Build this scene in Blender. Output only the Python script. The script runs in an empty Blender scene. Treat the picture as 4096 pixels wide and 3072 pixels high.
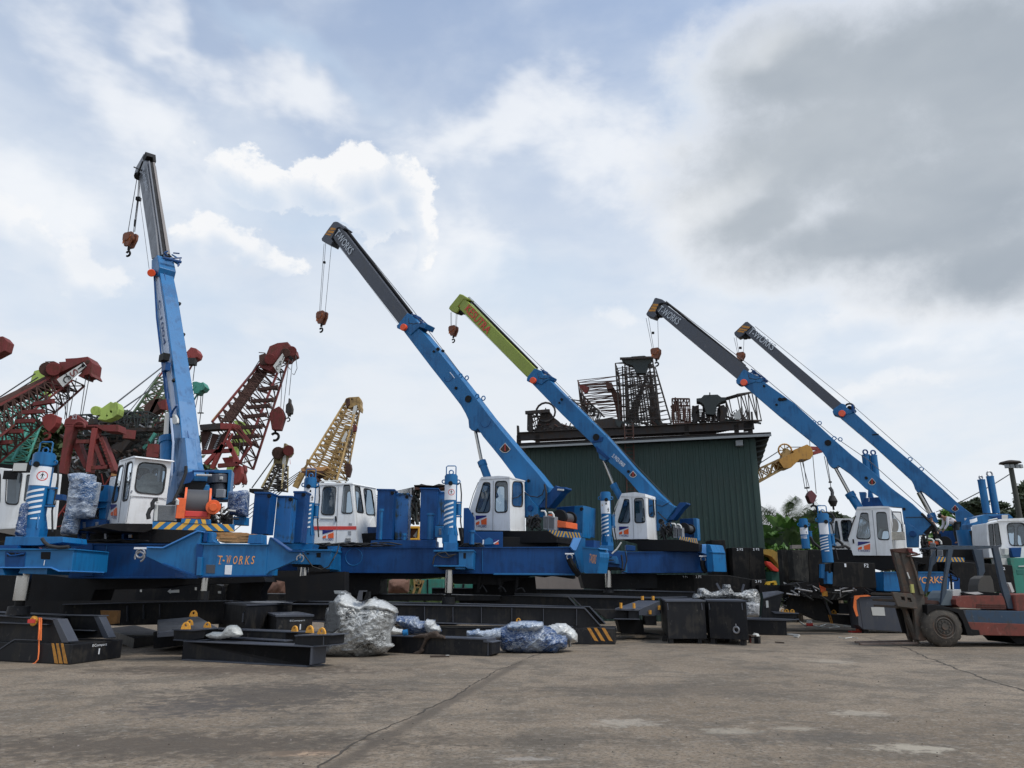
import bpy, bmesh, math, random
from mathutils import Vector, Matrix, noise
from mathutils.geometry import tessellate_polygon
random.seed(7)
R=math.radians
S=bpy.context.scene
COL=S.collection
# ---------------------------------------------------------------- camera model
FPX=2960.0; PITCH=R(15.4); EYE=1.6
CP,SP=math.cos(PITCH),math.sin(PITCH)
cam=bpy.data.cameras.new('camera'); cam.sensor_width=36; cam.lens=36*FPX/4096
cam.clip_end=5000; cam.clip_start=.1
co=bpy.data.objects.new('camera',cam); COL.objects.link(co)
co.location=(0,0,EYE); co.rotation_euler=(math.pi/2+PITCH,0,0); S.camera=co
ZM={}
def zm(k,x,y,s): ZM[k]=(x,y,s)
a=700/2212
for k,x,y in (('A',0,1750),('B',350,1750),('C',0,2150),('D',650,2150),('E',1000,1750),('F',1600,1750),('G',1300,2150),
              ('H',1900,2150),('I',2200,1750),('J',2550,2150),('M',3396,2150),('N',3000,2150)): zm(k,x,y,a)
zm('K',2950,1900,600/2212); zm('L',3500,1800,596/2212); zm('O',2000,1400,1100/2212)
zm('P',0,1350,800/2212); zm('Q',700,1350,800/2212); zm('R',450,580,400/1106); zm('S',550,1000,400/664)
zm('T',1200,850,600/1810); zm('U',1650,1250,700/1452); zm('V',1750,1150,700/1659)
zm('W',2500,1150,800/2212); zm('X',3000,1400,1000/2212); zm('Y',0,0,4096/2212); zm('Z',0,0,1)
def px(z,x,y):
    o=ZM[z]; return (o[0]+x*o[2], o[1]+y*o[2])
def ray(z,x,y):
    u,v=px(z,x,y)
    xc=(u-2048)/FPX; yc=(1536-v)/FPX
    return Vector((xc, CP-yc*SP, SP+yc*CP))
def at(z,x,y,Y):
    d=ray(z,x,y); return Vector((0,0,EYE))+d*(Y/d.y)
def gnd(z,x,y,h=0.0):
    d=ray(z,x,y); return Vector((0,0,EYE))+d*((h-EYE)/d.z)
def zfor(P,z,x,y):
    u,v=px(z,x,y); yc=(1536-v)/FPX
    return EYE+P.y*(SP+yc*CP)/(CP-yc*SP)
def hd(h,l=1.0): return Vector((math.cos(R(h)),math.sin(R(h)),0))*l
UP=Vector((0,0,1))
class Pl:
    """a vertical plane in the yard: passes through a point, runs along heading h; n points away from the viewer"""
    def __init__(s,P,h):
        s.P=Vector(P); s.h=h; s.dx=hd(h); s.n=Vector((-s.dx.y,s.dx.x,0))
    def sh(s,t): return Pl(s.P+s.n*t,s.h)
    def p(s,z,x,y,off=0.0):
        d=ray(z,x,y); o=Vector((0,0,EYE))
        return o+d*(((s.P+s.n*off)-o).dot(s.n)/d.dot(s.n))
    def pts(s,z,L,off=0.0):
        out=[]
        for q in L:
            if isinstance(q[0],str): out.append(s.p(q[0],q[1],q[2],off))
            else: out.append(s.p(z,q[0],q[1],off))
        return out
def pl(z,x,y,Y,h=0.0): return Pl(at(z,x,y,Y),h)
# ---------------------------------------------------------------- materials
MATS={}
class NT:
    def __init__(s,nt): s.nt=nt
    def n(s,t,**k):
        nd=s.nt.nodes.new(t)
        for a_,b in k.items(): setattr(nd,a_,b)
        return nd
    def l(s,a_,b): s.nt.links.new(a_,b)
    def val(s,x,i):
        if hasattr(x,'is_linked') or isinstance(x,bpy.types.NodeSocket): s.l(x,i)
        else: i.default_value=x
    def m(s,op,a_,b=None,c=None,clamp=False):
        nd=s.n('ShaderNodeMath',operation=op); nd.use_clamp=clamp
        s.val(a_,nd.inputs[0])
        if b is not None: s.val(b,nd.inputs[1])
        if c is not None: s.val(c,nd.inputs[2])
        return nd.outputs[0]
    def mix(s,f,a_,b,blend='MIX'):
        nd=s.n('ShaderNodeMix',data_type='RGBA',blend_type=blend)
        s.val(f,nd.inputs[0]); 
        for v,i in ((a_,6),(b,7)):
            if isinstance(v,(tuple,list)): nd.inputs[i].default_value=tuple(v[:3])+(1,)
            else: s.l(v,nd.inputs[i])
        return nd.outputs[2]
    def noise(s,vec,scale,detail=5,rough=.55,dist=0):
        nd=s.n('ShaderNodeTexNoise'); nd.inputs['Scale'].default_value=scale
        nd.inputs['Detail'].default_value=detail; nd.inputs['Roughness'].default_value=rough
        nd.inputs['Distortion'].default_value=dist
        if vec is not None: s.l(vec,nd.inputs['Vector'])
        return nd.outputs['Fac']
    def ss(s,x,lo,hi):
        nd=s.n('ShaderNodeMapRange',interpolation_type='SMOOTHSTEP')
        s.val(x,nd.inputs[0]); nd.inputs[1].default_value=lo; nd.inputs[2].default_value=hi
        return nd.outputs[0]
    def map(s,vec,sc):
        nd=s.n('ShaderNodeVectorMath',operation='MULTIPLY'); s.l(vec,nd.inputs[0]); nd.inputs[1].default_value=sc
        return nd.outputs[0]
def mat(name,rgb,rough=.5,metal=0.0,var=.18,scale=1.3,dirt=None,dcol=(.09,.07,.05),bump=.15,bs=25,streak=False,coat=0,spec=.5,rv=.35):
    if name in MATS: return MATS[name]
    m=bpy.data.materials.new(name); m.use_nodes=True; nt=m.node_tree; N=NT(nt)
    b=nt.nodes['Principled BSDF']
    geo=N.n('ShaderNodeNewGeometry').outputs['Position']
    n1=N.noise(geo,scale,6,.6)
    n2=N.noise(N.map(geo,(6,6,.7)),1.6,4,.6)
    f=N.m('ADD',N.m('MULTIPLY',N.m('SUBTRACT',n1,.5),2*var),N.m('MULTIPLY',N.m('SUBTRACT',n2,.5),(1.6 if streak else .8)*var))
    fac=N.m('ADD',f,1.0)
    hs=N.n('ShaderNodeHueSaturation'); hs.inputs['Color'].default_value=tuple(rgb)+(1,); N.l(fac,hs.inputs['Value'])
    c=hs.outputs[0]; r=N.m('ADD',N.m('MULTIPLY',N.m('SUBTRACT',n1,.5),rv),rough,clamp=True)
    if dirt:
        d1=N.noise(geo,scale*1.6,4,.6,.4)
        d2=N.noise(N.map(geo,(9,9,.9)),1.1,5,.6)
        dm=N.m('MULTIPLY',N.ss(N.m('ADD',N.m('MULTIPLY',d1,.6),N.m('MULTIPLY',d2,.45)),.50,.64),dirt)
        c=N.mix(dm,c,dcol)
        sk=N.m('MULTIPLY',N.ss(N.noise(N.map(geo,(1,1,.6)),7,6,.75,.3),.60,.68),dirt*.7)
        c=N.mix(sk,c,tuple(min(.5,k*2.2+.02) for k in dcol)); r=N.m('ADD',r,N.m('MULTIPLY',dm,.3),clamp=True)
    N.l(c,b.inputs['Base Color']); N.l(r,b.inputs['Roughness'])
    b.inputs['Metallic'].default_value=metal; b.inputs['Coat Weight'].default_value=coat
    b.inputs['Specular IOR Level'].default_value=spec
    if bump:
        bp=N.n('ShaderNodeBump'); bp.inputs['Strength'].default_value=bump; bp.inputs['Distance'].default_value=.02
        N.l(N.noise(geo,bs,4,.6),bp.inputs['Height']); N.l(bp.outputs[0],b.inputs['Normal'])
    MATS[name]=m; return m
blue=mat('blue_paint',(.006,.130,.325),.38,var=.16,scale=.9,dirt=.45,dcol=(.008,.05,.14),bump=.03,streak=True,spec=.42)
blue2=mat('deep_blue_paint',(.0015,.052,.185),.45,var=.2,scale=.8,dirt=.45,dcol=(.004,.022,.07),bump=.05,streak=True,spec=.3)
white=mat('white_paint',(.78,.79,.79),.4,var=.05,scale=1.5,dirt=.22,dcol=(.45,.43,.38),bump=.03,streak=True)
black=mat('charcoal_paint',(.0115,.012,.0145),.52,spec=.26,var=.25,scale=1.4,dirt=.5,dcol=(.05,.044,.036),bump=.05,streak=True)
blackb=mat('black_steel',(.005,.005,.006),.6,spec=.25,var=.3,scale=1.5,dirt=.4,dcol=(.016,.013,.011),bump=.1)
grey=mat('slate_paint',(.055,.062,.08),.42,var=.14,scale=1.0,dirt=.3,dcol=(.09,.085,.08),bump=.05,streak=True)
lime=mat('lime_paint',(.27,.33,.055),.5,var=.12,dirt=.3,dcol=(.2,.22,.06),bump=.05)
chrome=mat('chrome_rod',(.40,.385,.36),.16,metal=1,rv=.05,var=.08,scale=1,dirt=0,dcol=(.14,.12,.10),bump=.02,streak=True)
steel=mat('bare_steel',(.33,.33,.34),.45,metal=.7,var=.2,scale=4,bump=.05)
orange=mat('orange_paint',(.78,.13,.03),.45,var=.15,scale=3,dirt=.3,dcol=(.3,.06,.03),bump=.05)
lugc=mat('yellow_lug_paint',(.72,.34,.04),.5,var=.15,scale=6,dirt=.4,dcol=(.3,.13,.03))
yel=mat('yellow_stripe_paint',(.72,.40,.05),.5,var=.1,dirt=.3,dcol=(.4,.22,.05),bump=.02)
org2=mat('ochre_stripe_paint',(.50,.22,.03),.6,var=.2,scale=8,dirt=.4,dcol=(.15,.08,.03))
wht=mat('white_lettering',(.75,.77,.8),.5,var=.05,bump=0)
ltr=mat('grey_lettering',(.50,.54,.58),.6,var=.1,scale=9,bump=0)
oltr=mat('orange_lettering',(.75,.33,.10),.5,var=.15,scale=12,bump=0)
redl=mat('red_paint',(.62,.05,.04),.5,var=.12,bump=0)
logob=mat('logo_navy',(.015,.02,.16),.4,var=.05,bump=0)
logoo=mat('logo_orange',(.80,.13,.03),.4,var=.05,bump=0)
rubber=mat('rubber',(.02,.02,.021),.75,var=.2,bump=.1)
tyre=mat('dusty_tyre',(.055,.048,.040),.85,var=.3,scale=5,bump=.4,bs=30,dirt=.6,dcol=(.12,.10,.08))
rust=mat('rusty_red_paint',(.15,.022,.020),.7,var=.3,scale=1.5,dirt=.6,dcol=(.08,.035,.02),bump=.2)
rustd=mat('dark_rust',(.07,.032,.024),.85,var=.4,scale=2,dirt=.5,dcol=(.03,.02,.015),bump=.3)
ochre=mat('ochre_crane_paint',(.36,.23,.08),.6,var=.25,scale=1.5,dirt=.6,dcol=(.10,.06,.03),bump=.15)
limec=mat('lime_crane_paint',(.34,.46,.10),.6,var=.2,dirt=.4,dcol=(.1,.12,.04))
teal=mat('teal_crane_paint',(.06,.28,.22),.6,var=.2,dirt=.4,dcol=(.04,.08,.06))
scrap=mat('scrap_iron',(.030,.026,.025),.8,var=.4,scale=2,dirt=.5,dcol=(.06,.035,.02),bump=.3)
scrapg=mat('scrap_grey_green',(.028,.036,.036),.75,var=.3,scale=2,bump=.2)
cable=mat('wire_rope',(.06,.06,.065),.6,var=.2,bump=0)
fabric=mat('wrapped_seat_film',(.42,.39,.33),.5,var=.55,scale=14,bump=.8,bs=18)
greenw=mat('green_cladding',(.019,.045,.038),.6,var=.2,scale=.6,dirt=.35,dcol=(.04,.055,.045),bump=.05,streak=True)
trim=mat('pale_trim',(.25,.27,.28),.5,var=.1)
greenc=mat('green_container_paint',(.03,.20,.15),.55,var=.15,dirt=.3)
brown=mat('brown_clay',(.16,.085,.06),.9,var=.4,scale=3,bump=.5,bs=8)
concw=mat('concrete_wall',(.23,.20,.18),.9,var=.2,scale=2,bump=.2)
red2=mat('forklift_red',(.16,.034,.022),.6,var=.35,scale=3,dirt=.9,dcol=(.10,.04,.03))
navy=mat('forklift_navy',(.022,.05,.09),.6,var=.3,scale=3,dirt=.8,dcol=(.05,.05,.05))
grimy=mat('grimy_mast',(.065,.055,.045),.7,var=.4,scale=3,dirt=.6,dcol=(.13,.075,.05),bump=.25)
strapo=mat('orange_webbing',(.85,.20,.05),.7,var=.1,bump=.2)
ragm=mat('white_cloth_wrap',(.62,.62,.58),.6,var=.25,scale=9,bump=.5,bs=14)
bragm=mat('brown_rag',(.06,.042,.032),.9,var=.4,scale=9,bump=.5)
rdb=mat('radiator_grey',(.26,.27,.29),.5,var=.12,bump=.1)
skin=mat('skin',(.30,.16,.10),.6,var=.05,bump=0)
shirt=mat('pale_shirt',(.60,.58,.62),.8,var=.08,bump=.1)
dshirt=mat('dark_overall',(.02,.025,.03),.85,var=.2,bump=.1)
hatm=mat('blue_hat',(.02,.07,.17),.8,var=.2,bump=.1)
barkm=mat('bark',(.10,.075,.05),.9,var=.3,scale=4,bump=.5)
pipew=mat('pale_pipe',(.55,.55,.52),.5,var=.08)
amber=mat('amber_lamp',(.85,.10,.03),.25,var=.1,bump=0)
def glassm(name,tint=(.55,.62,.68),tr=.72,rough=.03):
    m=bpy.data.materials.new(name); m.use_nodes=True; nt=m.node_tree; N=NT(nt); nt.nodes.clear()
    o=N.n('ShaderNodeOutputMaterial'); mx=N.n('ShaderNodeMixShader')
    t=N.n('ShaderNodeBsdfTransparent'); t.inputs[0].default_value=tint+(1,)
    g=N.n('ShaderNodeBsdfGlossy'); g.inputs['Roughness'].default_value=rough; g.inputs[0].default_value=(.8,.85,.9,1)
    fr=N.n('ShaderNodeFresnel'); fr.inputs[0].default_value=1.6
    geo=N.n('ShaderNodeNewGeometry').outputs['Position']
    bp=N.n('ShaderNodeBump'); bp.inputs['Strength'].default_value=.15; bp.inputs['Distance'].default_value=.05
    N.l(N.noise(geo,2.5,2),bp.inputs['Height']); N.l(bp.outputs[0],g.inputs['Normal'])
    N.l(N.m('MULTIPLY_ADD',fr.outputs[0],.9,.04,clamp=True),mx.inputs[0]); N.l(t.outputs[0],mx.inputs[1]); N.l(g.outputs[0],mx.inputs[2])
    N.l(mx.outputs[0],o.inputs[0]); MATS[name]=m; return m
glass=glassm('window_glass')
def wrapm(name,under,cover,amt=.5,sc=5):
    """stretch film: creased whitish plastic over whatever it wraps"""
    m=bpy.data.materials.new(name); m.use_nodes=True; nt=m.node_tree; N=NT(nt)
    b=nt.nodes['Principled BSDF']
    geo=N.n('ShaderNodeNewGeometry').outputs['Position']
    dn=N.n('ShaderNodeTexNoise'); dn.inputs['Scale'].default_value=sc*.5; dn.inputs['Detail'].default_value=3; N.l(geo,dn.inputs['Vector'])
    vm=N.n('ShaderNodeVectorMath',operation='MULTIPLY_ADD'); N.l(dn.outputs['Color'],vm.inputs[0]); vm.inputs[1].default_value=(.5,.5,.5); N.l(geo,vm.inputs[2])
    w=vm.outputs[0]
    mp=N.n('ShaderNodeMapping'); mp.inputs['Rotation'].default_value=(0,R(32),0); mp.inputs['Scale'].default_value=(.7,1,2.6); N.l(w,mp.inputs[0])
    r1=N.m('ABSOLUTE',N.m('SUBTRACT',N.noise(mp.outputs[0],sc,3,.55),.5))
    mq=N.n('ShaderNodeMapping'); mq.inputs['Rotation'].default_value=(0,R(-50),0); mq.inputs['Scale'].default_value=(.6,1,2.8); N.l(w,mq.inputs[0])
    r2=N.m('ABSOLUTE',N.m('SUBTRACT',N.noise(mq.outputs[0],sc*1.6,3,.55),.5))
    fold_highlight=N.m('SUBTRACT',1,N.ss(N.m('MINIMUM',r1,r2),.0,.024))  # whitened folds and the highlights along them, both painted into the film colour
    big=N.ss(N.noise(geo,sc*.35,4,.6),.5-amt*.35,.72-amt*.35)
    f=N.m('ADD',N.m('MULTIPLY',fold_highlight,.8),N.m('MULTIPLY',big,.5),clamp=True)
    N.l(N.mix(f,under,cover),b.inputs['Base Color'])
    b.inputs['Roughness'].default_value=.3; b.inputs['Specular IOR Level'].default_value=.5
    b.inputs['Coat Weight'].default_value=.2; b.inputs['Coat Roughness'].default_value=.12
    bp=N.n('ShaderNodeBump'); bp.inputs['Strength'].default_value=.9; bp.inputs['Distance'].default_value=.04
    N.l(N.m('SUBTRACT',1,N.m('ADD',r1,r2)),bp.inputs['Height']); N.l(bp.outputs[0],b.inputs['Normal'])
    MATS[name]=m; return m
wrapw=wrapm('film_on_grey',(.028,.028,.026),(.62,.63,.62),.25,5.0)
wrapb=wrapm('film_on_blue',(.008,.045,.15),(.42,.46,.50),.12,5)
wrapc=wrapm('film_on_blue_pale',(.02,.08,.20),(.55,.59,.63),.5,5)
wrapd=wrapm('film_on_dark',(.02,.022,.03),(.50,.51,.52),.45)
wrapt=wrapm('thick_white_film',(.28,.28,.27),(.62,.63,.62),.7)
def leafm(name,c1,c2):
    m=bpy.data.materials.new(name); m.use_nodes=True; nt=m.node_tree; N=NT(nt); b=nt.nodes['Principled BSDF']
    geo=N.n('ShaderNodeNewGeometry')
    f=N.m('ADD',N.m('MULTIPLY',geo.outputs['Random Per Island'],.55),N.m('MULTIPLY',N.ss(N.noise(geo.outputs['Position'],.45,3),.35,.65),.5),clamp=True)
    N.l(N.mix(f,c1,c2),b.inputs['Base Color']); b.inputs['Roughness'].default_value=.55
    b.inputs['Subsurface Weight'].default_value=0
    MATS[name]=m; return m
leafd=leafm('dark_foliage',(.012,.028,.010),(.075,.115,.03))
leafl=leafm('bright_foliage',(.03,.09,.015),(.16,.30,.05))
leafg=leafm('grey_green_foliage',(.02,.035,.018),(.085,.11,.055))
# ---------------------------------------------------------------- mesh builder
ORG={}
def orig(o):
    return ORG.get(o.name,Vector((0,0,0)))
def tag(o,label=None,cat=None,group=None,kind=None):
    if label: o['label']=label
    if cat: o['category']=cat
    if group: o['group']=group
    if kind: o['kind']=kind
    return o
def thing(name,label,cat,loc,group=None):
    o=bpy.data.objects.new(name,None); o.empty_display_size=.3; COL.objects.link(o)
    o.location=loc; tag(o,label,cat,group); ORG[o.name]=Vector(loc); return o
class MB:
    def __init__(s): s.v=[]; s.f=[]; s.mi=[]; s.mats=[]
    def mid(s,m):
        if m not in s.mats: s.mats.append(m)
        return s.mats.index(m)
    def add(s,vs,fs,m):
        b=len(s.v); s.v+= [Vector(q) for q in vs]; i=s.mid(m)
        for f in fs: s.f.append([b+k for k in f]); s.mi.append(i)
        return s
    def prism(s,pts,vec,m,pts2=None):
        n=len(pts); vec=Vector(vec) if vec is not None else None
        back=[p+vec for p in pts] if pts2 is None else pts2
        tri=tessellate_polygon([pts]) if n>4 else None
        if tri: fs=[list(t) for t in tri]+[[k+n for k in reversed(t)] for t in tri]
        else: fs=[list(range(n)),[k+n for k in reversed(range(n))]]
        fs+= [[k,(k+1)%n,(k+1)%n+n,k+n] for k in range(n)]
        return s.add(list(pts)+list(back),fs,m)
    def holed(s,outer,holes,vec,m):
        loops=[outer]+holes; tri=tessellate_polygon(loops)
        flat=[p for l in loops for p in l]; n=len(flat); vec=Vector(vec)
        fs=[list(t) for t in tri]+[[k+n for k in reversed(t)] for t in tri]
        b=0
        for l in loops:
            k=len(l); fs+=[[b+i,b+(i+1)%k,b+(i+1)%k+n,b+i+n] for i in range(k)]; b+=k
        return s.add(flat+[p+vec for p in flat],fs,m)
    def box(s,c,sz,m,rz=0.0,ax=None):
        c=Vector(c); X=hd(rz) if ax is None else ax[0]; Yv=Vector((-X.y,X.x,0)) if ax is None else ax[1]; Zv=UP if ax is None else ax[2]
        X=X*sz[0]/2; Yv=Yv*sz[1]/2; Zv=Zv*sz[2]/2
        vs=[c+X*i+Yv*j+Zv*k for i in(-1,1) for j in(-1,1) for k in(-1,1)]
        return s.add(vs,[(0,1,3,2),(4,6,7,5),(0,4,5,1),(2,3,7,6),(0,2,6,4),(1,5,7,3)],m)
    def bar(s,a_,b,w,m,h=None):
        a_=Vector(a_); b=Vector(b); d=b-a_
        if d.length<1e-5: return s
        d.normalize(); r=UP if abs(d.z)<.95 else Vector((1,0,0))
        x=d.cross(r).normalized(); y=x.cross(d); h=h or w
        q=[x*w/2*i+y*h/2*j for i,j in((-1,-1),(1,-1),(1,1),(-1,1))]
        return s.add([a_+k for k in q]+[b+k for k in q],[(0,1,2,3),(7,6,5,4),(0,4,5,1),(1,5,6,2),(2,6,7,3),(3,7,4,0)],m)
    def cyl(s,a_,b,r,m,r2=None,n=20,caps=True):
        a_=Vector(a_); b=Vector(b); r2=r if r2 is None else r2; d=(b-a_).normalized()
        rf=UP if abs(d.z)<.95 else Vector((1,0,0)); x=d.cross(rf).normalized(); y=x.cross(d)
        vs=[]
        for P,rr in((a_,r),(b,r2)):
            for k in range(n):
                t=2*math.pi*k/n; vs.append(P+x*rr*math.cos(t)+y*rr*math.sin(t))
        fs=[(k,(k+1)%n,(k+1)%n+n,k+n) for k in range(n)]
        if caps: fs+=[tuple(range(n)),tuple(reversed(range(n,2*n)))]
        return s.add(vs,fs,m)
    def tube(s,path,r,m,n=7):
        path=[Vector(p) for p in path]; rings=[]; prev=None
        for i,p in enumerate(path):
            d=(path[min(i+1,len(path)-1)]-path[max(i-1,0)]).normalized()
            if prev is None:
                rf=UP if abs(d.z)<.95 else Vector((1,0,0)); x=d.cross(rf).normalized()
            else: x=(prev-d*prev.dot(d)).normalized()
            prev=x; y=d.cross(x)
            rings.append([p+x*r*math.cos(2*math.pi*k/n)+y*r*math.sin(2*math.pi*k/n) for k in range(n)])
        vs=[q for rg in rings for q in rg]; fs=[]
        for i in range(len(path)-1):
            for k in range(n): fs.append((i*n+k,i*n+(k+1)%n,(i+1)*n+(k+1)%n,(i+1)*n+k))
        fs+=[tuple(range(n)),tuple(range((len(path)-1)*n,len(path)*n))]
        return s.add(vs,fs,m)
    def torus(s,c,R0,r,ax,m,n=18,k=8,a0=0,a1=360):
        c=Vector(c); ax=Vector(ax).normalized(); rf=UP if abs(ax.z)<.95 else Vector((1,0,0)); x=ax.cross(rf).normalized(); y=ax.cross(x)
        pth=[c+x*R0*math.cos(R(a0+(a1-a0)*i/n))+y*R0*math.sin(R(a0+(a1-a0)*i/n)) for i in range(n+1)]
        return s.tube(pth,r,m,k)
    def build(s,name,parent=None,bevel=0.0,smooth=None):
        me=bpy.data.meshes.new(name); o0=orig(parent) if parent else (Vector((0,0,0)))
        if parent is None:
            # origin at base centre of the thing
            xs=[v.x for v in s.v]; ys=[v.y for v in s.v]; zs=[v.z for v in s.v]
            o0=Vector(((min(xs)+max(xs))/2,(min(ys)+max(ys))/2,min(zs)))
        me.from_pydata([tuple(v-o0) for v in s.v],[],s.f)
        for m in s.mats: me.materials.append(m)
        me.polygons.foreach_set('material_index',s.mi)
        bm=bmesh.new(); bm.from_mesh(me); bmesh.ops.remove_doubles(bm,verts=bm.verts,dist=1e-5) if bevel else None
        bmesh.ops.recalc_face_normals(bm,faces=bm.faces); bm.to_mesh(me); bm.free()
        if smooth:
            for p in me.polygons: p.use_smooth=True
            me.set_sharp_from_angle(angle=R(smooth))
        o=bpy.data.objects.new(name,me); COL.objects.link(o)
        if parent: o.parent=parent; ORG[o.name]=o0
        else: o.location=o0; ORG[o.name]=o0
        if bevel:
            b=o.modifiers.new('edge','BEVEL'); b.width=bevel; b.segments=2; b.limit_method='ANGLE'; b.angle_limit=R(40)
        return o
def rnd(pts,r=.2,n=4):
    """round polygon corners"""
    out=[]; k=len(pts)
    for i in range(k):
        P=pts[i]; A=pts[i-1]; B=pts[(i+1)%k]; m=min((A-P).length,(B-P).length)*r*1.0
        a_=P+(A-P).normalized()*m; b=P+(B-P).normalized()*m
        for j in range(n+1):
            t=j/n; out.append(a_*(1-t)**2+P*2*t*(1-t)+b*t*t)
    return out
def inset(pts,d):
    c=sum(pts,Vector())/len(pts); return [p+(c-p).normalized()*d for p in pts]
# ---------------------------------------------------------------- lettering
def glyphs(txt,ext=0.0,shear=0.0):
    cu=bpy.data.curves.new('lettering','FONT'); cu.body=txt; cu.shear=shear; cu.offset=.008; cu.resolution_u=3
    ob=bpy.data.objects.new('lettering',cu); COL.objects.link(ob)
    dg=bpy.context.evaluated_depsgraph_get(); dg.update()
    me=bpy.data.meshes.new_from_object(ob.evaluated_get(dg))
    vs=[(v.co.x,v.co.y) for v in me.vertices]; fs=[list(p.vertices) for p in me.polygons]
    bpy.data.objects.remove(ob); bpy.data.curves.remove(cu); bpy.data.meshes.remove(me)
    x0=min(v[0] for v in vs); x1=max(v[0] for v in vs); y0=min(v[1] for v in vs); y1=max(v[1] for v in vs)
    return [((x-x0)/(x1-x0),(y-y0)/(y1-y0)) for x,y in vs],fs
def text(mb,txt,A,B,h,m,n,off=.006,shear=0.0,up=None):
    """lettering on a face: baseline from A to B, height h, pushed off along -n"""
    vs,fs=glyphs(txt,shear=shear); d=B-A
    u=up if up is not None else (n.cross(d)).normalized()
    if u.z<0: u=-u
    mb.add([A+d*x+u*(h*y)-n*off for x,y in vs],fs,m)
# ================================================================ sky and light
SUN_AZ=R(118); SUN_EL=R(58)   # azimuth measured from +Y (view) towards +X (right)
w=bpy.data.worlds.new('World'); S.world=w; w.use_nodes=True; nt=w.node_tree; nt.nodes.clear(); N=NT(nt)
out=N.n('ShaderNodeOutputWorld'); bg=N.n('ShaderNodeBackground'); bg.inputs['Strength'].default_value=.105; N.l(bg.outputs[0],out.inputs[0])
sky=N.n('ShaderNodeTexSky',sky_type='NISHITA'); sky.sun_disc=False; sky.sun_elevation=SUN_EL; sky.sun_rotation=SUN_AZ
sky.air_density=1.2; sky.dust_density=2.5; sky.ozone_density=1.5
D_=N.n('ShaderNodeTexCoord').outputs['Generated']
sx=N.n('ShaderNodeSeparateXYZ'); N.l(D_,sx.inputs[0])
az=N.m('ARCTAN2',sx.outputs[0],sx.outputs[1]); el=N.m('ARCSINE',sx.outputs[2])
cx=N.n('ShaderNodeCombineXYZ'); N.l(az,cx.inputs[0]); N.l(el,cx.inputs[1]); AE=cx.outputs[0]
def azel(x,y):
    d=ray('Y',x,y).normalized(); return math.atan2(d.x,d.y),math.asin(d.z)
wn=N.n('ShaderNodeTexNoise'); wn.inputs['Scale'].default_value=5; wn.inputs['Detail'].default_value=4; wn.inputs['Roughness'].default_value=.6; N.l(D_,wn.inputs['Vector'])
def warp(amt):
    nd=N.n('ShaderNodeVectorMath',operation='MULTIPLY_ADD'); sub=N.n('ShaderNodeVectorMath',operation='SUBTRACT')
    N.l(wn.outputs['Color'],sub.inputs[0]); sub.inputs[1].default_value=(.5,.5,.5)
    N.l(sub.outputs[0],nd.inputs[0]); nd.inputs[1].default_value=(amt,amt,0); N.l(AE,nd.inputs[2]); return nd.outputs[0]
W1=warp(.10); W2=warp(.22)
def blob(vec,x,y,rx,ry,rot=0,soft=1.0):
    """soft elliptical lobe of cloud at a fixed bearing; radii in overview pixels"""
    a0,e0=azel(x,y); k=1/1598.0
    ca=max(.6,math.cos(e0))
    mp=N.n('ShaderNodeMapping',vector_type='TEXTURE'); N.l(vec,mp.inputs[0])
    mp.inputs['Location'].default_value=(a0,e0,0); mp.inputs['Rotation'].default_value=(0,0,R(rot)); mp.inputs['Scale'].default_value=(rx*k/ca,ry*k,1)
    ln=N.n('ShaderNodeVectorMath',operation='LENGTH'); N.l(mp.outputs[0],ln.inputs[0])
    return N.m('SUBTRACT',1.0,ln.outputs['Value'])
def blobs(vec,L):
    r=None
    for b in L:
        q=blob(vec,*b); r=q if r is None else N.m('SMOOTH_MAX',r,q,.25)
    return r
def nz(vec,sc,det,rg,st=(1,1,2.0),dist=.2): return N.noise(N.map(vec,st),sc,det,rg,dist)
n_big=nz(D_,2.6,4,.55); n_mid=nz(D_,6,5,.6); n_fine=nz(D_,15,6,.66,(1,1,1.2),.1)
# clear air: nishita paling to haze low down
base=N.mix(1.0,sky.outputs[0],(.98,1.30,1.60),'MULTIPLY')
hz=N.m('SUBTRACT',1,N.ss(el,.05,.95))
c=N.mix(N.m('ADD',N.m('MULTIPLY',hz,.72),.26,clamp=True),base,(7.3,7.95,8.7))
low=N.m('MULTIPLY',N.m('SUBTRACT',1,N.ss(el,.18,.62)),N.ss(nz(D_,4.5,5,.58,(1,1,2.6),.3),.36,.62))
c=N.mix(N.m('MULTIPLY',low,.6),c,(8.2,8.4,8.7))
# high thin veil
veil=N.m('MULTIPLY',N.ss(N.m('ADD',N.m('MULTIPLY',n_big,.7),N.m('MULTIPLY',n_mid,.35)),.42,.68),.5)
c=N.mix(veil,c,(7.9,8.4,9.0))
# broad bright patches
bp_=blobs(W2,[(250,230,330,150,-25),(1080,260,330,120,10),(80,470,200,130,0),(1350,330,240,150,0),(1950,760,330,100,0),(1550,430,150,90,20),(640,200,220,80,-15),(1000,560,300,150,0),(380,100,240,70,-20)])
bm_=N.m('MULTIPLY',N.ss(N.m('ADD',bp_,N.m('MULTIPLY',N.m('SUBTRACT',n_mid,.5),1.6)),.15,.95),.75)
c=N.mix(bm_,c,(8.9,9.1,9.4))
# blue-grey undersides
bs_=blobs(W2,[(700,480,260,150,0),(350,640,300,110,0),(1150,640,350,120,0),(1700,620,220,90,0),(1500,150,160,120,30),(600,90,420,60,-12)])
c=N.mix(N.m('MULTIPLY',N.ss(N.m('ADD',bs_,N.m('MULTIPLY',N.m('SUBTRACT',n_big,.5),1.2)),.2,1.0),.45),c,(5.2,6.5,8.1))
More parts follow.
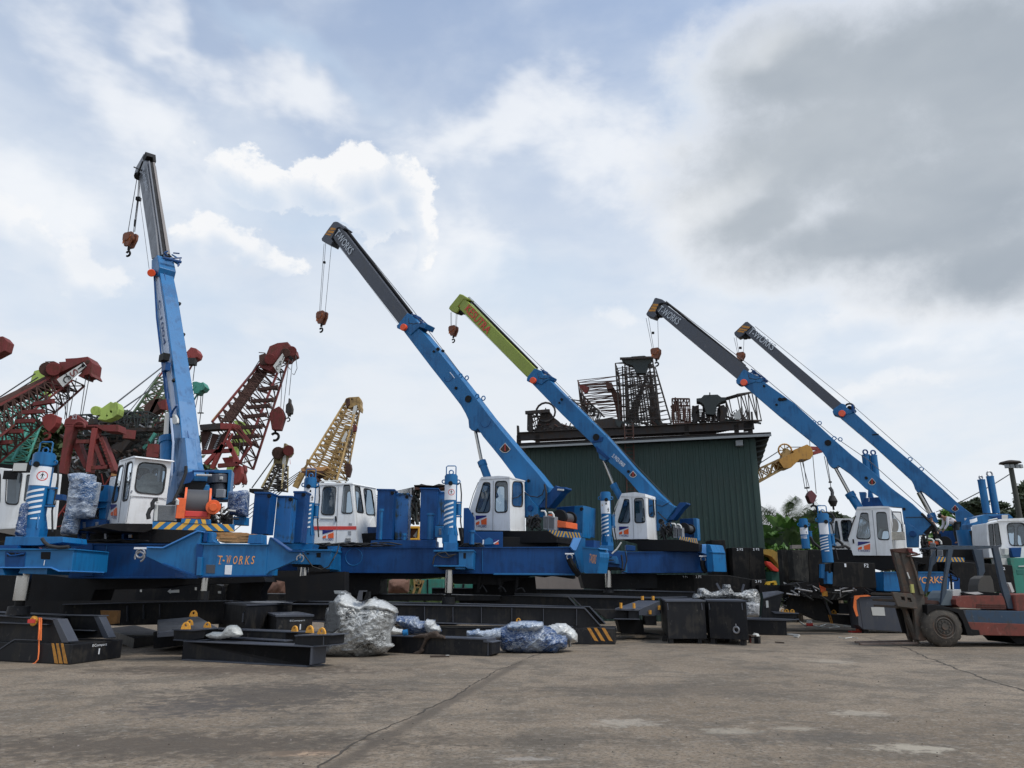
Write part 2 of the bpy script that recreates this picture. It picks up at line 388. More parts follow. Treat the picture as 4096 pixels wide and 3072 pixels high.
# cumulus towers: hard billowed upper rim, greyer body
def cumulus(L,off,bright=(9.1,9.15,9.25),body=(6.3,7.15,8.3),amt=.9,thr=.0,wd=.10,rim=.30):
    f=N.m('ADD',blobs(W1,L),N.m('MULTIPLY',N.m('SUBTRACT',n_fine,.5),2.2))
    msk=N.ss(f,thr,thr+wd)
    # same field looked up a little higher and to the right: rims facing the light
    v2=N.n('ShaderNodeVectorMath',operation='ADD'); N.l(W1,v2.inputs[0]); v2.inputs[1].default_value=off
    g=N.m('ADD',blobs(v2.outputs[0],L),N.m('MULTIPLY',N.m('SUBTRACT',n_fine,.5),2.0))
    edge=N.m('MULTIPLY',N.m('SUBTRACT',1,N.ss(g,thr-.1,thr+rim*2.6)),N.m('ADD',.45,N.ss(n_fine,.35,.62)),clamp=True)
    col=N.mix(edge,body,bright)
    return N.m('MULTIPLY',msk,N.m('ADD',N.m('MULTIPLY',edge,.35),.65)),col,f
def lay(c,L,off,amt=.9,**k):
    msk,col,f=cumulus(L,off,**k)
    fade=N.m('MULTIPLY',msk,amt)
    return N.mix(fade,c,col)
c=lay(c,[(540,370,90,48,-8),(600,400,80,50,0),(700,400,90,60,0),(800,375,75,62,0),(865,370,62,50,0),(890,420,48,75,0),(900,490,38,80,0),(820,450,110,80,0),(905,560,28,70,0)],(.013,.020,0),amt=.95,rim=.42,wd=.22)
c=lay(c,[(430,500,60,40,0),(500,510,70,42,0),(560,550,60,42,0),(620,590,55,28,10)],(.011,.018,0),amt=.85,rim=.4,wd=.3)
c=lay(c,[(50,520,90,60,0),(120,560,60,60,0),(200,590,70,40,0)],(.012,.018,0),amt=.6,rim=.45,wd=.4)
c=lay(c,[(1330,690,60,30,0),(1900,690,150,40,0),(1880,860,120,30,0)],(.01,.014,0),amt=.45,rim=.5,wd=.6)
# heavy grey cloud, upper right, with a bright fringe
Ld=[(1960,130,330,120,0),(1700,170,190,120,-10),(1800,330,300,160,0),(2080,430,270,190,0),(1640,470,150,80,10),(1850,520,260,80,0),(2160,180,260,220,0),(2150,570,220,90,0)]
fd=N.m('ADD',blobs(W1,Ld),N.m('ADD',N.m('MULTIPLY',N.m('SUBTRACT',n_mid,.5),.55),N.m('MULTIPLY',N.m('SUBTRACT',n_fine,.5),.7)))
c=N.mix(N.m('MULTIPLY',N.ss(fd,-.5,.05),.7),c,(8.3,8.5,8.8))
br=N.m('ADD',blobs(W1,[(1560,440,150,60,15),(1640,100,120,60,0)]),N.m('MULTIPLY',N.m('SUBTRACT',n_mid,.5),.8))
dk=N.mix(N.ss(N.m('ADD',n_big,N.m('MULTIPLY',n_mid,.3)),.45,.85),(3.55,4.05,4.65),(4.6,5.05,5.55))
dk=N.mix(N.m('MULTIPLY',N.ss(br,.1,.9),.6),dk,(7.3,7.6,7.9))
c=N.mix(N.m('MULTIPLY',N.ss(fd,-.25,.7),.96),c,dk)
N.l(c,bg.inputs['Color'])
sun=bpy.data.lights.new('sun','SUN'); sun.energy=2.2; sun.angle=R(14); sun.color=(1,.95,.88)
so=bpy.data.objects.new('sun',sun); COL.objects.link(so)
sd=Vector((math.sin(SUN_AZ)*math.cos(SUN_EL),math.cos(SUN_AZ)*math.cos(SUN_EL),math.sin(SUN_EL)))
so.rotation_euler=sd.to_track_quat('Z','Y').to_euler(); so.location=sd*60
S.view_settings.view_transform='Standard'; S.view_settings.look='None'; S.view_settings.exposure=0; S.view_settings.gamma=1
# ================================================================ ground
def ground_mat():
    m=bpy.data.materials.new('worn_concrete'); m.use_nodes=True; nt=m.node_tree; N=NT(nt); b=nt.nodes['Principled BSDF']
    P=N.n('ShaderNodeNewGeometry').outputs['Position']
    a_=N.noise(P,.18,6,.6,.3); b1=N.noise(P,.9,8,.65,.5); c1=N.noise(P,6,8,.7); d=N.noise(P,40,4,.7)
    v=N.mix(N.ss(a_,.32,.68),(.168,.124,.082),(.265,.205,.145))
    v=N.mix(N.m('MULTIPLY',N.ss(b1,.48,.58),.7),v,(.105,.083,.060))
    v=N.mix(N.m('MULTIPLY',N.ss(N.noise(N.map(P,(1,1.9,1)),.5,7,.68,1.0),.50,.64),.68),v,(.088,.070,.052))
    v=N.mix(N.m('MULTIPLY',N.ss(N.noise(P,1.9,7,.74,.3),.61,.68),.6),v,(.36,.31,.245))
    v=N.mix(N.m('MULTIPLY',N.ss(c1,.45,.75),.5),v,(.30,.26,.215))
    v=N.mix(N.m('MULTIPLY',N.ss(N.noise(P,11,5,.7),.62,.72),.55),v,(.10,.09,.075))
    v=N.mix(N.m('MULTIPLY',N.ss(d,.55,.8),.35),v,(.12,.11,.095))
    f1=N.noise(P,22,6,.75); f2=N.noise(N.map(P,(1,1.6,1)),9,6,.72,.5)
    v=N.mix(N.m('MULTIPLY',N.ss(f1,.50,.58),.85),v,(.080,.068,.050))
    v=N.mix(N.m('MULTIPLY',N.ss(f1,.30,.44),.0),v,(.3,.27,.22))
    v=N.mix(N.m('MULTIPLY',N.ss(f2,.54,.64),.55),v,(.31,.275,.225))
    sp=N.n('ShaderNodeSeparateXYZ'); N.l(P,sp.inputs[0]); X_,Y_=sp.outputs[0],sp.outputs[1]
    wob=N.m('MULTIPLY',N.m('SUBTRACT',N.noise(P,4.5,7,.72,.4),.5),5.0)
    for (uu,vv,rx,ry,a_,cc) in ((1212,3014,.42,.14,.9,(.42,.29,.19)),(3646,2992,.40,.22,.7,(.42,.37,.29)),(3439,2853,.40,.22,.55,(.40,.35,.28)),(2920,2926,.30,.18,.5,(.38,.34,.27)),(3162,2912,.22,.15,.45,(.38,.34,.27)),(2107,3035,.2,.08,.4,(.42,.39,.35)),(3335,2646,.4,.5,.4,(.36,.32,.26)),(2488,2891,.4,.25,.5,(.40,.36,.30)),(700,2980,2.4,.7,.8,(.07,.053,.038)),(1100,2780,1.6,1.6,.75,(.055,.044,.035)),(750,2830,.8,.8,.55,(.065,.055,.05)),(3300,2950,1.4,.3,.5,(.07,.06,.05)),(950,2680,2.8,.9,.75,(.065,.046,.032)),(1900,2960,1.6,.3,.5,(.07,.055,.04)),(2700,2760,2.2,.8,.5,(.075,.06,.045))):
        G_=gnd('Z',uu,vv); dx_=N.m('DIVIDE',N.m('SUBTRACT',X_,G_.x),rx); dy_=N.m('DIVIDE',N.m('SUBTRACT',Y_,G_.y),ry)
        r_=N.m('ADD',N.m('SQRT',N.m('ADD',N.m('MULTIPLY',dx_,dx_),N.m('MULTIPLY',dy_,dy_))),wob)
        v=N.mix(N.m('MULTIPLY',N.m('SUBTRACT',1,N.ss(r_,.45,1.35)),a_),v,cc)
    A_=gnd('Y',1130,1428); B_=gnd('Y',680,1680); d_=(B_-A_).normalized()
    ds=N.m('ABSOLUTE',N.m('ADD',N.m('ADD',N.m('MULTIPLY',X_,-d_.y),N.m('MULTIPLY',Y_,d_.x)),-(-d_.y*A_.x+d_.x*A_.y)))
    along=N.m('ADD',N.m('ADD',N.m('MULTIPLY',X_,d_.x),N.m('MULTIPLY',Y_,d_.y)),-(d_.x*A_.x+d_.y*A_.y))
    ds=N.m('ADD',ds,N.m('MULTIPLY',wob,.03))
    v=N.mix(N.m('MULTIPLY',N.m('MULTIPLY',N.m('SUBTRACT',1,N.ss(ds,.03,.17)),N.ss(along,-.8,.3)),.75),v,(.085,.066,.048))
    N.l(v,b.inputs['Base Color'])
    b.inputs['Roughness'].default_value=.88
    h=N.m('ADD',N.m('MULTIPLY',f1,.5),h0_) if 0 else N.m('ADD',N.m('ADD',N.m('MULTIPLY',f1,.4),N.m('MULTIPLY',c1,.6)),N.m('ADD',N.m('MULTIPLY',d,.25),b1))
    bp=N.n('ShaderNodeBump'); bp.inputs['Strength'].default_value=.9; bp.inputs['Distance'].default_value=.03
    N.l(h,bp.inputs['Height']); N.l(bp.outputs[0],b.inputs['Normal']); return m
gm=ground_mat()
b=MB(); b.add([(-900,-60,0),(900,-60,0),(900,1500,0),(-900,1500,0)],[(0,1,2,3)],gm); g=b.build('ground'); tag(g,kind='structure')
crk=mat('crack_grit',(.055,.045,.035),.95,var=.4,scale=6,bump=.3,bs=40)
def crack(name,pts,w0,seed):
    rn=random.Random(seed); P=[gnd('Y',*p) for p in pts]; L=[]
    for i in range(len(P)-1):
        n_=max(3,int((P[i+1]-P[i]).length/.12))
        for k in range(n_): L.append(P[i].lerp(P[i+1],k/n_))
    L.append(P[-1]); vs=[]; off=0
    for i,p in enumerate(L):
        d=(L[min(i+1,len(L)-1)]-L[max(i-1,0)]).normalized(); s=Vector((-d.y,d.x,0)); off=off*.8+rn.uniform(-.03,.03)
        ww=w0*rn.uniform(.35,1.3)*(1 if 2<i<len(L)-3 else .4); q=p+s*off; vs+= [q+s*ww/2,q-s*ww/2]
    for v in vs: v.z=.004
    b=MB(); b.add(vs,[(2*i,2*i+1,2*i+3,2*i+2) for i in range(len(L)-1)],crk); o=b.build(name); tag(o,kind='structure')
crack('ground_crack',[(1130,1428),(1060,1455),(1000,1492),(900,1545),(800,1592),(700,1655),(680,1680)],.03,1)
crack('ground_crack',[(1135,1424),(1200,1400),(1290,1392),(1385,1386),(1400,1372)],.05,2)
crack('ground_crack',[(1395,1395),(1600,1404),(1800,1416),(2212,1440)],.035,3)
crack('ground_crack',[(1870,1376),(1960,1400),(2060,1445),(2150,1475),(2240,1500)],.05,4)
# ================================================================ hall with scrap on its roof
def corr(mb,A,B,z0,z1,m,per=.28,dep=.035):
    d=B-A; L=d.length; d.normalize(); n=Vector((-d.y,d.x,0)); k=int(L/per); vs=[]
    for i in range(k):
        for f,o in((0,0),(.55,0),(.65,-1),(.9,-1)):
            q=A+d*((i+f)*per)+n*dep*o; vs+=[Vector((q.x,q.y,z0)),Vector((q.x,q.y,z1))]
    q=B; vs+=[Vector((q.x,q.y,z0)),Vector((q.x,q.y,z1))]
    mb.add(vs,[(2*i,2*i+2,2*i+3,2*i+1) for i in range(len(vs)//2-1)],m)
YR=37.0; BR=at('O',2050,712,YR); ZT=BR.z; dl=ray('O',205,792); BL=Vector((0,0,EYE))+dl*((ZT-EYE)/dl.z)
HB=math.degrees(math.atan2(BR.y-BL.y,BR.x-BL.x)); bpN=Pl(BL,HB)
hall=thing('storage_hall','tall dark green corrugated hall with rusty crane scrap piled on its roof','building',(BL+BR)/2*1.0-Vector((0,0,ZT)))
b=MB(); corr(b,BL,BR,0,ZT,greenw)
DB=bpN.n*14
corr(b,BR,BR+DB,0,ZT,greenw); corr(b,BL+DB,BL,0,ZT,greenw); corr(b,BR+DB,BL+DB,0,ZT,greenw)
b.build('wall',hall)
b=MB(); e=bpN.dx; n_=bpN.n
def rq(s,t,z): return BL+e*s+n_*t+UP*z
LW=(BR-BL).length
b.prism([rq(-.5,-.5,.02),rq(LW+.75,-.5,.10),rq(LW+.75,14.5,.10),rq(-.5,14.5,.02)],UP*.10,black); b.build('roof',hall)
b=MB(); b.prism([rq(-.5,-.53,-.08),rq(LW+.75,-.53,-.02),rq(LW+.75,-.53,.10),rq(-.5,-.53,.02)],-n_*.05,trim); b.build('eave_trim',hall)
b=MB()
for i in range(6):
    z=-.15-.28*i; wdt=.7-.11*i
    b.prism([rq(LW,.3,z),rq(LW+wdt,.3,z+.12),rq(LW+wdt,.3,z+.2),rq(LW,.3,z+.10)],n_*13,scrapg)
b.build('gutter_bracket',hall)
b=MB(); pf=bpN.sh(-.35); P=pf.pts('O',[(1895,728),(1952,722),(1956,768),(1898,770)]); b.prism(P,bpN.n*.3,trim); b.build('wall_lamp',hall,.02)
# ladder
b=MB(); lp=bpN.sh(-.25)
for xa,xb in((1000,1022),(1070,1085)):
    b.bar(lp.p('O',xa,600),lp.p('O',xb,1150),.06,rustd)
for k in range(19):
    y=610+k*29; f=(y-600)/550; b.bar(lp.p('O',1000+22*f,y),lp.p('O',1070+15*f,y),.035,rustd)
ld=b.build('ladder'); tag(ld,'rusty steel ladder leaning up the green hall front to its roof','ladder')
# roof-edge rack of steel beams
rk=bpN.sh(.6)
b=MB()
def ib(mb,z,x0,y0,x1,y1,h,pln,m,fl=.16,t=.25):
    """steel I-beam between two points, h tall in overview of that zoom"""
    A=pln.p(z,x0,y0); B=pln.p(z,x1,y1); d=(B-A).normalized(); n=pln.n
    mb.prism([A,B,B-UP*h,A-UP*h],n*.03,m)
    for q in(0,-h): mb.prism([A+UP*q-n*t/2,B+UP*q-n*t/2,B+UP*(q-.03)-n*t/2,A+UP*(q-.03)-n*t/2],n*t,m)
ib(b,'O',140,665,2040,568,.42,rk,scrap); ib(b,'O',150,752,2010,662,.30,rk,scrap)
ib(b,'O',140,668,2040,572,.38,rk.sh(3),scrap); ib(b,'O',150,752,2010,662,.30,rk.sh(3),scrap)
for x,y in((150,700),(300,700),(700,680),(1040,650),(1500,630),(1900,610),(2010,600)):
    q=rk.p('O',x,y); b.prism([q+e*-.12-UP*.9,q+e*.12-UP*.9,q+e*.12+UP*.1,q-e*.12+UP*.1],n_*.1,scrap)
b.prism(rk.pts('O',[(134,607),(148,607),(152,668),(136,700)]),n_*.2,scrap); b.prism(rk.pts('O',[(2018,495),(2032,497),(2040,600),(2026,600)]),n_*.2,scrap)
b.prism(rk.pts('O',[(1960,590),(2040,565),(2040,600),(2000,650),(1960,655)]),n_*.15,scrap)
for k in range(9):
    y=.1+k*.12; b.bar(rk.p('O',200+k*12,700+k*4,.3+k*.3),rk.p('O',1900-k*20,632+k*4,.5+k*.25),.09,scrap if k%2 else rustd)
o=b.build('steel_rack'); tag(o,'long black steel beam rack along the front of the hall roof','rack')
def lattice(mb,P0,P1,w0,w1,h0,h1,n,r,m,m2=None,side=None,lace=True):
    """four-chord lattice boom section from P0 to P1"""
    P0=Vector(P0); P1=Vector(P1); d=(P1-P0).normalized(); s=Vector(side) if side is not None else d.cross(UP)
    s=(s-d*s.dot(d)).normalized(); u=s.cross(d).normalized(); m2=m2 or m
    def C(t,i,j): return P0.lerp(P1,t)+s*(w0+(w1-w0)*t)/2*i+u*(h0+(h1-h0)*t)/2*j
    for i,j in((-1,-1),(1,-1),(1,1),(-1,1)): mb.bar(C(0,i,j),C(1,i,j),r*2,m)
    cs=[(-1,-1),(1,-1),(1,1),(-1,1)]
    for k in range(n+1):
        t=k/n
        for q in range(4):
            a_=cs[q]; b_=cs[(q+1)%4]
            if k%2==0 or k==n: mb.bar(C(t,*a_),C(t,*b_),r*1.1,m2)
            if k<n:
                t2=(k+1)/n
                if k%2: a_,b_=b_,a_
                mb.bar(C(t,*a_),C(t2,*b_),r*1.05,m2)
    return mb
# scrap sections lying / standing on the roof rack (planes just behind its front)
q1=rk.sh(.5)
def scrapthing(label,cat,fn,name='boom_section'):
    b=MB(); fn(b); o=b.build(name); tag(o,label,cat,'scrapped crane sections on the hall roof'); return o
def f1(b):
    lattice(b,q1.p('O',1130,590,1.6),q1.p('O',1085,120,1.6),2.2,2.1,1.7,1.5,11,.035,scrap,side=e)
    lattice(b,q1.p('O',1150,600,4.5),q1.p('O',1120,110,4.5),1.9,1.7,1.2,1.2,9,.03,scrap,side=e)
    [b.bar(q1.p('O',1000+k*24,600,1+(k%4)),q1.p('O',985+k*18,130+(k%3)*40,1+(k%4)),.07,scrap) for k in range(13)]
    [b.bar(q1.p('O',1000+k*11,590,2+k%3),q1.p('O',1200-k*9,170+k*28,2+k%3),.06,scrap) for k in range(12)]
    [b.bar(q1.p('O',1210+k*9,600,3),q1.p('O',1205+k*4,150+k*30,3),.06,scrap) for k in range(12)]
    lattice(b,q1.p('O',1210,600,7.5),q1.p('O',1130,180,7.5),2.6,2.0,1.2,1.2,12,.03,scrap,side=e)
    b.prism(q1.pts('O',[(975,70),(1020,70),(1060,52),(1160,45),(1205,60),(1230,62),(1190,120),(1170,185),(1095,185),(1070,125),(1020,110),(985,90)],.7),n_*.5,scrapg)
    b.bar(q1.p('O',965,70,.6),q1.p('O',1240,60,.6),.12,scrap)
scrapthing('tallest upright black lattice tower with a dark plate head on the hall roof','scrap',f1,'lattice_tower')
def f2(b):
    lattice(b,q1.p('O',840,520,1.2),q1.p('O',800,305,5.0),1.9,2.6,1.5,1.3,10,.035,rustd,side=e)
    for k in range(9):
        y=300+k*24; b.bar(q1.p('O',700+k*14,y,1),q1.p('O',905+k*5,y-8,1),.05,rustd)
    b.prism(q1.pts('O',[(880,290),(915,300),(975,400),(975,570),(945,560),(925,450)],1.0),n_*.12,rustd)
    for k in range(6): b.bar(q1.p('O',650+k*28,345+k*28,.8),q1.p('O',652+k*28,480+k*12,.8),.05,scrap)
    b.bar(q1.p('O',645,345,.8),q1.p('O',840,540,.8),.08,scrap); b.bar(q1.p('O',635,285,.8),q1.p('O',900,270,.8),.1,rustd)
    b.prism(q1.pts('O',[(635,290),(665,278),(715,300),(700,340),(680,345)],.7),n_*.3,rust)
    b.prism(q1.pts('O',[(850,270),(880,262),(905,275),(900,310),(860,315)],.7),n_*.3,rustd)
scrapthing('tilted rust brown lattice section left of the tall tower on the hall roof','scrap',f2)
def f3(b):
    lattice(b,q1.p('O',240,590,1),q1.p('O',400,585,1),1.2,1.3,1.0,1.2,4,.05,scrap)
    b.bar(q1.p('O',205,505),q1.p('O',400,490),.18,scrap); b.prism(q1.pts('O',[(222,510),(250,510),(258,660),(228,655)]),n_*.4,scrap)
    b.prism(q1.pts('O',[(330,505),(395,490),(430,540),(470,570),(500,600),(570,630),(560,650),(380,650),(280,655)],.2),n_*.5,scrap)
    b.torus(q1.p('O',367,500,.1),.55,.06,n_,scrap,16,6); b.bar(q1.p('O',330,500,.1),q1.p('O',404,500,.1),.06,scrap); b.bar(q1.p('O',367,466,.1),q1.p('O',367,536,.1),.06,scrap)
    for k in range(14): b.bar(q1.p('O',240+k*22,600+(k%3)*20,.1),q1.p('O',300+k*22,560+k*5+(k%2)*30,.4),.06,scrap if k%3 else rustd)
    for k in range(8): b.bar(q1.p('O',480+k*18,640,.3),q1.p('O',500+k*17,590+(k%2)*25,.6),.05,scrap)
scrapthing('low black winch frame with spoked wheel at the left end of the hall roof','scrap',f3,'winch_frame')
def f4(b):
    lattice(b,q1.p('O',1390,520,.6),q1.p('O',1530,515,.6),1.6,1.6,1.4,1.3,6,.04,rustd)
    b.prism(q1.pts('O',[(1370,450),(1400,430),(1405,380),(1415,380),(1420,410),(1440,420),(1440,480),(1400,490)],.2),n_*.3,rustd)
    for k in range(9): b.bar(q1.p('O',1380+k*18,590,.2),q1.p('O',1385+k*18,455,.2),.04,rustd)
    for k in range(8): b.bar(q1.p('O',1375,470+k*15,.25),q1.p('O',1540,478+k*14,.5),.035,rustd)
scrapthing('small rust red lattice cage right of the tall tower on the hall roof','scrap',f4,'lattice_cage')
def f5(b):
    b.prism(q1.pts('O',[(1580,390),(1620,385),(1640,362),(1750,358),(1780,380),(1818,380),(1815,405),(1780,415),(1745,440),(1735,500),(1720,520),(1660,515),(1640,440),(1610,415),(1582,412)]),n_*.7,scrapg)
    b.bar(q1.p('O',1687,342),q1.p('O',1688,365),.05,scrap)
    for k in range(12): 
        x=1560+k*21; b.bar(q1.p('O',x,575,.3),q1.p('O',x+(8 if k%2 else -8),450+ (k%4)*18,.5),.09,scrap)
    for k in range(9): b.bar(q1.p('O',1545,480+k*12,.4),q1.p('O',1830,470+k*12,.8),.045,scrap)
    b.prism(q1.pts('O',[(1545,450),(1570,450),(1600,440),(1600,470),(1575,500),(1600,560),(1560,590),(1540,520)],.2),n_*.4,scrap)
    b.prism(q1.pts('O',[(1760,450),(1800,440),(1830,480),(1810,570),(1770,575),(1775,500)],.2),n_*.4,scrap)
scrapthing('dark winged crane head plate over tangled iron on the hall roof','scrap',f5,'crane_head')
def f6(b):
    lattice(b,q1.p('O',1820,490,.6),q1.p('O',1970,480,1.6),1.9,1.9,1.4,1.6,5,.04,scrap)
    b.prism(q1.pts('O',[(1880,520),(1950,450),(1960,500),(1930,560),(1890,560)],.3),n_*.1,pipew)
    for k in range(8): b.tube([q1.p('O',1850+k*16,560,.3),q1.p('O',1870+k*16,500+k*4,.5),q1.p('O',1900+k*13,480+(k%3)*30,.6),q1.p('O',1925+k*11,560,.4)],.03,scrap,5)
scrapthing('black lattice cage holding a pale torn sheet, right end of the hall roof','scrap',f6,'lattice_cage')
def f7(b):
    rn=random.Random(5)
    for k in range(120):
        x=540+rn.random()*1430; y=655-(x-560)*.055; dd=rn.uniform(.2,3)
        b.bar(q1.p('O',x,y+rn.uniform(-60,60),dd),q1.p('O',x+rn.uniform(40,160),y+rn.uniform(-25,45),dd),rn.uniform(.04,.12),[scrap,rustd,scrapg][k%3])
    lattice(b,q1.p('O',620,470,2.5),q1.p('O',740,560,1.5),1.3,1.0,1.0,.9,7,.035,scrap)
    b.prism(q1.pts('O',[(770,560),(900,545),(985,570),(985,620),(780,640)],.4),n_*.8,scrap)
    b.prism(q1.pts('O',[(925,560),(985,575),(965,620),(940,610)],.2),n_*.1,scrapg)
o=b=None
b=MB(); f7(b); o=b.build('scrap_heap'); tag(o,'loose tangle of black and rusty bars lying between the sections on the hall roof','scrap',kind='stuff')
# ================================================================ pile driving rigs
def edge(A,B): return A,B
def winpane(mb,poly,n,t=.035,seal=True):
    """rounded pane with a dark rubber seal, sitting in its opening"""
    c=sum(poly,Vector())/len(poly)
    out=[c+(p-c)*1.035 for p in poly]; inn=[c+(p-c)*.95 for p in poly]
    if seal: mb.holed([p-n*.012 for p in out],[[p-n*.012 for p in inn]],n*.04,rubber)
    mb.add([p+n*.015 for p in inn],[list(range(len(inn)))],glass)
def make_cab(root,side,sz,outline,wins,rz,rtop,rwins=(),roofpts=None,vec_h=None,frontwin=True,lab=None,seat=None,handle=None,stripe=None,rear_from=None,mirror=False):
    """cab shell: near wall traced on plane `side`, extruded across the machine; rear wall faces right"""
    O=side.pts(sz,outline); cn=rear_from if rear_from is not None else 3
    vh=side.h+90 if vec_h is None else vec_h
    rp=Pl(O[cn],vh); E=rp.p(rz,*rtop); Wd=(Vector((E.x,E.y,0))-Vector((O[cn].x,O[cn].y,0))).length; V=rp.dx*Wd
    n=side.n; k=len(O); b=MB()
    holes=[rnd(side.pts(sz,q),.28) for q in wins]
    b.holed(O,holes,rp.dx*.05,white)
    b.holed([p+V-rp.dx*.05 for p in O],[[p+V-rp.dx*.05 for p in h] for h in holes],rp.dx*.05,white)
    rh=[rnd(rp.pts(rz,q),.25) for q in rwins]
    for i in range(k):
        A=O[i]; B=O[(i+1)%k]; mid=(A+B)/2; d=(B-A)
        inn=(sum(O,Vector())/k-mid); inn=(inn-d*(inn.dot(d)/d.length_squared)); inn=(inn-rp.dx*inn.dot(rp.dx)); inn.normalize()
        q=[A+V*.02,B+V*.02,B+V*.98,A+V*.98]
        isrear=(i==cn) 
        if isrear: b.holed(q,rh,inn*.05,white) if rh else b.prism(q,inn*.05,white)
        elif frontwin and i==frontwin-1:
            c_=sum(q,Vector())/4; h=rnd([c_+(p-c_)*.8 for p in q],.2)
            b.holed(q,[h],inn*.05,white); fw=(h,inn)
        else: b.prism(q,inn*.05,white)
    # gutter lip and roof slab
    if roofpts:
        rp_=side.pts(sz,roofpts,-.03); b.prism(rp_,V+rp.dx*.06,white)
    # door seams
    cab=b.build('cab',root,.012)
    if lab: cab['label']=lab
    for h in holes:
        m=MB(); winpane(m,h,n); m.build('window',cab)
    m=MB(); [winpane(m,[p+V-rp.dx*.05 for p in h],n) for h in holes]; m.build('window',cab)
    if rh:
        for h in rh: m=MB(); winpane(m,h,(-side.dx if vec_h is None else Vector((-rp.dx.y,rp.dx.x,0)))); m.build('window',cab)
    if frontwin:
        m=MB(); winpane(m,fw[0],fw[1]); m.build('windscreen',cab)
    return cab,O,V,rp,holes
def box2(mb,P,dx,n,sx,sy,sz,m):   # P = lower near left corner
    mb.prism([P,P+dx*sx,P+dx*sx+UP*sz,P+UP*sz],n*sy,m)
def logo(parent,pln,z,x0,y0,x1,y1,txt='T-WORKS',off=-.012):
    a_,b_,c_,d_=pln.pts(z,[(x0,y0),(x1,y0),(x1,y1),(x0,y1)],off); n=pln.n
    X=b_-a_; Yv=d_-a_; q=lambda s,t: a_+X*s+Yv*t
    b=MB(); b.prism([q(0,0),q(.98,0),q(.98,.12),q(0,.52)],n*.006,logob)
    b.prism([q(.02,.78),q(.30,.62),q(.34,.72),q(.30,1),q(.0,1)],n*.006,logoo)
    b.prism([q(.48,.55),q(1,.26),q(1,1),q(.52,1)],n*.006,logoo)
    text(b,txt,q(.02,1.32),q(.98,1.32),X.length*.2,logob,n,.0)
    b.build('emblem',parent)
def cylpatch(mb,c,r,a0,a1,zf,m,k=8,dr=.006):
    """patch on a vertical cylinder: zf(t)->(zlow,zhigh), angles measured from the viewer side, + to the right"""
    vs=[]
    base=math.atan2(-c.y,-c.x)
    for i in range(k+1):
        t=i/k; a_=base+R(a0+(a1-a0)*t); z0,z1=zf(t)
        x=c.x+(r+dr)*math.cos(a_); y=c.y+(r+dr)*math.sin(a_); vs+=[(x,y,z0),(x,y,z1)]
    mb.add(vs,[(2*i,2*i+2,2*i+3,2*i+1) for i in range(k)],m)
def oncyl(mb,c,r,vs,fs,m,dr=.01):
    base=math.atan2(-c.y,-c.x)
    mb.add([(c.x+(r+dr)*math.cos(base+s/r),c.y+(r+dr)*math.sin(base+s/r),z) for s,z in vs],fs,m)
def noentry(mb,c,r,s0,z0,R0,dr=.012):
    vs=[];k=24
    for i in range(k):
        t=2*math.pi*i/k; vs+=[(s0+R0*math.cos(t),z0+R0*math.sin(t)),(s0+R0*.84*math.cos(t),z0+R0*.84*math.sin(t))]
    oncyl(mb,c,r,vs,[(2*i,2*i+1,(2*i+3)%(2*k),(2*i+2)%(2*k)) for i in range(k)],redl,dr)
    person_(mb,c,r,s0,z0,R0*.75,dr-.003)
    a_=R0*.66; w_=R0*.07
    oncyl(mb,c,r,[(s0-a_-w_,z0+a_-w_),(s0-a_+w_,z0+a_+w_),(s0+a_+w_,z0-a_+w_),(s0+a_-w_,z0-a_-w_)],[(0,1,2,3)],redl,dr+.002)
def person_(mb,c,r,s0,z0,h,dr):
    P=[[(-.12,.62),(.12,.62),(.14,.9),(-.10,.92)],[(-.2,.5),(.16,.55),(.14,-.1),(-.12,-.12)],[(-.12,-.1),(.0,-.1),(-.12,-.9),(-.3,-.9)],[(.02,-.1),(.15,-.1),(.35,-.8),(.2,-.85)],[(-.18,.5),(-.1,.35),(-.45,-.05),(-.52,.05)],[(.15,.52),(.1,.36),(.45,.1),(.5,.2)]]
    for q in P: oncyl(mb,c,r,[(s0+x*h,z0+y*h) for x,y in q],[(0,1,2,3)],blackb,dr)
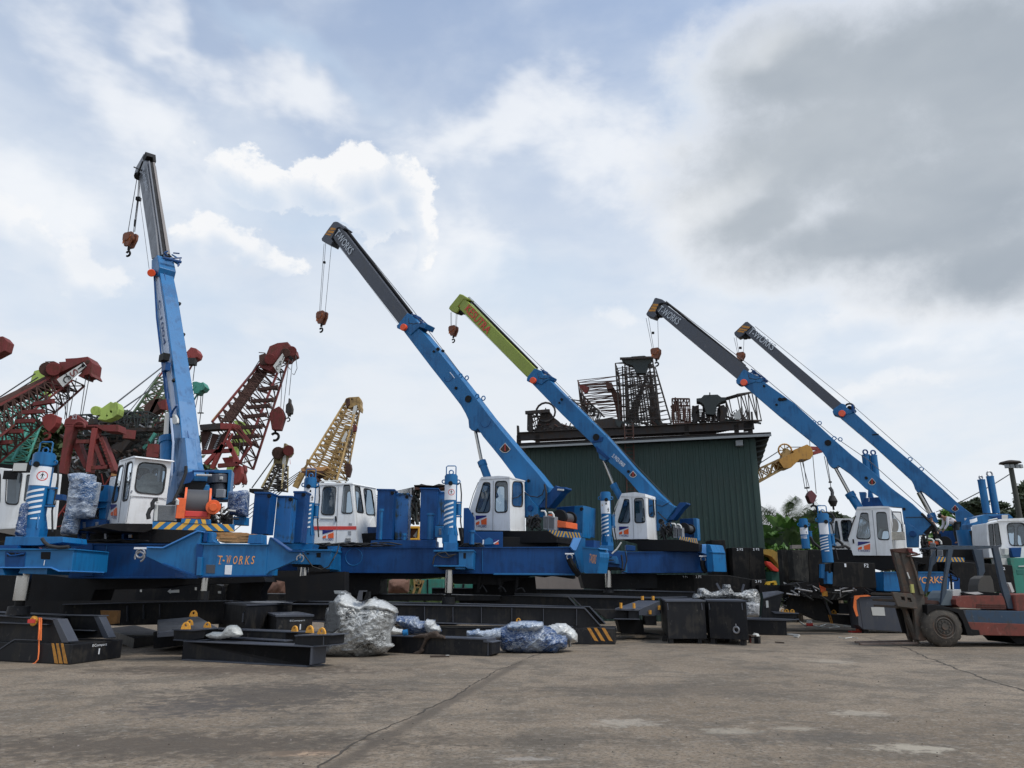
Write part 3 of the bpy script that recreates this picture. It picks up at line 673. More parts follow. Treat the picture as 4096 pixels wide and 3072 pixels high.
def make_leg(root,z,xt,yt,xb,yb,wpx,Y,rod=None,foot=None,sign=0,lean=None,stripes=True,collar=True,hoop=True,box=None,m=blue,pipe=True,name='outrigger_leg'):
    """vertical jack: cylinder standing on the beam, chrome rod below and a black shoe"""
    base=at(z,xb,yb,Y); top=zfor(base,z,xt,yt); r=wpx*ZM[z][2]/FPX*Y/ (CP-((1536-px(z,xb,yb)[1])/FPX)*SP)/2
    c=Vector((base.x,base.y,0)); b=MB(); T=Vector((c.x,c.y,top)); B=Vector((c.x,c.y,base.z))
    b.cyl(B,T,r,m,n=28); b.cyl(T-UP*.28,T-UP*.02,r*1.06,m,n=28); b.cyl(T-UP*.02,T+UP*.03,r*.9,m,n=28)
    H=top-base.z
    if collar:
        b.cyl(B-UP*.1,B+UP*.16,r*1.35,m,n=6); b.cyl(B+UP*.16,B+UP*.35,r*1.12,m,n=28)
        for k in range(6):
            a_=math.pi/3*k+.3; q=Vector((math.cos(a_),math.sin(a_),0)); b.prism([B+q*r+UP*.16,B+q*r*1.35+UP*.16,B+q*r+UP*.5],Vector((-q.y,q.x,0))*.03,m)
    for s in(-1,1):
        q=Vector((s*r*1.18,0,0)); b.torus(T-UP*.2+q,.055,.02,(0,1,0),m,12,6)
    b.cyl(T-UP*.28+Vector((0,-r*1.0,0)),T-UP*.28+Vector((0,-r*1.2,0)),.07,blackb,n=12)
    leg=b.build(name,root,0,40)
    if hoop:
        b=MB(); b.tube([T+Vector((-.16,0,-.15)),T+Vector((-.16,0,.28)),T+Vector((-.12,0,.31)),T+Vector((.12,0,.31)),T+Vector((.15,0,.28)),T+Vector((.15,0,.0))],.018,m); b.torus(T+UP*.1,.07,.02,(0,1,0),m,10,5); b.build('lifting_hoop',leg)
    if pipe:
        b=MB(); q=Vector((r*1.25,.02,0)); b.tube([T-UP*.3+q*.8,T-UP*.25+q*1.2,T-UP*.6+q*1.35,B+UP*.6+q*1.3,B+UP*.1+q*1.6],.022,rubber)
        for f in(.42,.64): 
            b.box(T-UP*(H*f)+Vector((r*1.35,0,0)),(r*.9,.12,.035),m)
        b.cyl(T-UP*(H*.62)+Vector((r*1.35,0,0)),T-UP*(H*.44)+Vector((r*1.35,0,0)),.07,m,n=12)
        b.build('hydraulic_pipe',leg)
    if stripes:
        b=MB(); h0=base.z+.38; st=(top-.36-H*.235-h0)/5.7
        for k in range(5):
            zz=h0+st*(k+.35)
            cylpatch(b,c,r,-88,26,lambda t,zz=zz: (zz+st*.85*(t**1.1)-.0,zz+st*.85*(t**1.1)+st*.40),wht,12)
        cylpatch(b,c,r,-20,26,lambda t: (h0-.0*t,h0+.02+st*.3*t),wht,8)
        b.build('stripe_marking',leg)
    if sign is not None and sign!=-1:
        b=MB(); zs=top-.32; sh=H*.235
        cylpatch(b,c,r,-75 if sign!=2 else -60,52 if sign!=2 else 45,lambda t:(zs-sh,zs),wht,12,.008)
        if sign==0: noentry(b,c,r,r*.08,zs-sh*.5,min(sh*.27,r*.5))
        if sign==1:
            person_(b,c,r,r*.45,zs-sh*.72,sh*.2,.012); oncyl(b,c,r,[(-r*.3,zs-sh*.38),(r*.35,zs-sh*.3),(r*.35,zs-sh*.27),(-r*.3,zs-sh*.34)],[(0,1,2,3)],blackb); oncyl(b,c,r,[(-.02,zs-sh*.3),(.04,zs-sh*.3),(.04,zs-sh*.15),(0,zs-sh*.15)],[(0,1,2,3)],blackb)
            oncyl(b,c,r,[(-r*.9,zs-sh*.4),(-r*.6,zs-sh*.4),(-r*.75,zs-sh*.2)],[(0,1,2)],yel)
        b.build('warning_sign',leg)
    if rod:
        zr=zfor(base,z if len(rod)==2 else rod[2],rod[0]*0+xb,rod[1]) if len(rod)==2 else zfor(base,rod[2],0,rod[1])
        b=MB(); b.cyl(Vector((c.x,c.y,zr)),B,r*.66,chrome,n=28); b.build('jack_rod',leg,0,40)
        if foot:
            zf=zfor(base,foot[1],0,foot[0]); b=MB(); b.cyl(Vector((c.x,c.y,zf)),Vector((c.x,c.y,zf+(zr-zf)*.6)),r*1.05,black,r2=r*.95,n=20); b.cyl(Vector((c.x,c.y,zf+(zr-zf)*.55)),Vector((c.x,c.y,zr+.02)),r*.45,blackb,n=16); b.build('jack_foot',leg,0,40)
    return leg,c,r,base
def beam(mb,pln,z,pts,t,m,fl=.05,proud=.10,off=0.0):
    """plate girder: web plus proud top and bottom flanges (pts: tl,tr,br,bl)"""
    P=pln.pts(z,pts,off); n=pln.n; mb.prism(P,n*t,m)
    tl,tr,br,bl=P
    for A,B,s in((tl,tr,0),(bl,br,0)):
        mb.prism([A-n*proud,B-n*proud,B-n*proud-UP*fl,A-n*proud-UP*fl] if s==0 else None,n*(t+2*proud),m)
    return mb
def hazard(root,pln,z,base,step,n=8,off=0.0,t=.06,name='hazard_board',slope=.45):
    """blue board with ochre slanting bars mirrored about its middle; base: tl,tr,br,bl px"""
    tl,tr,br,bl=pln.pts(z,base,off); nn=pln.n; b=MB(); b.prism([tl,tr,br,bl],nn*t,blue)
    q=lambda s,v: tl.lerp(tr,s).lerp(bl.lerp(br,s),v)-nn*.006
    k=n; wd=.5/k
    for i in range(k):
        s0=(i+.25)/k; sgn=1 if s0<.5 else -1; sk=slope*wd*1.6*sgn
        c=lambda s:min(1,max(0,s))
        b.add([q(c(s0+sk),.02),q(c(s0+sk+wd),.02),q(c(s0-sk+wd),.98),q(c(s0-sk),.98)],[(0,1,2,3)],yel)
    # centre triangle
    o=b.build(name,root); return o
def wire(root,name,pts,r=.012,m=cable):
    b=MB(); b.tube(pts,r,m,5); return b.build(name,root)
def shackle(root,P,s=.09):
    b=MB(); b.torus(P-UP*s*1.2,s,s*.25,(0,1,0),steel,12,6,180,540); b.bar(P-Vector((s*1.6,0,0)),P+Vector((s*1.6,0,0)),s*.45,wht); return b.build('shackle',root)
def hookblock(root,P,zt,zh,w_,name='hook_block',m1=rust,m2=None,stripe=True,nn=Vector((0,1,0)),xa=Vector((1,0,0))):
    """block of sheave cheeks with a hook: P=(x,y), zt top, zh hook bottom"""
    H=zt-zh; c=Vector((P.x,P.y,0)); b=MB(); m2=m2 or mat('block_brown',(.20,.065,.03),.6,var=.4,scale=5,dirt=.5,dcol=(.05,.03,.02))
    q=lambda x,z: c+xa*(x*w_)+UP*(zh+z*H)
    for o in(-.16,.07):
        b.prism([p+nn*o for p in[q(-.5,.93),q(-.35,1),q(.35,1),q(.5,.93),q(.48,.72),q(.18,.42),q(-.18,.42),q(-.48,.72)]],nn*.09,m2)
    b.cyl(q(0,.78)-nn*.2,q(0,.78)+nn*.2,w_*.3,m2,n=16)
    if stripe:
        for s in(-1,.2,): b.add([p-nn*.163 for p in[q(-.42+.3*s*0,.66+.16*s*.9),q(-.42,.78+.16*s*.9),q(.40,.98+.1*s),q(.42,.86+.1*s)]] if s<0 else [p-nn*.163 for p in[q(-.30,.58),q(-.42,.68),q(.42,.80),q(.30,.66)]],[(0,1,2,3)],mat('block_orange',(.55,.16,.04),.6,var=.3,scale=6,dirt=.5,dcol=(.1,.05,.03)))
    o=b.build(name,root)
    b=MB(); b.cyl(q(0,.44),q(0,.30),w_*.11,blackb,n=10)
    hc=q(0,.14); b.torus(hc,w_*.20,w_*.085,nn,blackb,16,7,-150 if True else 0,120); b.build('hook',o)
    return o
def make_boom(root,P,Wd,base,ext,head,zb,ze,zhd,collar,zc,lamp,stripes,txt,tcol,extm,lifts=(),ropes=None,dial=None,barm=blue,innerpipe=True,cyl=None,collar_bits=True,boards=None):
    n=P.n; b=MB(); b.prism(P.pts(zb,base),n*Wd,barm); boom=b.build('boom',root,.015)
    e=P.sh(.02); b=MB(); b.prism(e.pts(ze,ext),n*(Wd-.04),extm); ex=b.build('boom_extension',root,.012)
    if txt:
        t0,t1,h=txt[1],txt[2],txt[3]; A=e.p(t0[0],t0[1],t0[2]); B=e.p(t1[0],t1[1],t1[2]); bm_=MB(); text(bm_,txt[0],A,B,h,tcol,n,.045); bm_.build('boom_lettering',ex)
    hh=P.sh(-.01); b=MB(); H=hh.pts(zhd,head); b.prism(H,n*(Wd+.02),extm if tcol!=redl else lime); hd_=b.build('boom_head',root,.04)
    b=MB(); c_=sum(H,Vector())/len(H)
    for s in(-.25,.25): b.cyl(c_+n*.1+hh.dx*s*.4-UP*.25,c_+n*(Wd-.05)+hh.dx*s*.4-UP*.25,.22,blackb,n=18)
    b.build('sheave',hd_)
    if stripes:
        b=MB()
        for q in stripes: b.prism([p for p in hh.pts(zhd,q,-.008)],n*.006,org2)
        b.build('stripe_marking',hd_)
    b=MB(); cP=P.sh(-.045); b.prism(cP.pts(zc,collar),n*(Wd+.09),barm)
    cl=b.build('boom_collar',root,.02)
    if lamp:
        L=cP.p(lamp[0],lamp[1],lamp[2],-.02); b=MB(); b.cyl(L+n*.02,L-n*.13,lamp[3],amber,n=18); b.build('side_lamp',cl,.02)
    return boom,ex,hd_,cl
# ------------------------------------------------------------ crane pieces common to rigs 2,3,4,5
def collar_gear(root,P,zc,pt,s=1.0,Wd=.5):
    """cable guide rollers and hydraulics riding on top of the boom collar"""
    q=P.p(zc,*pt); n=P.n; d=Vector((P.dx.x,P.dx.y,-1.1)).normalized(); u=n.cross(d); u=u if u.z>0 else -u
    b=MB(); rn=random.Random(3)
    b.cyl(q+d*.15*s+u*.10*s+n*.05,q+d*.15*s+u*.10*s+n*(Wd-.05),.09*s,blue2,n=12)
    b.cyl(q+d*.75*s+u*.16*s-n*.05,q+d*.75*s+u*.16*s+n*(Wd+.05),.06*s,blue2,n=12)
    for k in(.0,Wd): b.bar(q+d*.0*s+n*k+u*.12*s,q+d*.8*s+n*k+u*.18*s,.05*s,blue2)
    for k in range(7): b.bar(q+d*(.05+.09*k)*s+n*rn.uniform(0,Wd)+u*-.02,q+d*(.1+.09*k)*s+n*rn.uniform(0,Wd)+u*rn.uniform(.06,.2)*s,.05*s,[blue2,blackb,steel][k%3])
    b.tube([q+n*-.03-u*.1,q+d*.25+n*-.05-u*.25,q+d*.5-n*.05-u*.1,q+d*.62-n*.04+u*.05],.015,rubber)
    return b.build('rope_guide',root)
def lugs(root,P,z,L,s=.085):
    for x,y in L:
        b=MB(); q=P.p(z,x,y,.05); b.torus(q+UP*s*.6,s,s*.28,P.n,blue,10,5); b.build('lifting_eye',root)
def luff(root,P,z,rt,rb,bb,wr,wb,off):
    A=P.p(z if len(rt)==2 else rt[2],rt[0],rt[1],off); B=P.p(z if len(rb)==2 else rb[2],rb[0],rb[1],off); C_=P.p(z if len(bb)==2 else bb[2],bb[0],bb[1],off)
    b=MB(); b.cyl(B,C_,wb,blue,n=20); b.cyl(B-(B-C_).normalized()*.18,B+(B-C_).normalized()*.02,wb*1.15,blue,n=20); o=b.build('luffing_cylinder',root,0,40)
    b=MB(); b.cyl(A,B,wr,chrome,n=18); b.build('piston_rod',o,0,40); return o
def dial(root,P,z,x,y,rp):
    q=P.p(z,x,y,-.01); r=rp; n=P.n; vs=[q]; b=MB()
    dn=P.dx*-.62+UP*-.0
    pts=[P.p(z,x,y-r,-.012)]; 
    for k in range(9):
        a_=R(40+ (140-40)*k/8); pts.append(P.p(z,x+1.35*r*math.cos(a_),y-r+2*r*math.sin(a_)*.95,-.012))
    b.prism(pts,n*.01,rustd); 
    for i in range(len(pts)): b.bar(pts[i]-n*.004,pts[(i+1)%len(pts)]-n*.004,.018,pipew)
    b.bar(P.p(z,x,y-r*.8,-.02),P.p(z,x,y+r*.6,-.02),.02,redl)
    return b.build('angle_indicator',root)
def seat(cab,c,s=1.0,m=None,h=0.0):
    m=m or fabric; b=MB(); X=hd(h)
    b.box(c+UP*.15*s,(.5*s,.5*s,.16*s),m,h); 
    b.prism(rnd([c+X*.2*s-X.cross(UP)*0+UP*.2*s,c+X*.34*s+UP*.2*s,c+X*.40*s+UP*.95*s,c+X*.28*s+UP*.98*s],.3,3),Vector((-X.y,X.x,0))*.5*s,m)
    b.box(c+X*.32*s+Vector((-X.y,X.x,0))*.25*s+UP*1.02*s,(.14*s,.34*s,.24*s),m,h); b.box(c-UP*.15*s,(.3*s,.3*s,.5*s),blackb,h)
    return b.build('seat',cab,.03)
def rear_gear(root,Q,z,D):
    """radiators, pipes, winch on the rear deck; Q plane, D: dict of px outlines"""
    n=Q.n
    for r_ in D.get('rad',()):
        b=MB(); P=Q.pts(z,r_); b.prism(P,n*.28,rdb); c=sum(P,Vector())/4
        b.prism([c+(p-c)*.8-n*.006 for p in P],n*.01,mat('radiator_core',(.12,.125,.13),.6,var=.3,scale=12,bump=.6,bs=60)); b.build('radiator',root,.01)
    for p_ in D.get('pipe',()):
        b=MB(); b.tube(Q.pts(z,p_,-.05),.035,pipew); b.build('coolant_pipe',root,0,60)
    if 'drum' in D:
        (x,y,rp,xo)=D['drum']; c=Q.p(z,x,y,.35); rr=(Q.p(z,x+rp,y,.35)-c).length
        b=MB(); b.cyl(c-n*.1,c+n*.06,rr*1.12,blackb,n=28); b.cyl(c+n*.02,c+n*.75,rr*.8,cable,n=28); b.cyl(c+n*.72,c+n*.8,rr*1.12,blackb,n=28)
        o=b.build('winch',root,.01); b=MB()
        if 'dbase' in D:
            b.prism(Q.pts(z,D['dbase'],.2),n*.9,D.get('dm',orange)); b.build('winch_base',o,.01)
    if 'hose' in D:
        x0,y0,x1,y1=D['hose']; rn=random.Random(x0); b=MB()
        for k in range(14):
            p=[Q.p(z,x0+(x1-x0)*rn.random(),y0+(y1-y0)*rn.random(),rn.uniform(-.1,.4)) for _ in range(4)]
            pts=[]
            for i in range(9):
                t=i/8*3; j=min(2,int(t)); f=t-j; f=f*f*(3-2*f); pts.append(p[j].lerp(p[j+1],f)+UP*.12*math.sin(i*.9+k))
            b.tube(pts,.025,rubber,5)
        b.build('hydraulic_hoses',root)
# ---------------------------------------------------------------- rig 2 (middle)
def rig_loc(z,x,y,Y):
    q=at(z,x,y,Y); return Vector((q.x,q.y,0))
r2=thing('pile_driving_rig','blue rig in the middle with red-banded white cab and tall grey-tipped T-WORKS boom','pile rig',rig_loc('G',1200,400,24.6))
B2=Pl(at('F',1880,690,26.3),-30)
boom2=[('T',1400,1370),('T',1480,1440),('U',225,330),('U',430,585),('U',640,862),('U',780,1030),('U',900,1175),('U',1040,1335),('U',1130,1450),('F',1880,690),('F',1745,885),('F',1590,700),('F',1440,490),('U',830,1340),('U',740,1220),('U',660,1120),('U',585,1030),('U',540,960),('U',520,978),('U',490,978),('U',468,955),('U',462,890),('U',440,840),('U',400,770),('U',300,640),('U',150,450),('T',1255,1440),('T',1250,1400)]
ext2=[(470,190),(505,190),(1330,1260),(1230,1390),(425,345),(400,300)]
head2=[(424,108),(455,112),(500,150),(548,185),(520,200),(478,178),(445,185),(410,250),(375,320),(395,345),(368,398),(335,380),(300,365),(262,340),(258,315),(330,210),(400,115)]
def strip4(L): return L
bm2,ex2,hd2,cl2=make_boom(r2,B2,.52,boom2,ext2,head2,'U','T','T',
  [(1185,1345),(1290,1212),(1345,1235),(1420,1330),(1530,1340),(1500,1400),(1440,1380),(1330,1480),(1255,1420),(1235,1400),(1205,1408),(1170,1395),(1165,1365)],'T',
  ('T',1262,1392,.15),[[(375,180),(430,188),(425,212),(355,208)],[(345,215),(412,222),(400,252),(318,240)],[(312,250),(375,262),(365,280),(300,262)]],
  ('T-WORKS',('T',418,268),('T',602,520),.36),ltr,grey)
cylpipe=MB(); A=B2.p('T',540,195,.26); C_=B2.p('T',1345,1235,.26); cylpipe.cyl(A+UP*.06,C_+UP*.06,.07,blackb,n=10); cylpipe.build('telescope_cylinder',r2)
collar_gear(r2,B2,'T',(1330,1245)); lugs(r2,B2,'U',[(398,535),(450,553),(536,706),(588,722)])
b=MB()
for x,y,s in((180,325,.05),(363,628,.06),(465,718,.14),(213,305,.07),(254,320,.06)): 
    q=B2.p('U',x,y,-.0); b.cyl(q+B2.n*.02,q-B2.n*.05,s,blackb,n=14); b.build('pin_cover',bm2); b=MB()
b.bar(B2.p('U',310,495,-.01),B2.p('U',350,545,-.01),.02,wht)
for y in(560,905,):
    b.torus(B2.p('U',300 if y<800 else 605,y+(-30 if y<800 else 0),-.0),.22,.012,B2.n,blue2,12,5,0,180)
b.build('boom_fittings',bm2)
dial(bm2,B2,'U',768,1125,42)
wire(r2,'hoist_rope',[B2.p('T',540,190,.3)+UP*.1,B2.p('T',1360,1215,.3)+UP*.15,B2.p('U',640,850,.45)+UP*.12,B2.p('F',1880,690,.45)+UP*.1],.014)
wire(r2,'limit_cable',[B2.p('T',430,360,.05),B2.p('T',700,700,.05),B2.p('T',1180,1340,.0)],.006)
hp=B2.p('T',330,370,.25); zt=zfor(hp,'T',0,1200); zh=zfor(hp,'T',0,1455); 
hookblock(r2,hp,zt,zh,.48,nn=B2.n,xa=B2.dx)
b=MB()
for x in(-.17,-.10,.16):
    b.cyl(Vector((hp.x,hp.y,zt-.15))+B2.dx*x*1.1,Vector((hp.x,hp.y,zfor(hp,'T',0,365)))+B2.dx*(x*1.5+.04),.011,cable,n=5)
b.box(Vector((hp.x,hp.y,zfor(hp,'T',0,597)))+B2.dx*-.1,(.1,.1,.09),blackb); b.build('rope_falls',r2)
luff(r2,B2,'U',(518,960),(574,1238),('F' and 1200,760,'F'),.065,.15,.26)
C2=B2.sh(-1.18)
cab2,O2,V2,R2p,_=make_cab(r2,C2,'F',[(885,1172),(858,985),(1003,535),(1385,503),(1392,1178)],[[(1055,568),(1140,572),(1140,950),(945,952)],[(1205,556),(1358,552),(1360,945),(1200,948)]],'F',(1572,520),[[(1422,552),(1552,565),(1552,878),(1412,868)]],roofpts=[(1005,532),(1030,500),(1250,483),(1385,495),(1385,512)],frontwin=2)
b=MB(); b.bar(C2.p('F',1180,545,-.01),C2.p('F',1172,1170,-.01),.018,rdb); b.bar(C2.p('F',918,1030,-.03),C2.p('F',918,950,-.03),.04,blackb); b.tube(C2.pts('F',[(990,565),(925,720),(880,880),(862,960)],.02),.012,blackb); b.build('door_handle',cab2)
logo(cab2,C2,'F',957,985,1094,1100)
seat(cab2,C2.p('F',1330,1000,.45),.72,h=-30)
# upper works
b=MB(); b.prism(C2.pts('F',[(890,1180),(1870,1180),(1980,1262),(1980,1330),(1260,1335),(1260,1262),(1060,1235),(945,1215)],.06),C2.n*2.3,blackb); b.build('turntable_deck',r2,.01)
b=MB(); b.prism(B2.pts('F',[(1500,690),(1590,690),(1660,790),(1745,885),(1738,1000),(1500,1005)],-.06),B2.n*.64,blue); q=B2.p('F',1650,895,-.06); b.cyl(q,q-B2.n*.05,.11,blue2,n=18); q=B2.p('F',1625,548,-.02); b.cyl(q,q-B2.n*.03,.06,blackb,n=12)
b.tube(B2.pts('F',[(1570,690),(1640,740),(1740,755),(1800,720),(1820,655)],-.12),.02,rubber); b.tube(B2.pts('F',[(1825,590),(1850,700),(1845,900)],-.12),.035,rubber)
b.build('boom_mast',r2,.012)
b=MB(); b.prism(B2.pts('F',[(1748,888),(1885,695),(1962,606),(2000,625),(2092,628),(2095,648),(2040,690),(2000,745),(1880,885)],.0),B2.n*.5,blue2); b.bar(B2.p('F',1990,660,-.03),B2.p('F',2070,665,-.03),.06,pipew); b.build('boom_foot',r2,.012)
rear_gear(r2,C2.sh(.25),'F',{'rad':[[(1812,990),(1862,990),(1862,1165),(1812,1160)],[(1870,985),(1955,1000),(1955,1170),(1870,1165)]],'pipe':[[(1785,930),(1830,932),(1845,960),(1848,1000)],[(1880,948),(1920,948),(1940,975),(1945,1010)]],'drum':(2025,1010,78,0),'dbase':[(1960,1065),(1975,1045),(2098,1065),(2098,1140),(1965,1135)],'hose':(1580,990,1790,1150)})
b=MB(); b.prism(C2.sh(.25).pts('F',[(1870,975),(1950,965),(1975,1000),(1985,1130),(1870,1130)],.35),C2.n*.3,orange); b.build('winch_gearbox',r2,.02)
HP2=Pl(C2.p('F',1870,1240,.1),-18)
hazard(r2,HP2,'F',[(1868,1165),(2290,1205),(2290,1285),(1868,1240)],1,n=11)
b=MB(); Q=B2.sh(1.3); b.prism(Q.pts('I',[(80,880),(310,865),(300,1265),(80,1265)]),Q.n*.7,blue2); b.prism([*Q.pts('I',[(310,865),(420,860)],0),*Q.pts('I',[(410,1265),(300,1265)],0)],Q.n*.7,blue); b.prism(Q.sh(.9).pts('I',[(415,885),(510,885),(500,1260),(415,1260)]),Q.n*.5,blue)
b.cyl(Q.p('I',400,905,-.02),Q.p('I',400,905,.1),.07,blackb,n=12); b.cyl(Q.p('I',488,915,.85),Q.p('I',488,915,.95),.07,blackb,n=12); b.build('counterweight_frame',r2,.012)
# body girder
G2=pl('G',1200,280,24.6,0); b=MB()
beam(b,G2,'G',[(185,128),('H',1245,118),('H',1275,452),(185,432)],1.5,blue2,.035,.04)
b.prism(G2.pts('G',[(30,110),(188,108),(190,430),(60,430)],-.1),G2.n*.3,blue)
b.torus(G2.p('G',365,245,-.0),.27,.014,G2.n,blue,26,6)
for x in(1990,): b.bar(G2.p('G',x,140,-.012),G2.p('G',x,430,-.012),.02,blue)
b.bar(G2.p('G',190,118,-.05),G2.p('G',188,428,-.05),.04,blue)
b.prism(G2.pts('H',[(240,450),(1000,450),(1270,460),(1270,478),(230,472)],-.15),G2.n*.4,blue)
b.build('main_girder',r2,.008)
b=MB(); b.prism(G2.pts('E',[(420,1290),(1520,1290),(1520,1410),(420,1410)],1.0),G2.n*.3,blackb); b.prism(G2.pts('F',[(540,1300),(1040,1305),(1040,1400),(540,1400)],1.0),G2.n*.3,blackb); b.build('hose_tray',r2)
b=MB(); b.prism(G2.pts('G',[(580,38),(1395,30),(1395,122),(570,122)],-.02),G2.n*1.2,blue2); b.build('tower_pedestal',r2,.01)
TW=G2.sh(.25)
stain=mat('oil_streaked_blue',(.014,.12,.34),.45,var=.2,scale=1.5,dirt=1.0,dcol=(.018,.030,.020),bump=.05,streak=True)
for L,o,m in(([(1612,648),(1822,652),(1792,1290),(1590,1290)],0,blue2),([(1832,702),(2005,702),(1990,1290),(1832,1290)],.5,stain)):
    b=MB(); P=TW.pts('E',L,o); b.prism(P,TW.n*.7,m); 
    b.prism([p+Vector((0,0,.0))-TW.n*.03+TW.dx*s for p,s in zip(TW.pts('E',[L[0],L[1],(L[1][0],L[1][1]+22),(L[0][0],L[0][1]+22)],o),(-.03,.03,.03,-.03))],TW.n*.76,m)
    b.cyl(TW.p('E',L[1][0]-22,L[1][1]+50,o-.02),TW.p('E',L[1][0]-22,L[1][1]+50,o+.02),.06,blackb,n=12); b.build('clamp_column',r2,.01)
for L,o,m in(([(262,635),(480,640),(445,1290),(248,1290)],0,blue2),([(484,680),(590,680),(560,1110),(455,1110)],.5,stain)):
    b=MB(); P=TW.pts('F',L,o); b.prism(P,TW.n*.7,m)
    b.prism([p-TW.n*.03+TW.dx*s for p,s in zip(TW.pts('F',[L[0],L[1],(L[1][0],L[1][1]+20),(L[0][0],L[0][1]+20)],o),(-.03,.03,.03,-.03))],TW.n*.76,m)
    b.build('clamp_column',r2,.01)
for z_,x,yt,yb,w_ in(('E',1645,930,1290,20),('F',380,985,1290,34),('E',590,980,1330,38),('F',50,1240,1295,20),('F',905,1200,1350,30)):
    b=MB(); q=at(z_,x,yb,24.3); b.cyl(q,Vector((q.x,q.y,zfor(q,z_,x,yt))),w_*.0026*1.1,blue,n=14); b.cyl(Vector((q.x,q.y,zfor(q,z_,x,yt))),Vector((q.x,q.y,zfor(q,z_,x,yt)+.07)),w_*.0026*1.5,redl if x==590 else blue,n=14); b.build('clamp_jack',r2,0,40)
b=MB(); b.prism(G2.pts('F',[(440,1120),(545,1115),(548,1262),(440,1262)],.1),G2.n*.3,blue); 
for k in range(5): b.bar(G2.p('F',490,1158+k*16,.09),G2.p('F',522,1155+k*16,.09),.018,rdb)
b.build('valve_box',r2,.01)
b=MB(); b.prism(G2.pts('F',[(805,890),(865,888),(935,1000),(935,1190),(1040,1280),(1040,1350),(800,1350)],.6),G2.n*.5,blue2); b.prism(G2.pts('F',[(735,1140),(800,1140),(800,1350),(770,1350)],.3),G2.n*.5,blackb); b.prism(G2.pts('F',[(900,1190),(1300,1190),(1300,1400),(900,1400)],.9),G2.n*.3,blue2); b.prism(G2.pts('F',[(1240,1255),(2000,1265),(2000,1400),(1240,1400)],1.0),G2.n*.3,blackb); b.build('tool_locker',r2,.01)
b=MB()
b.prism(rnd(G2.pts('F',[(1068,1290),(1130,1262),(1175,1290),(1175,1352),(1065,1355)],.2),.2,3),G2.n*.4,blue); b.prism(G2.pts('F',[(1045,1295),(1060,1290),(1060,1350),(1042,1352)],.2),G2.n*.2,wht); b.prism(G2.pts('F',[(1180,1290),(1250,1290),(1250,1350),(1180,1350)],.3),G2.n*.1,logob); b.prism(G2.pts('F',[(1190,1340),(1240,1315),(1250,1350),(1190,1352)],.28),G2.n*.05,logoo); b.prism(G2.pts('F',[(1180,1335),(1250,1295),(1250,1305),(1185,1350)],.27),G2.n*.05,wht)
b.build('battery_box',r2,.008)
# red striped operator cab
CS=pl('E',1345,1335,25.2,3)
cabE,OE,VE,REp,_=make_cab(r2,CS,'E',[(788,1338),(800,900),(825,598),(1298,582),(1345,1338)],[[(925,622),(1092,622),(1066,982),(900,975)],[(1186,600),(1262,602),(1302,958),(1155,958)]],'E',(1590,640),[[(1322,612),(1388,622),(1438,955),(1352,945)],[(1432,640),(1540,662),(1585,980),(1472,978)]],roofpts=[(800,600),(880,572),(1290,572),(1302,590),(830,606)],vec_h=62,frontwin=False,lab='white cab with a red band round it')
b=MB(); b.prism(CS.pts('E',[(790,1122),(1344,1122),(1344,1164),(790,1168)],-.012),CS.n*.008,redl); b.build('red_band',cabE)
b=MB(); b.bar(CS.p('E',888,1022,-.02),CS.p('E',1055,1026,-.02),.025,pipew); b.bar(CS.p('E',1088,1060,-.03),CS.p('E',1082,995,-.03),.04,blackb); b.bar(CS.p('E',1118,620,-.006),CS.p('E',1090,1330,-.006),.012,rdb)
for k in range(4):
    b.bar(CS.p('E',1240,1185+k*14,-.008),CS.p('E',1280,1187+k*14,-.008),.012,rdb); b.bar(CS.p('E',1250,1082+k*8,-.008),CS.p('E',1290,1084+k*8,-.008),.008,rdb)
for k in range(2):
    for j in range(3): b.box(CS.p('E',1215+j*24,1282+k*27,-.03),(.04,.04,.03),blackb)
b.build('door_handle',cabE)
b=MB(); b.tube([CS.p('E',880,575,.1)+UP*.02,CS.p('E',920,550,.1),CS.p('E',1200,545,.1),CS.p('E',1225,572,.1)],.02,pipew); b.build('roof_rail',cabE)
logo(cabE,CS,'E',917,1170,1057,1272)
b=MB(); b.cyl(CS.p('E',1000,940,.8),CS.p('E',985,700,.8),.12,wrapb,r2=.06,n=12); b.box(CS.p('E',1010,690,.8),(.16,.16,.16),ragm); b.build('wrapped_controls',cabE)
b=MB(); b.prism(REp.pts('E',[(1345,1215),(1580,1210),(1590,1330),(1345,1345)],.08),REp.n*-1.0,blackb); b.box(REp.p('E',1545,1180,-.2),(.3,.2,.25),blue2); b.build('cab_base',r2)
# legs
legL2,cL,rL,baL=make_leg(r2,'E',765,520,712,1300,150,23.9,rod=(0,668,'D'),foot=(805,'D'),sign=1)
legR2,cR,rR,baR=make_leg(r2,'F',655,480,630,1300,160,23.9,rod=(0,700,'G'),foot=(838,'G'),sign=0)
LB=Pl(Vector((baL.x,23.3,0)),0)
b=MB(); b.prism(LB.pts('D',[(1352,95),(1750,95),(1700,418),(1385,418)],.9),LB.n*.5,blue2); b.prism(LB.pts('D',[(1515,70),(1900,80),(1880,160),(1600,160)],.4),LB.n*.8,blue); b.prism(LB.pts('D',[(1600,165),(2140,165),(2120,402),(2050,395),(2000,345),(1600,332)]),LB.n*1.2,blue)
b.prism(LB.pts('D',[(1590,150),(2145,150),(2145,175),(1590,175)],-.05),LB.n*1.3,blue); b.prism(LB.pts('D',[(1945,192),(2000,192),(2000,252),(1945,252)],-.01),LB.n*.02,blackb); b.prism(LB.pts('D',[(1820,195),(1855,195),(1855,215),(1820,215)],-.01),LB.n*.02,blackb)
b.prism(LB.pts('D',[(1640,330),(1890,335),(1870,372),(1640,368)],.05),LB.n*.9,blackb); b.build('leg_bracket',r2,.01)
LB2=Pl(Vector((baR.x,23.2,0)),0)
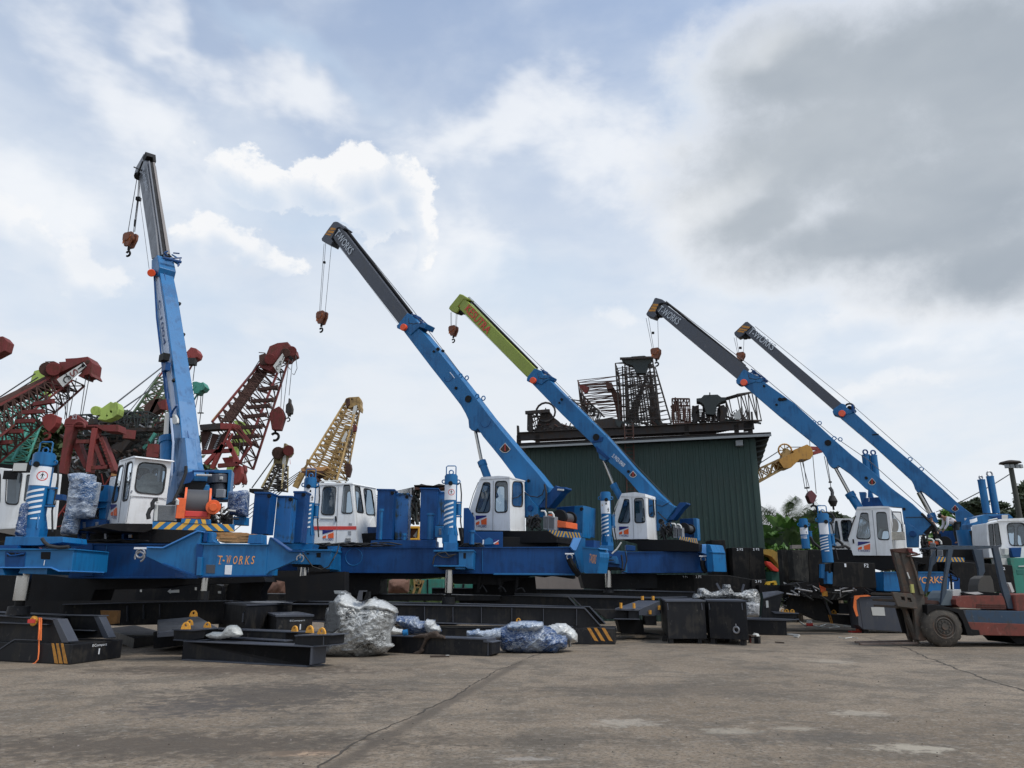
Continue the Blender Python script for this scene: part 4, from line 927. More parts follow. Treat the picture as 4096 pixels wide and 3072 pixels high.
b=MB(); b.prism(LB2.pts('G',[(1372,168),(1690,175),(1690,352),(1372,352)],.12),LB2.n*1.2,blue2); b.prism(LB2.pts('G',[(1690,170),(1878,170),(1868,400),(1800,392),(1755,352),(1690,352)]),LB2.n*1.3,blue)
b.prism(LB2.pts('G',[(1370,158),(1882,155),(1882,176),(1370,180)],-.06),LB2.n*1.4,blue); b.prism(LB2.pts('G',[(1370,350),(1760,350),(1780,372),(1370,368)],-.02),LB2.n*1.3,blue)
b.prism(LB2.pts('G',[(1748,195),(1782,195),(1780,270),(1748,262)],-.01),LB2.n*.02,blackb); b.prism(LB2.pts('G',[(1500,60),(1668,60),(1665,158),(1495,158)],.3),LB2.n*.6,blue)
b.prism(LB2.pts('G',[(1425,370),(1640,372),(1650,402),(1440,400)],.1),LB2.n*.9,blackb); b.prism(LB2.pts('G',[(1645,372),(1775,376),(1770,402),(1648,400)],.05),LB2.n*.9,blue)
b.tube(LB2.pts('G',[(1362,340),(1380,250),(1430,200),(1520,185),(1560,230),(1640,215)],-.05),.025,rubber); b.tube(LB2.pts('G',[(1410,210),(1480,250),(1560,255),(1660,210)],-.05),.02,rubber)
b.build('leg_bracket',r2,.01)
wire(r2,'power_cable',[LB.p('D',1750,170,-.1),LB.p('D',1820,260,-.1),LB.p('D',1900,370,-.1),LB.p('D',2010,405,-.1),LB.p('D',2100,370,-.1),LB.p('D',2160,270,-.1),LB.p('D',2210,180,.2),LB.p('D',2230,90,.6)],.02,rubber)
# cross beam end at the right, swung towards the viewer
CE=pl('H',1340,300,23.6,62); CF=pl('H',1395,300,23.3,-35)
b=MB(); b.prism(G2.pts('H',[(1205,112),(1248,0),(1345,5),(1278,162),(1248,162)],-.55),G2.n*.5,mat('lit_face_blue',(.12,.34,.72),.35,var=.08,bump=.02));  # sloping top in a lighter blue: the light on it is painted in
b.prism(G2.pts('H',[(1248,165),(1278,162),(1348,8),(1395,12),(1392,440),(1330,445)],-.5),G2.n*.5,blue)
b.prism(CF.pts('H',[(1352,120),(1545,138),(1578,200),(1580,250),(1565,320),(1548,452),(1395,452),(1380,440)]),CF.n*.6,blue); b.prism(CF.pts('H',[(1345,112),(1555,130),(1580,150),(1350,132)],-.04),CF.n*.6,blue)
b.prism(CF.pts('H',[(1395,35),(1500,35),(1500,125),(1395,115)],.25),CF.n*.4,blue2)
text(b,'T-WORKS',CF.p('H',1440,318,-.02),CF.p('H',1525,335,-.02),.27,oltr,CF.n,.006)
b.build('cross_girder',r2,.01)
b=MB(); b.tube(G2.pts('H',[(1190,265),(1215,330),(1265,410),(1320,480)],-.62),.10,blackb); b.build('lashing_strap',r2)
shackle(r2,G2.p('H',1195,205,-.65),.09)
rn=random.Random(9); b=MB()
for k in range(16):
    x=rn.uniform(400,1500); P0_=G2.p('E',x,1350+rn.uniform(-8,20),-.1); b.tube([P0_,P0_+Vector((.3,.1,rn.uniform(-.02,.08))),P0_+Vector((.7,.0,rn.uniform(-.05,.05))),P0_+Vector((1.1,.1,rn.uniform(-.05,.06)))],.02,rubber,5)
for k in range(8):
    x=rn.uniform(740,900); P0_=G2.p('F',x,1375,-.2); b.tube([P0_,P0_+Vector((.15,0,.08)),P0_+Vector((.3,.1,.1)),P0_+Vector((.42,.1,-.02))],.02,rubber,5)
b.build('hose_bundle',r2)
# dark carriage below the girder
b=MB(); b.prism(G2.pts('G',[(-200,430),(700,430),(690,720),(-200,760)],.5),G2.n*1.5,blackb); b.prism(G2.pts('G',[(700,440),(1500,445),(1500,490),(1150,520),(700,520)],.4),G2.n*1.5,blackb); b.prism(G2.pts('H',[(-40,450),(300,465),(1270,480),(1270,520),(1000,480),(900,500),(740,480),(600,520),(160,590),(50,600),(-40,520)],.6),G2.n*1.2,blackb)
for k in range(3):
    x=60+k*240; b.bar(G2.p('H',x,480,.4),G2.p('H',x+(30 if k%2 else -20),690,.4),.09,blackb); b.tube(G2.pts('H',[(x,650),(x+30,600+(k%3)*20),(x+60,640),(x+90,690)],.2),.025,rubber,5)
b.prism(G2.pts('G',[(1500,440),(2250,450),(2250,600),(1900,590),(1640,585),(1500,500)],.5),G2.n*1.2,blackb); b.prism(G2.pts('H',[(-30,560),(300,520),(760,500),(780,700),(-30,720)],2.5),G2.n*.5,blackb); b.build('travel_carriage',r2)
# ---------------------------------------------------------------- rig 3
r3=thing('pile_driving_rig','blue rig standing before the green hall, its boom painted lime with red lettering','pile rig',rig_loc('I',1400,1500,29))
B3=Pl(at('O',1420,1290,29.8),-30)
boom3=[('V',915,775),('V',1070,885),('V',1280,1100),('O',560,402),('O',860,700),('O',1080,952),('O',1270,1150),('O',1420,1290),('O',1350,1375),('O',1240,1260),('O',1130,1160),('O',1000,1010),('O',880,905),('O',860,880),('O',832,892),('O',800,872),('O',790,830),('O',778,795),('O',730,742),('O',500,520),('O',250,262),('V',880,885),('V',850,850)]
bm3,ex3,hd3,cl3=make_boom(r3,B3,.50,boom3,[(240,115),(262,110),(940,780),(870,870),(212,205),(205,180)],[(210,58),(240,68),(298,105),(285,118),(248,112),(215,150),(190,185),(205,200),(180,240),(130,225),(105,200),(112,180)],'V','V','V',
  [(850,850),(920,765),(985,790),(1000,830),(1080,840),(1065,870),(1030,880),(985,920),(905,890),(880,885),(860,893),(845,885),(846,865)],'V',('V',912,885,.15),None,('KESUTRA',('V',258,216),('V',470,448),.40),redl,lime)
b=MB(); e3=B3.sh(.045); b.prism(e3.pts('V',[(240,165),(275,145),(268,185),(255,215)],-.012),B3.n*.008,redl); b.prism(e3.pts('V',[(205,160),(215,168),(212,182),(198,178)],-.012),B3.n*.008,redl); b.build('boom_lettering',ex3)
collar_gear(r3,B3,'V',(965,790),.9); lugs(r3,B3,'O',[(395,225),(556,390),(700,548),(855,700)],.06)
b=MB(); A=B3.p('V',290,110,.26); C_=B3.p('V',945,775,.26); b.cyl(A+UP*.05,C_+UP*.05,.06,blackb,n=10); b.build('telescope_cylinder',r3)
b=MB()
for x,y,s in((498,398,.06),(478,425,.04),(775,702,.15),(1035,978,.06)): q=B3.p('O',x,y,0); b.cyl(q+B3.n*.02,q-B3.n*.05,s,blackb,n=14); b.build('pin_cover',bm3); b=MB()
b.prism(B3.pts('O',[(735,745),(765,705),(830,700),(820,735),(760,745)],-.03),B3.n*.03,blue2); b.prism(B3.pts('O',[(770,770),(880,868),(865,885),(780,820)],-.05),B3.n*.05,blue2)
text(b,'SL. PIZZA TOWERS' if 0 else 'SL PWZA 004600',B3.p('O',898,858),B3.p('O',992,944),.17,wht,B3.n,.015); b.build('boom_fittings',bm3)
dial(bm3,B3,'O',1070,1000,27)
hp=B3.p('V',155,235,.25); zt=zfor(hp,'V',0,368); zh=zfor(hp,'V',0,528); hookblock(r3,hp,zt,zh,.42,nn=B3.n,xa=B3.dx)
b=MB()
for x in(-.2,-.14,.15,.22): b.cyl(Vector((hp.x,hp.y,zt-.1))+B3.dx*x*.8,Vector((hp.x,hp.y,zfor(hp,'V',0,230)))+B3.dx*x,.010,cable,n=5)
b.build('rope_falls',r3)
wire(r3,'hoist_rope',[B3.p('V',300,105,.3)+UP*.1,B3.p('V',975,775,.3)+UP*.15,B3.p('O',860,700,.4)+UP*.14,B3.p('O',1420,1290,.4)+UP*.1],.013)
wire(r3,'limit_cable',[B3.p('V',210,210,.05),B3.p('V',500,500,.05),B3.p('V',850,850,.0)],.006)
luff(r3,B3,'O',(835,890),(912,1085),(1010,1260),.062,.14,.25)
C3=B3.sh(-1.18)
cab3,_,_,_,_=make_cab(r3,C3,'I',[(812,1287),(775,1088),(888,740),(1205,748),(1232,1282)],[[(940,778),(1000,785),(1015,1082),(852,1082)],[(1064,770),(1182,768),(1206,1076),(1070,1080)]],'I',(1328,738),[[(1240,760),(1310,770),(1325,1010),(1246,1000)]],roofpts=[(888,745),(908,706),(1080,690),(1200,712),(1207,752)],frontwin=2)
b=MB(); b.bar(C3.p('I',1035,760,-.008),C3.p('I',1060,1280,-.008),.016,rdb); b.tube(C3.pts('I',[(870,785),(820,900),(780,1060)],-.04),.02,pipew); b.build('door_handle',cab3)
b=MB(); b.prism(C3.pts('I',[(1085,960),(1158,952),(1160,1072),(1088,1070)],.12),C3.n*.02,wht); b.build('notice_sheet',cab3)
seat(cab3,C3.p('I',1150,1080,.5),.75,h=-30)
logo(cab3,C3,'I',872,1125,993,1222)
b=MB(); b.prism(C3.pts('I',[(905,1290),(1640,1290),(1880,1345),(1880,1438),(1105,1432),(1100,1345),(1000,1320)],.06),C3.n*2.2,blackb); b.build('turntable_deck',r3,.01)
b=MB(); b.prism(B3.pts('I',[(1345,760),(1590,880),(1470,1045),(1470,1160),(1345,1180)],-.06),B3.n*.62,blue); q=B3.p('I',1405,1060,-.06); b.cyl(q,q-B3.n*.05,.1,blackb,n=18); b.tube(B3.pts('I',[(1350,850),(1420,870),(1510,820)],-.1),.015,rubber); b.tube(B3.pts('I',[(1360,940),(1420,1000),(1475,1045)],-.1),.02,rubber); b.build('boom_mast',r3,.012)
b=MB(); b.prism(B3.pts('I',[(1470,1045),(1590,890),(1640,820),(1728,822),(1728,842),(1665,900),(1560,1040)]),B3.n*.5,blue2); b.build('boom_foot',r3,.012)
rear_gear(r3,C3.sh(.25),'I',{'rad':[[(1560,1120),(1605,1120),(1605,1270),(1560,1265)],[(1618,1125),(1672,1140),(1675,1280),(1620,1270)]],'pipe':[[(1535,1090),(1575,1092),(1590,1115),(1592,1140)],[(1605,1100),(1635,1102),(1655,1125),(1660,1150)]],'drum':(1700,1145,58,0),'hose':(1380,1080,1560,1280)})
HP3=Pl(C3.p('I',1630,1330,.1),-18); hazard(r3,HP3,'I',[(1628,1248),(1868,1275),(1868,1342),(1628,1325)],1,n=9)
b=MB(); Q=B3.sh(1.2); b.prism(Q.pts('I',[(1640,1030),(1810,1020),(1820,1290),(1640,1290)]),Q.n*.7,blue2); b.prism(Q.pts('I',[(1812,1020),(1852,1020),(1868,1300),(1825,1300)],-.3),Q.n*.4,blue); b.build('counterweight_frame',r3,.01)
G3=pl('I',1400,1600,29,0); b=MB(); beam(b,G3,'I',[(960,1445),(2010,1440),('J',930,430),('H',1920,440)],1.4,blue2,.035,.04); b.prism(G3.pts('I',[(850,1430),(970,1440),('H',1925,445),('H',1870,430)],-.1),G3.n*.3,blue)
b.build('main_girder',r3,.008)
b=MB(); text(b,'2 F1',G3.p('I',1650,1372,.3),G3.p('I',1725,1372,.3),.11,wht,G3.n,.4); 
b.build('deck_number',r3)
leg3,c3,rr3,ba3=make_leg(r3,'I',690,700,722,1380,128,28.2,rod=(0,630,'H'),foot=(700,'H'),sign=1,hoop=False)
L3=Pl(Vector((ba3.x,27.6,0)),0)
b=MB(); b.prism(L3.pts('H',[(1545,170),(1900,175),(1920,230),(1905,420),(1860,395),(1780,372),(1550,372)],.1),L3.n*1.0,blue2)
b.prism(L3.pts('H',[(1580,100),(1750,100),(1750,170),(1580,170)],.2),L3.n*.7,blue); b.prism(L3.pts('H',[(1585,240),(1790,235),(1840,340),(1590,300)],-.05),L3.n*.3,blue)
for k in range(4): b.bar(L3.p('H',1590+k*10,255+k*18,-.08),L3.p('H',1730+k*15,245+k*20,-.08),.03,[blackb,blue,rubber,blue2][k])
b.tube(L3.pts('H',[(1730,205),(1790,150),(1850,60)],-.1),.03,pipew); b.tube(L3.pts('H',[(1850,220),(1865,330),(1860,400)],-.1),.03,rubber); b.tube(L3.pts('H',[(1900,180),(1920,290),(1885,420),(1850,420)],-.1),.025,rubber)
b.prism(L3.pts('H',[(1560,372),(1840,375),(1830,410),(1570,405)],.1),L3.n*.8,blackb); b.build('leg_bracket',r3,.01)
E3=pl('J',880,300,28.3,-50); b=MB(); sb=MATS['lit_face_blue']
b.prism(G3.pts('J',[(788,88),(868,85),(872,215),(788,182)],-.35),G3.n*.3,sb); b.prism(E3.pts('J',[(868,85),(920,95),(950,180),(968,432),(885,430),(870,200)]),E3.n*.8,blue); b.prism(E3.pts('J',[(900,170),(950,180),(950,195),(900,188)],-.05),E3.n*.8,blue); b.build('cross_girder',r3,.01)  # first face takes the lighter blue, its light painted into the colour
b=MB(); b.tube(G3.pts('J',[(828,290),(825,340),(840,400),(870,435)],-.45),.10,blackb); b.build('lashing_strap',r3); shackle(r3,G3.p('J',828,235,-.48),.09)
b=MB(); b.prism(G3.pts('I',[(960,1355),(1080,1370),(1080,1430),(965,1430)],.1),G3.n*.4,blue2); b.build('valve_box',r3,.01)
b=MB(); b.prism(G3.pts('H',[(1330,455),(2300,460),(2300,640),(1700,660),(1380,640)],.5),G3.n*1.4,blackb); b.build('travel_carriage',r3)
# ---------------------------------------------------------------- rig 1 (left, near)
r1=thing('pile_driving_rig','nearest blue rig at left, steep boom, orange winch and T-WORKS in orange on its beam','pile rig',rig_loc('D',300,400,19))
B1=Pl(at('S',290,1530,20.6),-45)      # left flank of the boom
R1v=hd(45)                            # across the boom
Wb=.62
# flank outline, near-left plane; the broad back face comes from the extrusion
fl=[('S',104,170),('S',148,150),('S',175,300),('S',210,560),('S',245,820),('S',270,1000),('S',285,1150),('S',310,1400),('S',325,1480),('S',300,1560),('S',262,1590),('S',258,1480),('S',240,1250),('S',215,1150),('S',195,1000),('S',185,850),('S',165,700),('S',150,600),('S',130,470),('S',118,300)]
b=MB(); P=B1.pts('S',fl)
# width across so the back face matches the photograph at foot and head
Rp=Pl(B1.p('S',325,1480),45); wf=(Rp.p('S',452,1480)-Rp.P).dot(Rp.dx); Rp2=Pl(B1.p('S',148,150),45); wt_=(Rp2.p('S',243,150)-Rp2.P).dot(Rp2.dx)
zf_,zt_=B1.p('S',325,1480).z,B1.p('S',148,150).z
def wid(z): return wf+(wt_-wf)*(z-zf_)/(zt_-zf_)
b.prism(P,None,blue,[p+R1v*wid(p.z) for p in P]); boom=b.build('boom',r1,.02)
b=MB()
for (x0,y0),(x1,y1) in(((180,150),(205,330)),((205,330),(270,830)),((270,830),(300,1050)),((300,1050),(380,1460))):
    A=Pl(B1.p('S',148,150),45)
def backpt(x,y,off=-.012):
    # point on the back face (plane through the flank's rear edge, spanned by R1v)
    d=ray('S',x,y); o=Vector((0,0,EYE)); e0=B1.p('S',325,1480); e1=B1.p('S',148,150); nn=(e1-e0).cross(R1v).normalized()
    if nn.dot(d)<0: nn=-nn
    return o+d*((e0-o).dot(nn)/d.dot(nn))+nn*off, nn
q=[backpt(x,y) for x,y in((178,150),(208,400),(240,650),(275,880),(300,1050),(340,1260),(378,1462))]
for i in range(len(q)-1): b.bar(q[i][0],q[i+1][0],.02,blue2)
for L in([(222,380),(240,378),(250,400),(265,505)],[(285,842),(305,838),(320,860),(345,990)]):
    b.tube([backpt(x,y,-.005)[0] for x,y in L],.012,blue2,5)
A,B_=backpt(268,1003)[0],backpt(380,1025)[0]; b.bar(A,B_,.03,blue2)
for x,y in((190,320),(252,335),(213,545),(303,565),(237,715),(328,735),(240,868),(276,360)): b.cyl(backpt(x,y,.02)[0],backpt(x,y,-.06)[0],.055,blackb,n=10)
b.build('boom_seam',boom)
b=MB(); b.prism(B1.pts('S',[(122,180),(140,178),(168,360),(205,640),(235,900),(262,1130),(240,1130),(208,930),(178,700),(150,480),(132,300)],-.02),B1.n*.02,mat('pale_sheet_plate',(.40,.47,.60),.35,var=.08,dirt=.25,dcol=(.2,.28,.4)))
text(b,'C-1004',B1.p('S',138,345,-.03),B1.p('S',175,640,-.03),.16,blue2,B1.n,.012)
b.build('boom_side_panel',boom)
b=MB(); b.box(B1.p('S',178,716,-.25),(.36,.2,.22),blackb,-45); b.tube(B1.pts('S',[(170,730),(180,780),(200,1000),(215,1060),(225,1110)],-.12),.035,blue2); b.box(B1.p('S',190,778,-.15),(.3,.15,.25),blue2,-45); b.prism(rnd(B1.pts('S',[(225,1095),(245,1090),(262,1120),(262,1150),(240,1158),(224,1130)],-.1),.3,3),B1.n*.06,pipew); b.tube(B1.pts('S',[(220,1100),(240,1060),(262,1030)],-.1),.03,blue2)
b.build('work_light',r1)
# extension, dark inside channel facing the viewer
b=MB(); fx=[('R',343,97),('R',352,150),('R',372,200),('R',420,560),('R',470,930),('R',500,1225),('R',432,1262),('R',400,1050),('R',345,700),('R',305,440),('R',295,370),('R',300,300),('R',285,270),('R',270,310),('R',240,370),('R',237,330),('R',262,240),('R',320,140)]
P=B1.pts('R',fx,.04); Rq=Pl(B1.p('R',352,110,.04),45); w1=(Rq.p('R',462,145)-Rq.P).dot(Rq.dx); Rq2=Pl(B1.p('R',500,1225,.04),45); w2=(Rq2.p('R',632,1240)-Rq2.P).dot(Rq2.dx)
z1,z2=P[0].z,P[5].z; ww=lambda z: w1+(w2-w1)*(z-z1)/(z2-z1)
extg=mat('pale_grey_plate',(.105,.115,.135),.4,var=.15,scale=2,dirt=.35,dcol=(.08,.08,.09),streak=True)
b.prism(P,None,extg,[p+R1v*ww(p.z) for p in P]); ex=b.build('boom_extension',r1,.015)
def bk2(x,y,off=-.01):
    off-=.09
    d=ray('R',x,y); o=Vector((0,0,EYE)); e0=B1.p('R',500,1225,.04); e1=B1.p('R',372,200,.04); nn=(e1-e0).cross(R1v).normalized()
    if nn.dot(d)<0: nn=-nn
    return o+d*((e0-o).dot(nn)/d.dot(nn))+nn*off
b=MB()
b.prism([bk2(392,215),bk2(432,215),bk2(582,1235),bk2(535,1235)],(bk2(400,300,.05)-bk2(400,300)),blackb)
b.prism([bk2(388,200,-.02),bk2(402,200,-.02),bk2(545,1235,-.02),bk2(530,1235,-.02)],(bk2(400,300,.05)-bk2(400,300)),extg)
b.prism([bk2(435,215,-.03),bk2(455,215,-.03),bk2(625,1235,-.03),bk2(590,1235,-.03)],(bk2(400,300,.03)-bk2(400,300,-.02)),mat('brown_grey_plate',(.17,.15,.14),.5,var=.2,streak=True))
b.build('telescope_channel',ex)
b=MB(); b.prism([bk2(350,105,-.05),bk2(462,140,-.05),bk2(468,215,-.05),bk2(440,210,-.05),bk2(430,165,-.05),bk2(365,150,-.05)],(bk2(400,300,.3)-bk2(400,300)),blackb); 
b.bar(B1.p('R',240,245,-.1),B1.p('R',320,280,-.05),.05,blackb); b.bar(B1.p('R',335,180,-.08),B1.p('R',275,335,-.08),.05,blackb); b.cyl(B1.p('R',285,345,0),B1.p('R',285,345,.4),.16,blackb,n=14)
text(b,'T-WORKS',B1.p('R',322,300,-.02),B1.p('R',372,520,-.02),.22,mat('faded_lettering',(.36,.40,.46),.5,bump=0),B1.n,.01)
b.build('boom_head',r1)
cq=Pl(B1.p('R',430,1260,-.05),45)
b=MB(); P=B1.pts('R',[(430,1275),(495,1215),(520,1350),(495,1450),(440,1450),(430,1380)],-.05); b.prism(P,R1v*(w2+.16),blue)
rn=random.Random(4)
for k in range(12):
    x=510+rn.random()*150; y=1235+rn.random()*120; A=bk2(x,y,-.14); b.bar(A,A+R1v*rn.uniform(.1,.3)+UP*rn.uniform(-.15,.15),.05,[blue2,blackb,blue][k%3])
b.bar(bk2(510,1335,-.3),bk2(712,1385,-.3),.09,blue2); b.bar(bk2(700,1350,-.3),bk2(680,1420,-.25),.05,blue2)
cl=b.build('boom_collar',r1,.02)
b=MB(); b.cyl(B1.p('R',430,1415,0),B1.p('R',430,1415,-.28),.13,amber,n=18); b.build('side_lamp',cl,.02)
hp=B1.p('R',283,370,.2); zt=zfor(hp,'R',0,985); zh=zfor(hp,'R',0,1240); pb=Pl(Vector((hp.x,hp.y,0)),0)
hx=pb.p('R',203,1000); 
hookblock(r1,hx,zfor(hx,'R',0,980),zfor(hx,'R',0,1240),.5,nn=Vector((.35,.93,0)),xa=Vector((.93,-.35,0)))
b=MB()
for x0,y0,x1,y1 in((270,372,168,985),(290,372,278,590),(300,380,290,590),(283,600,250,830),(290,600,246,960),(275,600,232,965)): b.bar(pb.p('R',x0,y0),pb.p('R',x1,y1),.02,cable)
b.box(pb.p('R',287,597),(.16,.16,.14),blackb); b.bar(pb.p('R',250,825),pb.p('R',243,900),.05,blackb); b.build('rope_falls',r1)
wire(r1,'limit_cable',[B1.p('R',300,400,-.1),B1.p('R',310,650,-.2),B1.p('R',350,950,-.2),B1.p('R',405,1370,-.15)],.008)
wire(r1,'limit_cable',[B1.p('S',112,180,-.06),B1.p('S',128,450,-.12),B1.p('S',160,720,-.1),B1.p('S',190,980,-.05)],.03,blue2)
luff(r1,B1,'S',(212,1090),(202,1250),(205,1560),.13,.22,.1)
wire(r1,'hydraulic_pipe',B1.pts('S',[(222,1120),(238,1280),(225,1500),(210,1570)],-.2),.03,MATS['pale_sheet_plate'])
# boom foot
b=MB(); b.prism(B1.pts('B',[(1060,0),(1230,0),(1265,390),(1290,520),(1180,720),(1080,800),(990,850),(1010,560),(1110,420)],-.0),R1v*.3,blue); 
Fq=Pl(B1.p('B',1265,480),45); b.prism(Fq.pts('B',[(1190,700),(1255,545),(1520,555),(1400,790),(1320,790)],-.3),Fq.n*.3,blackb); b.prism(Fq.pts('B',[(1340,480),(1520,490),(1515,552),(1345,550)],-.35),Fq.n*.3,blue); b.bar(Fq.p('B',1330,425,-.5),Fq.p('B',1600,430,-.5),.06,blue2); b.bar(Fq.p('B',1370,475,-.55),Fq.p('B',1570,480,-.55),.06,steel)
b.prism(Fq.pts('B',[(1270,440),(1340,420),(1360,500),(1300,570),(1180,600),(1200,540)],-.5),Fq.n*.2,blue2)
b.prism(Fq.pts('B',[(1490,600),(1540,600),(1580,770),(1500,780),(1390,790)],-.2),Fq.n*.2,blue)
b.tube(Fq.pts('B',[(1245,360),(1240,450),(1170,640),(1110,760),(1080,830)],-.7),.045,rubber); b.build('boom_mast',r1,.012)
b=MB(); Q=pl('B',1700,700,21.6,15); b.holed(Q.pts('B',[(1500,410),(1825,405),(1795,780),(1480,790)]),[Q.pts('B',[(1530,445),(1780,450),(1760,760),(1520,770)])],Q.n*.8,blue); b.prism(Q.pts('B',[(1500,430),(1800,430),(1790,780),(1500,780)],.5),Q.n*.2,blackb)
b.build('engine_housing',r1,.01)
b=MB(); c=Q.p('B',1640,560,.25); b.cyl(Q.p('B',1640,480,.25),Q.p('B',1640,590,.25),.36,grey,n=26); b.cyl(Q.p('B',1645,590,.25),Q.p('B',1650,760,.25),.26,grey,n=26); b.box(Q.p('B',1685,710,-.1),(.25,.15,.25),rdb); b.box(Q.p('B',1690,515,-.12),(.1,.05,.1),pipew); b.build('engine_tank',r1,.02)
# cab
C1=Pl(at('B',480,1080,18.9),-45)
cab1,O1,V1,RP1,_=make_cab(r1,C1,'B',[(240,1088),(298,830),(402,300),(600,242),(478,1085)],[[(395,365),(460,345),(378,808),(303,832)],[(500,322),(575,302),(512,788),(442,808)]],'B',(1066,282),[[(645,308),(1005,345),(955,728),(588,695)]],roofpts=[(402,300),(405,290),(580,232),(602,240),(602,250)],frontwin=2)
b=MB(); b.bar(RP1.p('B',545,738,-.01),RP1.p('B',1010,770,-.01),.014,rdb); b.bar(RP1.p('B',545,738,-.01),RP1.p('B',490,1075,-.01),.014,rdb); b.bar(C1.p('B',480,320,-.01),C1.p('B',390,1070,-.01),.014,rdb); b.bar(RP1.p('B',545,705,-.04),RP1.p('B',562,670,-.04),.03,rdb); b.build('panel_seam',cab1)
logo(cab1,C1,'B',290,845,365,985,off=-.02)
b=MB(); sc=RP1.p('B',770,640,.5)
b.box(sc-UP*.1,(.75,.3,.55),fabric,45); b.prism(rnd(RP1.pts('B',[(700,600),(690,520),(740,455),(830,450),(885,500),(880,590)],.45),.3,4),RP1.n*.22,fabric); b.prism(rnd(RP1.pts('B',[(620,700),(650,620),(720,590),(900,600),(930,690)],.35),.2,3),RP1.n*.3,fabric); b.build('seat',cab1,.04)
b=MB(); b.prism([*RP1.pts('B',[(235,1090),(480,1088),(820,1090),(820,1160),(720,1200),(400,1180),(130,1130)],.0)],RP1.n*1.6,blackb); b.prism(RP1.pts('B',[(700,1160),(1600,1160),(1850,1200),(1300,1330),(650,1330),(640,1190)],.4),RP1.n*2,blackb); b.build('turntable_deck',r1,.01)
b=MB(); W_=C1.sh(-.18); b.prism(rnd(C1.pts('B',[(290,500),(350,490),(335,620),(290,800),(250,1000),(215,1050),(195,1010),(230,850),(265,640)],.35),.2,3),C1.n*.3,wrapc); b.build('film_wrapped_mirror',cab1)
# rear deck
HP1=Pl(at('B',820,1150,18.0),24)
hazard(r1,HP1,'B',[(822,1062),(1860,1098),(1860,1190),(820,1155)],1,n=7,slope=.42)
hb=MB(); P=HP1.pts('B',[(1192,1022),(1562,1038),(1562,1100),(1180,1075)],-.02); hb.prism(P,HP1.n*.07,blue)
for L in([(1248,1028),(1308,1030),(1278,1085),(1222,1083)],[(1372,1040),(1388,1042),(1398,1085),(1352,1083)],[(1435,1033),(1490,1036),(1502,1090),(1452,1088)]): hb.add(HP1.pts('B',L,-.028),[(0,1,2,3)],yel)
hb.build('hazard_board',r1)
R_=HP1.sh(.15); b=MB(); b.prism(R_.pts('B',[(845,850),(1140,855),(1125,1060),(820,1058)]),R_.n*.3,rdb); b.prism(R_.pts('B',[(893,855),(1105,865),(1100,1055),(885,1050)],-.01),R_.n*.02,MATS['radiator_core']); b.prism(R_.pts('B',[(848,845),(893,848),(882,1055),(835,1055)],-.03),R_.n*.05,pipew); b.build('radiator',r1,.01)
b=MB(); b.tube(R_.pts('B',[(890,780),(850,785),(820,830),(825,890)],-.1),.05,rubber); b.tube(R_.pts('B',[(830,880),(790,910),(765,970),(775,1030)],-.1),.05,rubber); b.tube(R_.pts('B',[(880,775),(890,830)],-.1),.03,pipew); b.tube(R_.pts('B',[(1115,780),(1140,800),(1135,850)],-.1),.04,pipew); b.build('coolant_pipe',r1)
Wn=HP1.sh(.35); b=MB(); c0=Wn.p('B',1240,855,.35); c1=Wn.p('B',1520,865,.35); rr=.40; b.cyl(c0,c1,rr,cable,n=30); b.cyl(c0-Wn.dx*.05,c0,rr*1.12,orange,n=30); b.cyl(c1,c1+Wn.dx*.05,rr*1.12,orange,n=30); wn1=b.build('winch',r1,0,40)
b=MB(); b.prism(Wn.pts('B',[(1150,820),(1225,820),(1240,930),(1515,940),(1530,810),(1600,815),(1650,880),(1620,950),(1560,965),(1548,1030),(1150,1018),(1190,900)],-.1),Wn.n*.12,orange); 
b.prism(Wn.pts('B',[(1235,925),(1520,938),(1515,1005),(1225,1000)],-.12),Wn.n*.02,redl); b.box(Wn.p('B',1180,900,-.1),(.2,.25,.5),orange,24); b.cyl(Wn.p('B',1590,880,-.3),Wn.p('B',1590,880,.2),.18,orange,n=16); b.cyl(Wn.p('B',1590,880,-.36),Wn.p('B',1590,880,-.3),.1,orange,n=12); b.build('winch_base',wn1,.015)
b=MB(); rn=random.Random(12)
for k in range(16):
    x=1560+rn.random()*250; y=900+rn.random()*150; A=R_.p('B',x,y,rn.uniform(-.1,.5)); b.tube([A,A+Vector((rn.uniform(-.2,.2),.05,rn.uniform(0,.2))),A+Vector((rn.uniform(-.3,.3),.1,rn.uniform(-.2,.1)))],.025,rubber if k%3 else pipew,5)
b.prism(R_.pts('B',[(1560,960),(1840,980),(1840,1090),(1570,1080)],.4),R_.n*.5,blackb); b.build('hydraulic_hoses',r1)
